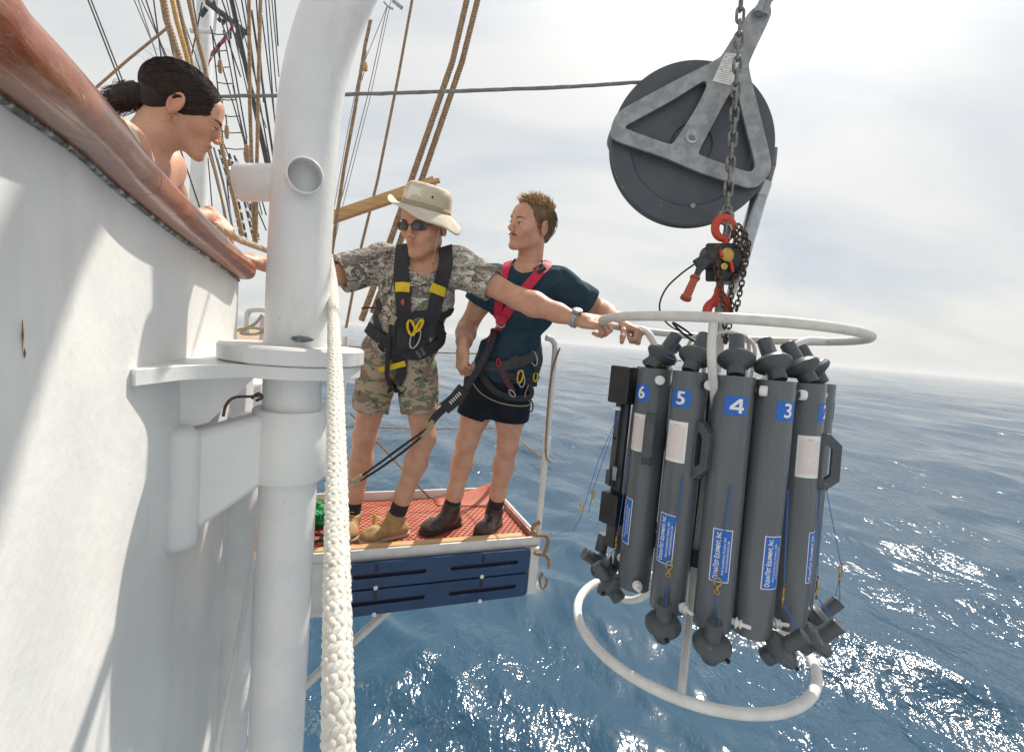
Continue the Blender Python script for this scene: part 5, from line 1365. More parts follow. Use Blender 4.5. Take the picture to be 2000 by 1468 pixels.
def hit(bvh, px, py):
    r = at(px, py, 1.0).normalized(); loc, nr, _, dist = bvh.ray_cast(Vector((0, 0, 0)), r)
    if nr is not None and nr.dot(r) > 0: nr = -nr
    return (loc, nr) if loc is not None else (None, None)
def strap(name, mt, parent, bvh, pix, width, off=.004, thick=.0030, default_d=2.1, n=10):
    """webbing laid on the body along points seen at the given photo pixels"""
    P = []; Nn = []
    pts = bez([Vector((x, y, 0)) for x, y in pix], n)
    for q in pts:
        loc, nr = hit(bvh, q.x, q.y)
        if loc is None:
            near = bvh.find_nearest(at(q.x, q.y, default_d)); loc, nr = near[0], near[1]
            if nr.dot(q_ := at(q.x, q.y, 1.0)) > 0: nr = -nr
        P.append(loc); Nn.append(nr)
    for _ in range(3):
        P = [P[0]] + [(P[i - 1] + P[i] * 2 + P[i + 1]) / 4 for i in range(1, len(P) - 1)] + [P[-1]]
        Nn = [Nn[0]] + [(Nn[i - 1] + Nn[i] * 2 + Nn[i + 1]).normalized() for i in range(1, len(P) - 1)] + [Nn[-1]]
    vs = []; m_ = len(P)
    for i in range(m_):
        t_ = (P[min(i + 1, m_ - 1)] - P[max(i - 1, 0)]).normalized(); nn_ = Nn[i]; 
        nn_ = (nn_ - P[i].normalized() * .35).normalized()
        b_ = t_.cross(nn_).normalized(); nn_ = b_.cross(t_).normalized()
        if nn_.dot(P[i]) > 0: nn_ = -nn_
        c = P[i] + nn_ * off
        for (u, v) in ((-.5, 0), (-.5, 1), (.5, 1), (.5, 0)): vs.append(c + b_ * (u * width) + nn_ * (v * thick))
    fs = []
    for i in range(m_ - 1):
        for k in range(4): fs.append((i * 4 + k, i * 4 + (k + 1) % 4, (i + 1) * 4 + (k + 1) % 4, (i + 1) * 4 + k))
    fs += [(3, 2, 1, 0), tuple((m_ - 1) * 4 + k for k in range(4))]
    mb = MB(); mb.add(vs, fs); return mb.build(name, mt, parent, ang=30)
M_['skin'] = skinmat('skin_fair_tanned', (.52, .27, .175), (.60, .33, .22))
M_['skin_leg'] = M_['skin']
M_['skin2'] = skinmat('skin_light', (.54, .29, .195), (.61, .345, .24))
M_['skinw'] = skinmat('skin_olive', (.55, .28, .18), (.62, .34, .225))
M_['web_black'] = mat('black_webbing', (.014, .015, .020), .7, var=(.026, .027, .033), vscale=90, bump=.0006, bscale=400)
M_['web_red'] = mat('red_webbing', (.58, .012, .055), .65, var=(.46, .01, .05), vscale=60, bump=.0006, bscale=400)
M_['web_yellow'] = mat('yellow_webbing', (.72, .52, .01), .6, var=(.62, .42, .01), vscale=60)
M_['web_tan'] = mat('tan_webbing', (.42, .35, .20), .8, var=(.34, .28, .16), vscale=60, bump=.0006, bscale=300)
M_['sock'] = mat('black_sock', (.012, .013, .018), .9, var=(.03, .032, .04), vscale=120, bump=.0006, bscale=400)

def camo(name, cols, scale, rough=.85, stretch=(1, 1, 1), bumpd=.0015, dist=1.2, fine=None):
    m = bpy.data.materials.new(name); m.use_nodes = True; t = m.node_tree; p = t.nodes['Principled BSDF']; p.inputs['Roughness'].default_value = rough; p.inputs['Specular IOR Level'].default_value = .2
    tcn = t.nodes.new('ShaderNodeTexCoord'); prev = None
    for i, (col, thr, off, sc_) in enumerate(cols):
        mp_ = t.nodes.new('ShaderNodeMapping'); mp_.inputs['Scale'].default_value = stretch; mp_.inputs['Location'].default_value = (off, off * .7, -off)
        t.links.new(tcn.outputs['Object'], mp_.inputs[0])
        nz = t.nodes.new('ShaderNodeTexNoise'); nz.inputs['Scale'].default_value = scale * sc_; nz.inputs['Detail'].default_value = 2.5; nz.inputs['Distortion'].default_value = dist
        t.links.new(mp_.outputs[0], nz.inputs['Vector'])
        mr_ = t.nodes.new('ShaderNodeMapRange'); mr_.inputs[1].default_value = thr - .008; mr_.inputs[2].default_value = thr + .008
        t.links.new(nz.outputs['Fac'], mr_.inputs[0])
        mm = t.nodes.new('ShaderNodeMix'); mm.data_type = 'RGBA'; t.links.new(mr_.outputs[0], mm.inputs[0])
        if prev is None: mm.inputs[6].default_value = (*cols[0][0], 1)
        else: t.links.new(prev, mm.inputs[6])
        mm.inputs[7].default_value = (*col, 1); prev = mm.outputs[2]
    if fine:
        nz = t.nodes.new('ShaderNodeTexNoise'); nz.inputs['Scale'].default_value = 140; nz.inputs['Detail'].default_value = 3; t.links.new(tcn.outputs['Object'], nz.inputs['Vector'])
        mr_ = t.nodes.new('ShaderNodeMapRange'); mr_.inputs[1].default_value = .35; mr_.inputs[2].default_value = .65; mr_.inputs[3].default_value = 1 - fine; mr_.inputs[4].default_value = 1 + fine
        t.links.new(nz.outputs['Fac'], mr_.inputs[0]); vm = t.nodes.new('ShaderNodeVectorMath'); vm.operation = 'SCALE'; t.links.new(prev, vm.inputs[0]); t.links.new(mr_.outputs[0], vm.inputs['Scale']); prev = vm.outputs[0]
    t.links.new(prev, p.inputs['Base Color'])
    nb = t.nodes.new('ShaderNodeTexNoise'); nb.inputs['Scale'].default_value = 28; nb.inputs['Detail'].default_value = 5; t.links.new(tcn.outputs['Object'], nb.inputs['Vector'])
    bp = t.nodes.new('ShaderNodeBump'); bp.inputs['Distance'].default_value = bumpd * 2.5; t.links.new(nb.outputs['Fac'], bp.inputs['Height']); t.links.new(bp.outputs[0], p.inputs['Normal'])
    return m
M_['camo'] = camo('woodland_camouflage', [((.40, .33, .24), .0, 0, 1), ((.23, .165, .125), .53, 1.3, 1), ((.14, .185, .12), .56, 4.1, 1.1), ((.38, .31, .225), .60, 8.2, 1.6), ((.085, .078, .07), .65, 6.7, 1.25)], 11, stretch=(1, 1, 2.1), dist=.7)
M_['realtree'] = camo('leaf_camouflage', [((.34, .32, .275), .0, 0, 1), ((.17, .14, .135), .52, 2.2, 1), ((.52, .50, .44), .58, 5.1, 1.3), ((.16, .19, .09), .63, 8.7, 1.2), ((.075, .068, .072), .61, 3.9, 1.7), ((.45, .24, .13), .70, 7.3, 1.5)], 9, stretch=(1, 1, 1.4), dist=2.5, fine=.3)
M_['teal'] = mat('navy_tshirt', (.018, .044, .068), .85, var=(.027, .058, .084), vscale=8, bump=.012, bscale=9, spec=.15)
M_['navyshort'] = mat('navy_shorts', (.007, .010, .019), .8, var=(.012, .016, .028), vscale=8, bump=.004, bscale=18, spec=.2)
M_['khaki'] = mat('sun_hat_cloth', (.50, .42, .30), .85, var=(.58, .50, .38), vscale=10, bump=.0012, bscale=90)
add_stains(M_['khaki'], (.70, .66, .58), 9, .56, .60)
M_['brim'] = mat('sun_hat_brim', (.62, .57, .47), .85, var=(.54, .48, .38), vscale=9, bump=.001, bscale=90)
def headframe(p, fwd, up, sc_=1.0):
    f = Vector(fwd).normalized(); u = Vector(up); u = (u - f * u.dot(f)).normalized(); x = f.cross(u)
    M = Matrix.Identity(4)
    for i in range(3): M[i][0] = x[i] * sc_; M[i][1] = f[i] * sc_; M[i][2] = u[i] * sc_; M[i][3] = Vector(p)[i]
    return M
def handframe(p, fdir, back):
    return headframe(p, fdir, back)
def lerp(a, b, t): return Vector(a) + (Vector(b) - Vector(a)) * t
HSEAM = .0
def body_mesh(person, mt, coarse, fine, h=.0042, hf=.0021, tint=None, name='body'):
    """coarse: SDF of torso and limbs; fine: list of (sdf, lo, hi) blocks rendered at high resolution"""
    D, lo, hh = coarse.eval(h); parts = [polygonise(D, lo, hh)]
    for s_, res in fine:
        D, lo, hh = s_.eval(res); parts.append(polygonise(D, lo, hh))
    return np_mesh(name, parts, mt, person, 0, tint)
def eyes(person, HM, sc_, down=0.0):
    M_.setdefault('sclera', mat('eye_white', (.62, .58, .55), .2)); M_.setdefault('iris', mat('eye_iris', (.05, .03, .02), .12))
    for q in (-1, 1):
        mb = MB(); c = Vector((q * .0305, .0762, -.0020)); Mx_ = HM @ Matrix.Translation(c) @ Matrix.Rotation(R_(-14 - down), 4, 'X')
        prof = [(.0112 * math.sin(t), .0112 * math.cos(t)) for t in np.linspace(.02, math.pi, 14)]
        mb.lathe([(r, z) for r, z in prof], 16, Mx_ @ Matrix.Rotation(R_(-90), 4, 'X'), cap=False)
        e_ = mb.build('eye', M_['sclera'], person)
        mb = MB(); mb.lathe([(.0001, .0117), (.0030, .0113), (.0055, .0101)], 16, Mx_ @ Matrix.Rotation(R_(-90), 4, 'X'), cap=False); mb.build('iris', M_['iris'], e_)
def brows(person, HM, mt, vq=None, n=70):
    bv = bvh_of(vq); cen = HM @ Vector((0, 0, .01))
    def onskin(p_, off):
        w_ = HM @ Vector(p_); loc = bv.find_nearest(w_)[0]; return loc + (loc - cen).normalized() * off
    if True:
      for q in (-1, 1):
        cs = []
        for k in range(n):
            t = random.random(); b0 = Vector((q * (.012 + .037 * t), .094 - .016 * t * t, .0165 + .0065 * math.sin(t * 2.5) - .002 * t + random.uniform(-.003, .003) * (1.15 - t)))
            cs.append([onskin(b0, -.0003), onskin(b0 + Vector((q * .005, 0, .0020 * (1 - 1.6 * t))), .0016), onskin(b0 + Vector((q * .0095, -.001, .0012 - .004 * t)), .0008)])
        strands('eyebrow', mt, person, cs, .0008)
      lc = []
      for q in (-1, 1):
        for k in range(26):
            t = k / 25; b0 = Vector((q * (.019 + .024 * t), .090 - .006 * t, -.0012 + .003 * math.sin(t * 3.1)))
            p0 = onskin(b0, .0); lc.append([p0, p0 + (HM.to_3x3() @ Vector((q * .001, .004, -.0012))), p0 + (HM.to_3x3() @ Vector((q * .002, .0075, .0002)))])
      strands('eyelashes', mt, person, lc, .00045)
      return
    for q in (-1, 1):
        cs = []
        for k in range(46):
            t = k / 45; base = Vector((q * (.014 + .034 * t), .0900 - .013 * t * t, .0185 + .006 * math.sin(t * 2.4) - .003 * t))
            base += Vector((random.uniform(-.001, .001), .0, random.uniform(-.0022, .0022)))
            cs.append([HM @ base, HM @ (base + Vector((q * .004, .0018, .0016))), HM @ (base + Vector((q * .008, .0008, .0004)))])
        strands('eyebrow', mt, person, cs, .0009)
def skull_pt(d, off=.0):
    """point on the skull for a unit direction in head space"""
    c = Vector((0, -.018, .036)); r = Vector((.074 + off, .097 + off, .080 + off))
    d = Vector(d); k = 1 / math.sqrt((d.x / r.x) ** 2 + (d.y / r.y) ** 2 + (d.z / r.z) ** 2); return c + d * k

# ------------------------------------------------------------------ MAN IN THE SUN HAT
pA = thing('person', 'person in a beige sun hat and dark glasses leaning out to grip the white ring', 'person', at(770, 1040, 2.30) * 1.0)
J1 = dict(pel=at(776, 690, 2.20), hipA=at(742, 712, 2.25), hipB=at(812, 710, 2.17), kneA=at(712, 852, 2.28), kneB=at(828, 856, 2.19),
          ankA=at(686, 1008, 2.335), ankB=at(774, 1008, 2.285), chest=at(815, 575, 2.07), waist=at(792, 645, 2.15), neck=at(832, 508, 2.01), shA=at(748, 512, 2.10), shB=at(893, 520, 2.0),
          elA=at(650, 540, 1.98), wrA=at(503, 512, 1.690), elB=at(1012, 583, 1.93), wrB=at(1126, 624, 1.83))
HC1 = at(838, 447, 1.95)
f1 = (-F3 * .88 - CR * .44 - Vector((0, 0, .06)))
HM1 = headframe(Vector((-.4253, 1.9921, .4375)), Vector((-.3044, -.8978, -.25)), Vector((-.0909, -.3051, .948)), 1.105)
bodyA = SDF(.03)
bodyA.ell(J1['pel'], (.155, .115, .12), k=.05).ell(J1['waist'], (.135, .10, .12), k=.06).ell(J1['chest'], (.155, .115, .15), k=.06)
bodyA.cone(J1['chest'], J1['neck'] + Vector((0, .02, -.03)), .12, .075, k=.05).cone(J1['shA'], J1['shB'], .062, .062, k=.05)
def leg(s, hip, kn, an, r=(.088, .072, .054, .052, .056, .036)):
    s.chain([hip, lerp(hip, kn, .45), kn], [r[0], r[1], r[2]], k=.03)
    ca = lerp(kn, an, .30) + Vector((0, .012, 0)); s.chain([kn, ca, lerp(kn, an, .72), an], [r[3] * .93, r[4] * .96, .040, r[5]], k=.03)
    s.ell(kn + Vector((0, -.018, .0)), (.040, .035, .045), k=.03)
leg(bodyA, J1['hipA'], J1['kneA'], J1['ankA']); leg(bodyA, J1['hipB'], J1['kneB'], J1['ankB'])
def arm(s, sh, el, wr, r=(.058, .050, .043, .046, .028), k=.025):
    s.chain([sh, lerp(sh, el, .5), el], [r[0], r[1], r[2]], k=k); s.chain([el, lerp(el, wr, .28), lerp(el, wr, .7), wr], [r[2] * .98, r[3], (r[3] + r[4]) / 2 * .92, r[4]], k=k)
arm(bodyA, J1['shA'], J1['elA'], J1['wrA'], (.055, .048, .041, .043, .027)); arm(bodyA, J1['shB'], J1['elB'], J1['wrB'], (.056, .050, .044, .050, .029))
head1 = head_sdf().xf(HM1); nb = J1['neck'] + Vector((0, .02, -.02))
head1.cone(HM1 @ Vector((0, -.02, -.055)), nb, .058, .062, k=.03)
hB = hand_sdf(-1, curl=(.75, .8, .85, .9), thumb=(.5, .25), spread=.06, sc=1.04, thumb_in=.3)
wd = (at(1190, 634, 1.80) - J1['wrB']).normalized()
HB = handframe(J1['wrB'] + wd * .012, (at(1188, 630, 1.79) - J1['wrB']), Vector((-.05, -.55, .80)))
hA = hand_sdf(1, curl=(.65, .7, .75, .8), thumb=(.5, .2), spread=.10, sc=1.0, thumb_in=.4)
HAf = handframe(J1['wrA'], (at(452, 492, 1.60) - J1['wrA']), Vector((.15, -.35, .92)))
obA, vqA = body_mesh(pA, M_['skin'], bodyA, [(head1, .0026), (hB.xf(HB), .0022), (hA.xf(HAf), .0022)], tint=face_tint(HM1.inverted(), .25))
# T-shirt
def shirt(person, name, mt, core, arms, neckp, neckr, hemp, hemn, sleeves, seed, amp=.007, freq=38, h=.0045, infl=.012, extra=None):
    D, lo, hh = core.eval(h, infl, pad=.03); X, Y, Z = grid_xyz(D, lo, hh)
    D = D + folds(X, Y, Z, seed, amp, freq, 6, (1.2, 1, .7)).astype(np.float32)
    D = smax(D, plane(X, Y, Z, hemp, hemn), .004)
    for (p, n, inner) in sleeves:
        far = plane(X, Y, Z, p, n)
        near_arm = np.sqrt((X - p[0]) ** 2 + (Y - p[1]) ** 2 + (Z - p[2]) ** 2) - .17
        D = np.where(near_arm < 0, smax(D, far, .004), D)
        # hollow cuff
        q = Vector(p) - Vector(n).normalized() * .05; a = Vector(inner[0]); b = Vector(inner[1]); d = b - a; L2 = d.length_squared
        t = np.clip(((X - a.x) * d.x + (Y - a.y) * d.y + (Z - a.z) * d.z) / L2, 0, 1)
        tube_ = np.sqrt((X - a.x - t * d.x) ** 2 + (Y - a.y - t * d.y) ** 2 + (Z - a.z - t * d.z) ** 2) - inner[2]
        D = np.where(near_arm < 0, smax(D, -np.maximum(tube_, -(far + .03)), .003), D)
    npx = np.sqrt(((X - neckp[0])) ** 2 + ((Y - neckp[1])) ** 2 + ((Z - neckp[2]) * 1.0) ** 2) - neckr
    D = smax(D, -npx, .006)
    parts = polygonise(D, lo, hh)
    return np_mesh(name, [parts], mt, person, 1)
shA_core = SDF(.05)
shA_core.ell(J1['waist'] + Vector((0, 0, -.04)), (.148, .112, .12), k=.06).ell(J1['waist'], (.145, .110, .13), k=.06).ell(J1['chest'], (.158, .118, .15), k=.06)
shA_core.cone(J1['chest'], J1['neck'] + Vector((0, .03, -.05)), .12, .075, k=.05).cone(J1['shA'], J1['shB'], .060, .060, k=.05)
shA_core.chain([J1['shA'], lerp(J1['shA'], J1['elA'], .9)], [.070, .074], k=.04); shA_core.chain([J1['shB'], lerp(J1['shB'], J1['elB'], .66)], [.070, .062], k=.04)
sA = lerp(J1['shA'], J1['elA'], .86); sB = lerp(J1['shB'], J1['elB'], .60)
shirtA, vqs = shirt(pA, 'leaf_pattern_tshirt', M_['realtree'], shA_core, None, at(828, 497, 1.94), .080, J1['waist'] + Vector((0, 0, -.150)), (0, 0, -1),
      [(sA, J1['elA'] - J1['shA'], (J1['shA'], J1['elA'], .057)), (sB, J1['elB'] - J1['shB'], (J1['shB'], J1['elB'], .057))], 3, .0055, 42)
# camouflage shorts
def shorts(person, name, mt, pel, hips, knees, frac, r0, r1, topz, seed, infl=.0, h=.0045, gap=None, amp=.006):
    s = SDF(.04); s.ell(pel + Vector((0, -.006, .01)), (.170, .140, .12), k=.04)
    for hp, kn in zip(hips, knees): s.chain([hp, lerp(hp, kn, frac + .12)], [r0, r1], k=.035)
    D, lo, hh = s.eval(h, infl, pad=.03); X, Y, Z = grid_xyz(D, lo, hh)
    D = D + folds(X, Y, Z, seed, amp, 34, 6, (1, 1, .8)).astype(np.float32)
    D = smax(D, Z - topz, .004)
    for hp, kn in zip(hips, knees):
        e = lerp(hp, kn, frac); n_ = (kn - hp).normalized(); far = plane(X, Y, Z, e, n_)
        nearl = np.sqrt((X - e.x) ** 2 + (Y - e.y) ** 2 + (Z - e.z) ** 2) - .14
        D = np.where(nearl < 0, smax(D, far, .004), D)
        rad_ = np.sqrt(np.maximum((X - e.x) ** 2 + (Y - e.y) ** 2 + (Z - e.z) ** 2 - far ** 2, 0)) - (r1 - .008)
        D = np.where(nearl < 0, smax(D, -np.maximum(rad_, -(far + .05)), .003), D)
    return np_mesh(name, [polygonise(D, lo, hh)], mt, person, 1)
shortsA, vqh = shorts(pA, 'camouflage_shorts', M_['camo'], J1['pel'], (J1['hipA'], J1['hipB']), (J1['kneA'], J1['kneB']), .64, .100, .092, J1['pel'].z + .11, 5, amp=.008)
# cargo pockets and cuff of shorts
# socks and boots
def foot(person, ank, toe, mt_boot, mt_sock, shaft, sock_top, sole_col, laces=False, nm='boot'):
    """ank: ankle joint; toe: point under the toe on the floor"""
    d = Vector((toe.x - ank.x, toe.y - ank.y, 0)); ln_ = .175; d.normalize(); fz = ZF
    up = (shaft - ank)
    s = SDF(.02); A = Vector((ank.x, ank.y, fz))
    s.cone(A - d * .035 + Vector((0, 0, .035)), A + d * .10 + Vector((0, 0, .034)), .036, .040, k=.02)
    s.ell(A + d * .125 + Vector((0, 0, .030)), (.052, .052, .034), k=.03)
    s.cone(A + d * .02 + Vector((0, 0, .06)), ank + up.normalized() * .02, .042, .040, k=.03); s.cone(ank, shaft, .046, .047, k=.02)
    D, lo, hh = s.eval(.0035, pad=.02); X, Y, Z = grid_xyz(D, lo, hh)
    D = D + folds(X, Y, Z, 9, .0016, 90, 4).astype(np.float32); D = smax(D, (fz + .012) - Z, .004)
    D = smax(D, plane(X, Y, Z, shaft, up), .004)
    bo, _ = np_mesh(nm, [polygonise(D, lo, hh)], mt_boot, person, 1)
    s2 = SDF(.02); s2.cone(A - d * .042 + Vector((0, 0, .01)), A + d * .12 + Vector((0, 0, .01)), .036, .044, k=.02); s2.ell(A + d * .130 + Vector((0, 0, .01)), (.053, .053, .03), k=.02)
    D, lo, hh = s2.eval(.0035, pad=.02); X, Y, Z = grid_xyz(D, lo, hh); D = smax(D, Z - (fz + .020), .003); D = smax(D, (fz + .001) - Z, .002)
    np_mesh('sole', [polygonise(D, lo, hh)], sole_col, bo)
    mb = MB(); mb.tube([shaft - up.normalized() * .03, shaft, lerp(shaft, sock_top, .6), sock_top], [.0425, .0425, .0415, .0415], 24)
    mb.tube([sock_top - up.normalized() * .008, sock_top + up.normalized() * .001], [.043, .043], 24)
    mb.build('sock', mt_sock, person)
    if laces:
        mb = MB(); side = d.cross(Vector((0, 0, 1)))
        for k in range(6):
            c = A + d * (.085 - .014 * k) + Vector((0, 0, .066 + .012 * k)); w_ = .018
            mb.tube([c - side * w_, c + d * .012 + Vector((0, 0, .006)), c + side * w_], .0023, 6)
        for k in range(7):
            c = A + d * .07 + Vector((0, 0, .10)); mb.tube(bez([c, c + side * (.03 + .006 * k) + d * .02, c + side * (.045 + .004 * k) - Vector((0, 0, .04 + .008 * k)) + d * .02], 5), .0018, 6)
        mb.build('laces', M_['web_yellow'] if False else mat('straw_laces', (.55, .42, .12), .7), bo)
    return bo
M_['suede'] = add_stains(mat('tan_suede_boot', (.33, .20, .085), .85, var=(.42, .28, .13), vscale=18, bump=.001, bscale=120), (.18, .11, .06), 16, .58, .7)
M_['brownboot'] = add_stains(mat('brown_leather_boot', (.035, .022, .020), .38, var=(.06, .038, .032), vscale=18, bump=.0008, bscale=80), (.16, .12, .10), 20, .60, .74)
M_['rubber'] = mat('sole_rubber', (.03, .025, .022), .7); M_['solelight'] = mat('sole_tan', (.42, .36, .28), .7)
foot(pA, J1['ankB'], onz(748, 1052, ZF), M_['suede'], M_['sock'], lerp(J1['ankB'], J1['kneB'], .06), lerp(J1['ankB'], J1['kneB'], .33), M_['solelight'], True)
foot(pA, J1['ankA'], onz(676, 1056, ZF), M_['suede'], M_['sock'], lerp(J1['ankA'], J1['kneA'], .06), lerp(J1['ankA'], J1['kneA'], .29), M_['solelight'], True)
# watch
mb = MB(); wf = frame(lerp(J1['elB'], J1['wrB'], .985), J1['wrB'] - J1['elB'], Vector((0, -.5, .9)))
for k in range(22):
    a_ = 2 * math.pi * k / 22; mb.box((0, 0, 0), (.0055, .0096, .019), wf @ Matrix.Rotation(a_, 4, 'Z') @ Matrix.Translation((.0325, 0, 0)), bev=.001, seg=1)
wb_ = mb.build('watch_bracelet', M_['steel'], pA); 
mb = MB(); mb.lathe([(.019, 0), (.021, .002), (.021, .009), (.0175, .011)], 28, wf @ Matrix.Translation((.033, 0, 0)) @ Matrix.Rotation(R_(90), 4, 'Y')); mb.build('watch_case', M_['steel'], wb_)
mb = MB(); mb.lathe([(.0165, .0112), (.010, .0118)], 24, wf @ Matrix.Translation((.033, 0, 0)) @ Matrix.Rotation(R_(90), 4, 'Y')); mb.build('watch_dial', M_['black'], wb_)
# sunglasses
M_['lens'] = mat('dark_lens', (.012, .014, .018), .06, spec=.8)
gl_ = MB(); fr_ = MB()
for q in (-1, 1):
    pts = []
    for k in range(24):
        a_ = 2 * math.pi * k / 24; ca, sa = math.cos(a_), math.sin(a_)
        x = .0262 * math.copysign(abs(ca) ** .6, ca); z = .0145 * math.copysign(abs(sa) ** .6, sa)
        xx = q * .034 + x; pts.append(Vector((xx, .1035 - 4.6 * xx * xx, z + .001)))
    c = sum(pts, Vector()) / 24 + Vector((0, .002, 0)); n_ = len(gl_.v); gl_.add([HM1 @ p for p in pts + [c]], [(k, (k + 1) % 24, 24) for k in range(24)])
    fr_.tube([HM1 @ p for p in pts], .0014, 6, closed=True)
    fr_.tube([HM1 @ Vector(p) for p in ((q * .058, .088, .006), (q * .072, .070, .008), (q * .078, .02, .006), (q * .080, -.012, .010))], .0018, 6)
fr_.tube([HM1 @ Vector(p) for p in ((-.009, .103, .004), (0, .108, .007), (.009, .103, .004))], .0017, 6)
g1 = fr_.build('sunglasses_frame', M_['black'], pA); gl_.build('lens', M_['lens'], g1)
# hat
HH = HM1 @ Matrix.Translation((0, -.018, .05)) @ Matrix.Rotation(R_(-12), 4, 'Y') @ Matrix.Rotation(R_(7), 4, 'X') @ Matrix.Translation((0, .018, -.045))
def hat():
    n = 72; vs = []; prof = []
    def ring(rx, ry, z, wob, cx=0, cy=-.018):
        return [(cx + rx * math.cos(2 * math.pi * k / n) * (1 + wob * noise.noise(Vector((math.cos(2 * math.pi * k / n) * 2, math.sin(2 * math.pi * k / n) * 2, z * 20)))), cy + ry * math.sin(2 * math.pi * k / n), z + wob * .02 * noise.noise(Vector((k * .3, z * 30, 1)))) for k in range(n)]
    rings = [ring(.001, .001, .142, 0), ring(.035, .045, .143, .06), ring(.066, .084, .139, .06), ring(.078, .098, .131, .05), ring(.084, .105, .110, .05), ring(.086, .108, .085, .04), ring(.087, .109, .060, .02), ring(.088, .110, .050, .0)]
    f = []
    for R_1 in rings: vs += R_1
    m_ = len(rings)
    for i in range(m_ - 1):
        for k in range(n): f.append((i * n + k, i * n + (k + 1) % n, (i + 1) * n + (k + 1) % n, (i + 1) * n + k))
    mb = MB(); mb.add([HH @ Vector(v) for v in vs], f); o = mb.build('sun_hat', M_['khaki'], pA, ang=60); s_ = o.modifiers.new('s', 'SOLIDIFY'); s_.thickness = .002
    mb = MB(); vs = []; band = [ring(.0885, .1105, .072, 0), ring(.0895, .1115, .049, 0)]
    for b_ in band: vs += b_
    mb.add([HH @ Vector(v) for v in vs], [(k, (k + 1) % n, n + (k + 1) % n, n + k) for k in range(n)]); h2 = mb.build('hat_band', mat('hat_band_cloth', (.33, .28, .19), .85), o); s_ = h2.modifiers.new('s', 'SOLIDIFY'); s_.thickness = .002
    mb = MB(); vs = []; m2 = 9
    for j in range(m2):
        t = j / (m2 - 1)
        for k in range(n):
            a_ = 2 * math.pi * k / n; ca, sa = math.cos(a_), math.sin(a_)
            r = Vector((ca * (.088 + .054 * t), -.018 + sa * (.110 + .046 * t), 0))
            z = .054 - .020 * t - .010 * t * t * (1 + .6 * math.cos(2 * a_ + .4)) 
            z += .050 * t * t * max(0, math.cos(a_ - R_(20))) ** 4            # turned up on the wearer's right
            z += -.022 * t * max(0, math.cos(a_ - R_(175))) ** 2 + .006 * t * math.sin(5 * a_ + 1)
            vs.append(HH @ Vector((r.x, r.y, z)))
    mb.add(vs, [(j * n + k, j * n + (k + 1) % n, (j + 1) * n + (k + 1) % n, (j + 1) * n + k) for j in range(m2 - 1) for k in range(n)])
    b = mb.build('hat_brim', M_['brim'], o, ang=60); s_ = b.modifiers.new('s', 'SOLIDIFY'); s_.thickness = .0025
    mb = MB(); mb.lathe([(.0045, 0), (.0045, .002), (.002, .002)], 12, frame(HH @ Vector((-.060, .062, .100)), HH.to_3x3() @ Vector((-.7, .7, .2)))); mb.build('eyelet', M_['black'], o)
    return o
hat_o = hat()
mb = MB(); mb.tube(bez([HM1 @ Vector((-.079, -.0, .03)), HM1 @ Vector((-.070, .030, -.05)), HM1 @ Vector((-.062, .045, -.11)), HM1 @ Vector((-.05, .045, -.135)), HM1 @ Vector((-.065, .01, -.125)), HM1 @ Vector((-.082, -.01, -.08))], 8), .0016, 6); mb.build('chin_cord', M_['cord'], hat_o)
M_['hairbrown'] = mat('brown_hair', (.075, .042, .022), .5, var=(.11, .065, .035), vscale=60, spec=.4)
brows(pA, HM1, M_['hairbrown'], vqA)
cs = []
for k in range(420):
    q = random.choice((-1, 1)); d = Vector((q * random.uniform(.5, 1), random.uniform(-1, .15), random.uniform(-.9, .3))).normalized()
    if d.y > .0 and d.z < -.35: continue
    p = skull_pt(d, .0); cs.append([HM1 @ p, HM1 @ (p + d * .003 + Vector((0, -.004, -.008))), HM1 @ (p + d * .003 + Vector((0, -.006, -.016)))])
strands('short_hair', M_['hairbrown'], pA, cs, .0012)

# harness on the hat wearer
bvA = bvh_of(vqs, vqh)
def st(nm, mt, pix, w, off=.005, th_=.003, par=pA, bv=None, dd=2.0): return strap(nm, mt, par, bv or bvA, pix, w, off, th_, dd)
st('shoulder_strap', M_['web_black'], [(789, 482), (786, 515), (785, 548), (789, 585), (789, 625), (780, 665), (776, 700)], .062, .008, .007)
st('shoulder_strap', M_['web_black'], [(872, 486), (872, 515), (862, 552), (851, 585), (842, 620), (822, 660), (806, 696)], .060, .008, .007)
st('strap_label', M_['web_yellow'], [(776, 563), (788, 562), (802, 563)], .040, .018, .002)
st('strap_label', M_['web_yellow'], [(839, 561), (852, 566), (866, 571)], .040, .018, .002)
st('chest_strap', M_['web_black'], [(786, 625), (815, 612), (846, 612)], .030, .010)
st('waist_belt', M_['web_black'], [(722, 640), (745, 660), (780, 682), (815, 690), (850, 672), (872, 648)], .050, .009, .008)
st('side_strap', M_['web_black'], [(728, 585), (735, 620), (748, 655), (772, 690)], .030, .006)
st('side_strap', M_['web_black'], [(880, 600), (868, 640), (850, 668), (822, 690)], .034, .006)
st('leg_strap', M_['web_black'], [(786, 690), (786, 725), (779, 748)], .046, .008, .005)
st('leg_strap', M_['web_black'], [(740, 668), (760, 690), (784, 712)], .028, .008)
st('yellow_web', M_['web_yellow'], [(746, 716), (770, 712), (794, 708)], .024, .020, .006)
st('tan_web', M_['web_tan'], [(776, 612), (768, 630), (764, 652)], .026, .018, .004)
st('lanyard_strap', M_['web_black'], [(764, 650), (761, 690), (761, 735), (768, 775)], .020, .030, .006)
for k, (x, y, w_, h_, dp) in enumerate(((795, 660, .085, .105, .028), (838, 640, .060, .085, .026), (768, 640, .035, .09, .022))):
    loc, nr = hit(bvA, x, y)
    if loc is not None:
        mb = MB(); mb.box((0, 0, 0), (w_, h_, dp), frame(loc - F3 * .014, -F3 + nr * .4, CR), bev=.008); mb.build('gear_pouch', M_['web_black'], pA)
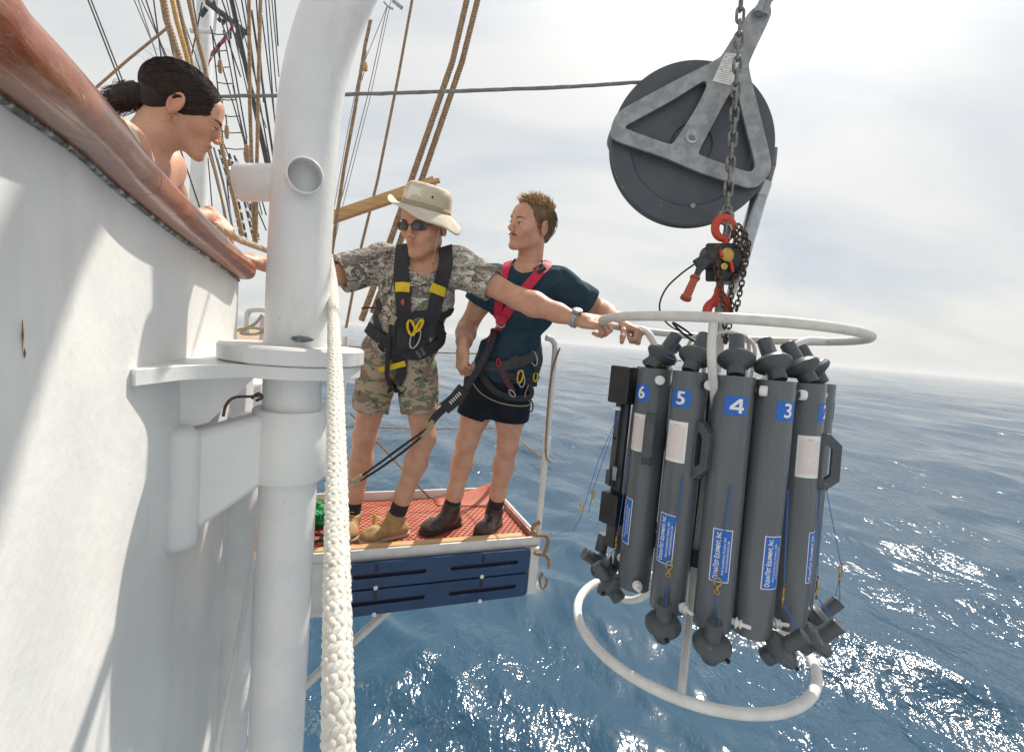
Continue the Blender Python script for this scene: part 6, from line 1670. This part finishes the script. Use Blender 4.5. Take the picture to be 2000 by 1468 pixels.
def onb(bv, x, y, off, dd=2.0):
    loc, nr = hit(bv, x, y)
    if loc is None: loc = bv.find_nearest(at(x, y, dd))[0]
    return loc - loc.normalized() * off
def karabiner(par, bv, c, ln_, ang, mt, off=.03, r=.0038, w_=.5):
    p = onb(bv, c[0], c[1], off); P = []
    for k in range(0, 360, 20):
        a_ = R_(k); x = ln_ * w_ * math.cos(a_); y = ln_ * math.sin(a_) * (1 if True else 0)
        ca, sa = math.cos(R_(ang)), math.sin(R_(ang)); P.append(p + CR * (x * ca - y * sa) + CU * (x * sa + y * ca))
    mb = MB(); mb.tube(P, r, 8, closed=True); return mb.build('karabiner', mt, par)
karabiner(pA, bvA, (811, 660), .046, -18, M_['steel'], .045, .0042, .42)
karabiner(pA, bvA, (803, 640), .032, 12, M_['web_yellow'], .045, .0055, .45)
karabiner(pA, bvA, (819, 636), .028, -30, M_['web_yellow'], .046, .0055, .3)
karabiner(pA, bvA, (770, 750), .024, 10, M_['steel'], .035, .003)
karabiner(pA, bvA, (745, 680), .026, 40, M_['steel'], .03, .003)
for (x, y) in ((817, 690), (825, 685)):
    p = onb(bvA, x, y, .026); mb = MB(); a_ = CR * .85 + CU * .5; b_ = CU * .85 - CR * .5
    mb.tube([p + b_ * .020 - a_ * .004, p - b_ * .020 - a_ * .004, p - b_ * .020 + a_ * .004, p + b_ * .020 + a_ * .004], .0025, 6, closed=True); mb.build('buckle', M_['steel'], pA)
p = onb(bvA, 787, 590, .03); mb = MB(); mb.lathe([(.004, -.012), (.008, -.006), (.008, .006), (.004, .012)], 12, frame(p, CU)); mb.build('orange_toggle', M_['orange'], pA)
mb = MB(); mb.tube([onb(bvA, 728, 603, .01), at(715, 601, 2.06), at(706, 602, 2.05)], .004, 8); mb.tube([onb(bvA, 862, 640, .01), at(868, 646, 2.02), at(872, 653, 2.02)], .003, 8); mb.build('strap_end', M_['web_black'], pA)

# ------------------------------------------------------------------ MAN IN THE NAVY T-SHIRT
pB = thing('person', 'person with moustache and blond hair in dark blue T-shirt and red chest harness', 'person', at(925, 1030, 2.42))
J2 = dict(pel=at(972, 745, 2.31), hipA=at(943, 765, 2.34), hipB=at(1000, 768, 2.30), kneA=at(912, 862, 2.36), kneB=at(992, 868, 2.35),
          ankA=at(880, 1000, 2.45), ankB=at(966, 996, 2.50), chest=at(1022, 590, 2.17), waist=at(1000, 680, 2.25), neck=at(1034, 515, 2.13), shA=at(962, 548, 2.20), shB=at(1090, 553, 2.12),
          elA=at(912, 640, 2.26), wrA=at(904, 678, 2.10), elB=at(1176, 606, 2.16), wrB=at(1216, 634, 1.955))
HC2 = at(1046, 440, 2.07)
HM2 = headframe(Vector((.027, 2.1183, .5054)), Vector((-.7914, -.6111, -.015)), Vector((.0956, -.148, .9844)), 1.017)
bodyB = SDF(.03)
bodyB.ell(J2['pel'], (.15, .115, .12), k=.05).ell(J2['waist'], (.13, .10, .13), k=.06).ell(J2['chest'], (.15, .115, .15), k=.06)
bodyB.cone(J2['chest'], J2['neck'] + Vector((0, .02, -.03)), .12, .075, k=.05).cone(J2['shA'], J2['shB'], .060, .060, k=.05)
leg(bodyB, J2['hipA'], J2['kneA'], J2['ankA']); leg(bodyB, J2['hipB'], J2['kneB'], J2['ankB'])
arm(bodyB, J2['shA'], J2['elA'], J2['wrA'], (.056, .049, .044, .046, .029)); arm(bodyB, J2['shB'], J2['elB'], J2['wrB'], (.056, .050, .043, .044, .028))
head2 = head_sdf().xf(HM2); head2.cone(HM2 @ Vector((0, -.022, -.055)), J2['neck'] + Vector((0, .02, -.02)), .056, .060, k=.03)
h1_ = hand_sdf(1, curl=(.55, .65, .75, .8), thumb=(.8, .1), spread=.05, thumb_in=.5)
H1f = handframe(J2['wrA'], Vector((.02, -.10, -1)), Vector((-.75, -.6, .1)))
h2_ = hand_sdf(1, curl=(1.0, 1.02, 1.05, 1.08), thumb=(.6, .2), spread=.05, thumb_in=.4)
H2f = handframe(J2['wrB'], (at(1252, 650, 1.90) - J2['wrB']), Vector((.1, .25, 1)))
obB, vqB = body_mesh(pB, M_['skin2'], bodyB, [(head2, .0026), (h1_.xf(H1f), .0024), (h2_.xf(H2f), .0024)], tint=face_tint(HM2.inverted(), .45))
core = SDF(.05)
core.ell(J2['waist'] + Vector((-.02, 0.01, -.10)), (.150, .116, .12), k=.06).ell(J2['waist'], (.137, .106, .13), k=.06).ell(J2['chest'], (.156, .118, .15), k=.06)
core.cone(J2['chest'], J2['neck'] + Vector((0, .02, -.05)), .12, .078, k=.05).cone(J2['shA'], J2['shB'], .056, .056, k=.05)
core.chain([J2['shA'], lerp(J2['shA'], J2['elA'], .6)], [.068, .068], k=.035); core.chain([J2['shB'], lerp(J2['shB'], J2['elB'], .82)], [.061, .057], k=.03)
sA = lerp(J2['shA'], J2['elA'], .50); sB = lerp(J2['shB'], J2['elB'], .74)
shirtB, vqs2 = shirt(pB, 'dark_tshirt', M_['teal'], core, None, at(1028, 498, 2.07), .080, J2['waist'] + Vector((0, 0, -.165)), (0, 0, -1),
      [(sA, J2['elA'] - J2['shA'], (J2['shA'], J2['elA'], .057)), (sB, J2['elB'] - J2['shB'], (J2['shB'], J2['elB'], .053))], 8, .0090, 52)
shortsB, vqh2 = shorts(pB, 'black_shorts', M_['navyshort'], J2['pel'], (J2['hipA'], J2['hipB']), (J2['kneA'], J2['kneB']), .50, .100, .094, J2['pel'].z + .10, 12, amp=.006)
foot(pB, J2['ankA'], onz(822, 1045, ZF), M_['brownboot'], M_['sock'], lerp(J2['ankA'], J2['kneA'], .14), lerp(J2['ankA'], J2['kneA'], .36), M_['rubber'])
foot(pB, J2['ankB'], onz(950, 1040, ZF), M_['brownboot'], M_['sock'], lerp(J2['ankB'], J2['kneB'], .08), lerp(J2['ankB'], J2['kneB'], .20), M_['rubber'])
eyes(pB, HM2, 1.0); 
M_['hairblond'] = mat('blond_hair', (.36, .22, .095), .5, var=(.50, .34, .16), vscale=70, spec=.4)
M_['hairdk'] = mat('dark_blond_hair', (.13, .080, .045), .55, var=(.19, .12, .065), vscale=70, spec=.35)
brows(pB, HM2, M_['hairdk'], vqB)
def hair_cap(person, HM, mt, name, thick, zmin, hc=.0157, seed=0, amp=.004, freq=90, top=0.0, ears=True, inner=None, h=.0028, cut2=None):
    s = SDF(.02); s.ell((0, -.018, .036), (.074, .097, .080)); s.ell((0, -.055, -.02), (.050, .045, .055), k=.03)
    D, lo, hh = s.eval(h, thick, pad=.02); X, Y, Z = grid_xyz(D, lo, hh)
    D = D - top * np.clip((Z - .05) / .06, 0, 1)
    D = D + folds(X, Y, Z, seed, amp, freq, 5).astype(np.float32)
    D = smax(D, Y * .717 - Z * .697 - hc, .006); D = smax(D, zmin - Z, .006)
    if ears:
        for q in (-1, 1):
            e = np.sqrt(((X - q * .075) / .03) ** 2 + ((Y + .010) / .020) ** 2 + ((Z + .012) / .034) ** 2); D = smax(D, (1 - e) * .018, .004)
            e = Y * .5 + .0 - (Z + .02) * .0; low = np.maximum(-(Y + .028), (Z + .0)) ; D = smax(D, -np.maximum(low, -.05) if False else D, .002)
            D = smax(D, np.minimum(Y + .026, -(Z - .005)), .005)
    v, q_ = polygonise(D, lo, hh); A = np.array(HM); v = v @ A[:3, :3].T + A[:3, 3]
    return np_mesh(name, [(v, q_)], mt, person, 0)
hc2, _ = hair_cap(pB, HM2, M_['hairdk'], 'hair', .006, -.060, .010, 4, .0022, 150)
cs = []; cs2 = []
for k in range(1500):
    d = Vector((random.gauss(0, .5), random.uniform(-1, .9), random.uniform(.15, 1))).normalized(); p = skull_pt(d, .004)
    if p.y * .717 - p.z * .697 > .014: continue
    if d.z < .55: continue
    fl_ = Vector((.3 * d.x + random.gauss(0, .3), .55 + random.gauss(0, .35), .55 + random.gauss(0, .3))) * .022
    q1 = p + d * .010 + fl_ * .5; q2 = q1 + fl_ * .5 + Vector((random.gauss(0, .004), random.gauss(0, .004), -.004)); qa = p + (q1 - p) * .6; cs.append([HM2 @ p, HM2 @ q1, HM2 @ q2] if k % 3 else [HM2 @ p, HM2 @ qa, HM2 @ (qa + Vector((fl_.x, fl_.y * 1.3, .002)))])
for k in range(1300):
    d = Vector((random.gauss(0, .8), random.uniform(-1, .6), random.uniform(-.8, .7))).normalized(); p = skull_pt(d, .004)
    if p.y * .717 - p.z * .697 > .012 or p.z < -.052 or (p.z < .0 and p.y > -.028): continue
    cs2.append([HM2 @ p, HM2 @ (p + d * .004 + Vector((0, -.006, -.008))), HM2 @ (p + d * .004 + Vector((0, -.009, -.017)))])
strands('blond_top', M_['hairblond'], hc2, cs, .0017); strands('side_hair', M_['hairdk'], hc2, cs2, .0012)
cs = []
for k in range(260):
    x = random.uniform(-.024, .024); base = Vector((x, .0985 - 12 * x * x, -.0470 - 6 * x * x)); cs.append([HM2 @ (base + Vector((0, -.003, 0))), HM2 @ (base + Vector((x * .14, -.0005, -.004))), HM2 @ (base + Vector((x * .26, -.0020, -.008)))])
strands('moustache', M_['hairdk'], pB, cs, .0011)
bvB = bvh_of(vqs2, vqh2)
def st2(nm, mt, pix, w, off=.005, th_=.003): return strap(nm, mt, pB, bvB, pix, w, off, th_, 2.15)
st2('red_strap', M_['web_red'], [(1001, 498), (988, 528), (981, 560), (976, 595), (974, 622)], .043, .006, .004)
st2('red_strap', M_['web_red'], [(1074, 512), (1050, 537), (1028, 562), (1004, 592), (984, 620)], .043, .007, .004)
st2('strap_keeper', M_['web_black'], [(1052, 524), (1060, 534)], .046, .012, .002)
karabiner(pB, bvB, (978, 628), .026, 15, M_['steel'], .035, .0042, .75)
st2('red_strap', M_['web_red'], [(972, 630), (967, 655), (962, 672)], .028, .020, .006)
p = onb(bvB, 980, 625, .034); mb = MB(); mb.lathe([(.010, -.012), (.024, -.008), (.024, .008), (.010, .012)], 16, frame(p, -F3)); mb.build('red_knot', M_['web_red'], pB)
st2('black_web', M_['web_black'], [(976, 640), (968, 668), (955, 695), (940, 722)], .028, .030, .012)
st2('waist_belt', mat('grey_belt', (.035, .036, .042), .6), [(946, 712), (975, 716), (1010, 708), (1048, 692)], .046, .008, .008)
st2('belt_buckle', M_['black'], [(998, 708), (1012, 705)], .050, .018, .004)
st2('hip_strap', M_['web_black'], [(940, 728), (962, 758), (1000, 775), (1035, 772), (1046, 735)], .030, .008, .005)
st2('hip_piping', M_['web_tan'], [(925, 745), (945, 768), (990, 788), (1030, 790), (1044, 770)], .004, .012, .003)
st2('leg_web', mat('dark_red_web', (.10, .02, .035), .7), [(980, 722), (992, 745), (1000, 765)], .028, .014, .003)
st2('leg_web', M_['web_black'], [(975, 725), (1005, 735), (1040, 745)], .034, .008, .004)
karabiner(pB, bvB, (1000, 768), .020, 40, M_['steel'], .025, .003); karabiner(pB, bvB, (974, 708), .018, 10, M_['web_red'], .02, .003)
for (x, y, a_, mt_, l_) in ((1043, 700, 10, 'steel', .034), (1046, 735, -5, 'web_yellow', .024), (1043, 765, -12, 'web_yellow', .030), (1048, 770, 8, 'steel', .040), (1040, 748, 0, 'steel', .022), (1036, 792, 5, 'black', .03)):
    karabiner(pB, bvB, (x, y), l_, a_, M_[mt_], .018, .0035, .4)
for (x, y, w_, h_) in ((1048, 715, .03, .06), (1042, 745, .035, .05)):
    p = onb(bvB, x, y, .01); mb = MB(); mb.box((0, 0, 0), (w_, h_, .03), frame(p, -F3, CR), bev=.006); mb.build('hip_pouch', M_['web_black'], pB)
# lanyard from the harness down to the platform edge
t = thing('fall_arrest_lanyard', 'black shock absorbing lanyard stretched from the harness to the hook by the boot', 'lanyard', at(900, 770, 2.12))
P = [at(958, 672, 2.06), at(945, 700, 2.04), at(925, 735, 2.05), at(906, 762, 2.06)]
def flat(name, mt, P, w_, th_, par):
    P = bez(P, 6); vs = []; m_ = len(P)
    for i, p in enumerate(P):
        tg = (P[min(i + 1, m_ - 1)] - P[max(i - 1, 0)]).normalized(); n_ = -p.normalized(); b_ = tg.cross(n_).normalized(); n_ = b_.cross(tg).normalized()
        for u, v in ((-.5, -.5), (-.5, .5), (.5, .5), (.5, -.5)): vs.append(p + b_ * u * w_ + n_ * v * th_)
    fs = [(i * 4 + k, i * 4 + (k + 1) % 4, (i + 1) * 4 + (k + 1) % 4, (i + 1) * 4 + k) for i in range(m_ - 1) for k in range(4)] + [(3, 2, 1, 0), tuple((m_ - 1) * 4 + k for k in range(4))]
    mb = MB(); mb.add(vs, fs); return mb.build(name, mt, par, ang=30, bev=.002)
flat('upper_webbing', M_['web_black'], P, .030, .012, t)
flat('absorber_pouch', M_['web_black'], [at(906, 758, 2.05), at(888, 780, 2.06), at(868, 797, 2.07)], .060, .022, t)
mb = MB()
for k in range(6):
    q = lerp(at(898, 768, 2.035), at(880, 786, 2.045), k / 5); mb.box((0, 0, 0), (.0045, .016, .001), frame(q, -q.normalized(), CR + CU * .8))
mb.build('white_print', M_['white_label'], t, smooth=False)
flat('lower_webbing', M_['web_black'], [at(868, 797, 2.07), at(852, 812, 2.08), at(842, 825, 2.09)], .034, .010, t)
mb = MB(); mb.tube([at(846, 820, 2.09), at(838, 838, 2.09), at(822, 852, 2.1)], [.013, .010, .008], 10); mb.build('tan_sleeve', M_['web_tan'], t)
mb = MB(); mb.tube(bez([at(838, 835, 2.09), at(790, 868, 2.1), at(740, 905, 2.1), at(702, 932, 2.1)], 6), .0058, 8); mb.tube(bez([at(838, 839, 2.09), at(795, 876, 2.11), at(745, 912, 2.11), at(704, 938, 2.1)], 6), .0058, 8); mb.build('rope_leg', M_['web_black'], t)
mb = MB(); mb.tube([at(708, 929, 2.1), at(690, 942, 2.1)], [.012, .010], 10); mb.build('tan_sleeve', M_['web_tan'], t)
mb = MB(); P = [at(684 + 12 * math.cos(R_(a_)) - 6 * math.sin(R_(a_)), 945 + 8 * math.sin(R_(a_)) - 3 * math.cos(R_(a_)), 2.1) for a_ in range(0, 360, 24)]; mb.tube(P, .005, 8, closed=True); mb.build('scaffold_hook', M_['steel'], t)

# ------------------------------------------------------------------ WOMAN AT THE RAIL
pC = thing('person', 'person with dark ponytail and gold earring leaning over the wooden rail looking down', 'person', at(250, 420, 1.25))
th_ = R_(35)
fw = CR * math.cos(th_) - CU * math.sin(th_) + F3 * .06; upv = CR * math.sin(th_) + CU * math.cos(th_)
HM3 = headframe(Vector((-.9154, 1.2546, .5182)), Vector((.7689, .5450, -.37)), Vector((.373, .0427, .9269)), .865)
# move so that the near ear lies on that sight line
nk0 = HM3 @ Vector((0, -.028, -.050)); nk1 = at(262, 318, 1.15)
J3 = dict(shA=at(222, 285, 1.02), shB=at(316, 322, 1.36), elB=at(350, 425, 1.52), wrB=at(418, 424, 1.72), chest=at(215, 420, 1.22))
bodyC = SDF(.03)
bodyC.cone(nk1, J3['chest'], .062, .12, k=.05).ell(J3['chest'], (.13, .11, .15), k=.05).cone(J3['shA'], nk1, .048, .050, k=.05).cone(J3['shB'], nk1, .046, .050, k=.05)
bodyC.cone(J3['shA'], J3['chest'], .055, .09, k=.05).cone(J3['shB'], J3['chest'], .05, .09, k=.05)
bodyC.chain([J3['chest'], J3['chest'] + Vector((-.18, .05, -.28)), J3['chest'] + Vector((-.30, .06, -.62))], [.11, .11, .13], k=.05)
for q in (-.09, .09): bodyC.chain([J3['chest'] + Vector((-.30, .06 + q, -.65)), J3['chest'] + Vector((-.25, .07 + q, -.85))], [.09, .07], k=.04)
arm(bodyC, J3['shB'], J3['elB'], J3['wrB'], (.043, .038, .034, .035, .023)); 
elA = at(215, 380, 1.12); bodyC.chain([J3['shA'], elA, at(262, 430, 1.30)], [.045, .037, .028], k=.03)
head3 = head_sdf(True).xf(HM3); head3.cone(nk0, nk1, .049, .052, k=.03); head3.cone(nk1, J3['shA'], .05, .045, k=.05)
hW = hand_sdf(1, curl=(.5, .55, .6, .65), thumb=(.5, .2), spread=.05, sc=.92, thumb_in=.4)
HWf = handframe(J3['wrB'], at(452, 462, 1.70) - J3['wrB'], Vector((.2, -.2, 1)))
obC, vqC = body_mesh(pC, M_['skinw'], bodyC, [(head3, .00165), (hW.xf(HWf), .0022)], h=.0045, tint=face_tint(HM3.inverted(), 0, 1.0))
eyes(pC, HM3, .985, 22)
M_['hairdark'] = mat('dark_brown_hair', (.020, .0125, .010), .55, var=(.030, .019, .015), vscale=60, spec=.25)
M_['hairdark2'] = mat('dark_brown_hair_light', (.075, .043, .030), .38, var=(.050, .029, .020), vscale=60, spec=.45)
brows(pC, HM3, M_['hairdark'], vqC, 120)
ROOT = Vector((0, -.112, -.030))
hc3, _ = hair_cap(pC, HM3, M_['hairdark'], 'hair', .0080, -.052, .0215, 2, .0008, 120, ears=True, h=.0022)
cs = []; csl = []
def hairpath(d0, lift):
    d1 = (ROOT - Vector((0, -.018, .036))).normalized(); P = []
    for k in range(9):
        t = k / 8; d = d0.slerp(d1, t) if d0.angle(d1) < 3.1 else d0.lerp(d1, t); P.append(skull_pt(d.normalized(), .0082 + lift * math.sin(math.pi * t) + .001))
    return P
for k in range(2600):
    # start along the hairline and over the skull
    u = random.uniform(-1, 1)
    d = Vector((math.sin(u * 1.62) * 1.0, math.cos(u * 1.62) * 1.0, random.uniform(.05, 1.3) * (1.05 - .55 * abs(u)))).normalized()
    p = skull_pt(d, .004); g_ = p.y * .717 - p.z * .697
    if g_ > .0215 or p.z < -.02: continue
    if p.z < .022 and abs(p.x) > .055 and p.y < .004: continue
    P = hairpath(d, random.uniform(0, .0022)); P = [HM3 @ q for q in P]
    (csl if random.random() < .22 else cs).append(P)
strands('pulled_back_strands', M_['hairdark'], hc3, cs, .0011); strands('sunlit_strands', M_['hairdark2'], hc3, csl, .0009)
cs = []
for k in range(900):
    q = random.choice((-1, 1)); d = Vector((q * random.uniform(.05, 1), random.uniform(-1, -.25), random.uniform(-.95, .2))).normalized(); p = skull_pt(d, .004)
    if p.z < -.056: continue
    cs.append([HM3 @ x_ for x_ in hairpath(d, random.uniform(0, .002))])
strands('nape_strands', M_['hairdark'], hc3, cs, .0011)
# loose wisps
cs = []
for k in range(60):
    d = Vector((random.gauss(0, .5), random.uniform(-1, .3), random.uniform(.1, 1))).normalized(); p = skull_pt(d, .008)
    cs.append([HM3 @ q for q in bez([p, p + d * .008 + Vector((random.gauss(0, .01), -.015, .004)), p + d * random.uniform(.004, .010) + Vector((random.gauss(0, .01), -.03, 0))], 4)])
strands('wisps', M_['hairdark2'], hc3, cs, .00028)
rt = HM3 @ ROOT
TD = rt.dot(F3); tail_pts = [rt, at(262, 194, TD)]
mb = MB(); tdir = (tail_pts[1] - rt).normalized()
s = SDF(.015); s.chain([rt, at(266, 184, TD), at(244, 190, TD), at(226, 203, TD)], [.017, .024, .024, .013], k=.02)
D, lo, hh = s.eval(.003); X, Y, Z = grid_xyz(D, lo, hh); D = D + folds(X, Y, Z, 5, .003, 120, 4).astype(np.float32); pt, _ = np_mesh('ponytail', [polygonise(D, lo, hh)], M_['hairdark'], pC, 0)
cs = []; csl = []
for k in range(620):
    o = Vector((random.gauss(0, 1), random.gauss(0, 1), random.gauss(0, 1))).normalized() * random.uniform(.006, .020)
    e = random.random(); mid = at(256 + random.uniform(-6, 6), 186 + random.uniform(-12, 14), TD) + o * .8
    end = at(196 + random.uniform(0, 44), 182 + random.uniform(-6, 44) , TD) + o * .6
    P = bez([rt + o * .5, lerp(rt, mid, .5) + o, mid + o * .5, lerp(mid, end, .55) + o * .7 + CU * random.uniform(-.004, .008), end], 4)
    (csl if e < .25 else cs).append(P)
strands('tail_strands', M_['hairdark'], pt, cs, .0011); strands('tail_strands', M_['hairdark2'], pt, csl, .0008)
cs = []
for k in range(46):
    a = at(236, 192, TD); cs.append(bez([a, a + CR * -random.uniform(.01, .04) + CU * random.uniform(0, .02), a + CR * -random.uniform(.03, .075) + CU * random.uniform(.0, .03)], 5))
strands('flyaway_strands', M_['hairdark2'], pt, cs, .0003)
mb = MB(); mb.tube([rt + (Matrix.Rotation(R_(a_), 3, tdir) @ tdir.orthogonal().normalized()) * .0185 for a_ in range(0, 360, 20)], .0042, 8, closed=True); mb.build('hair_tie', M_['black'], pC)
# earring
ec = HM3 @ Vector((.083, -.004, -.047)); mb = MB(); mb.tube([ec + CR * .0085 * math.cos(R_(a_)) + CU * .0095 * math.sin(R_(a_)) for a_ in range(0, 360, 20)], .0017, 8, closed=True); mb.build('hoop_earring', M_['gold'], pC)
# top straps
bvC = bvh_of(vqC)
s = SDF(.03); s.ell(J3['chest'] + Vector((-.01, 0, -.05)), (.14, .12, .13)); s.chain([J3['chest'] + Vector((0, 0, -.06)), J3['chest'] + Vector((-.18, .05, -.30)), J3['chest'] + Vector((-.30, .06, -.60))], [.118, .118, .138], k=.04)
D, lo, hh = s.eval(.006); X, Y, Z = grid_xyz(D, lo, hh); D = smax(D, plane(X, Y, Z, J3['chest'] + Vector((0, 0, .02)), (.2, 0, 1)), .004)
np_mesh('dark_top', [polygonise(D, lo, hh)], M_['navyshort'], pC, 1)
st_p = strap('top_strap', mat('cream_strap', (.62, .55, .42), .7), pC, bvC, [(228, 216), (246, 236), (262, 262), (272, 292)], .010, .001, .0015, 1.05)

S.cycles.use_denoising = True
for o in list(bpy.data.objects):
    if o.type == 'MESH': pass
# ================================================================== SEA HAZE
mb = MB(); mb.box((0, 14000, (SEA_Z - 6 + 9) / 2), (60000, 60000, 15 + SEA_Z * 0 + 0 - (SEA_Z * 0) - 0 + 0))
mb.v = [(x, y, (9.0 if z > 0 else SEA_Z - 3.0)) for x, y, z in mb.v]
hm = bpy.data.materials.new('haze_air'); hm.use_nodes = True; t_ = hm.node_tree; t_.nodes.clear()
ho_ = t_.nodes.new('ShaderNodeOutputMaterial'); pv = t_.nodes.new('ShaderNodeVolumePrincipled'); pv.inputs['Color'].default_value = (.92, .95, 1, 1); pv.inputs['Density'].default_value = .0008; pv.inputs['Anisotropy'].default_value = .2
t_.links.new(pv.outputs[0], ho_.inputs['Volume'])
hz = mb.build('haze', hm, smooth=False); hz['kind'] = 'stuff'
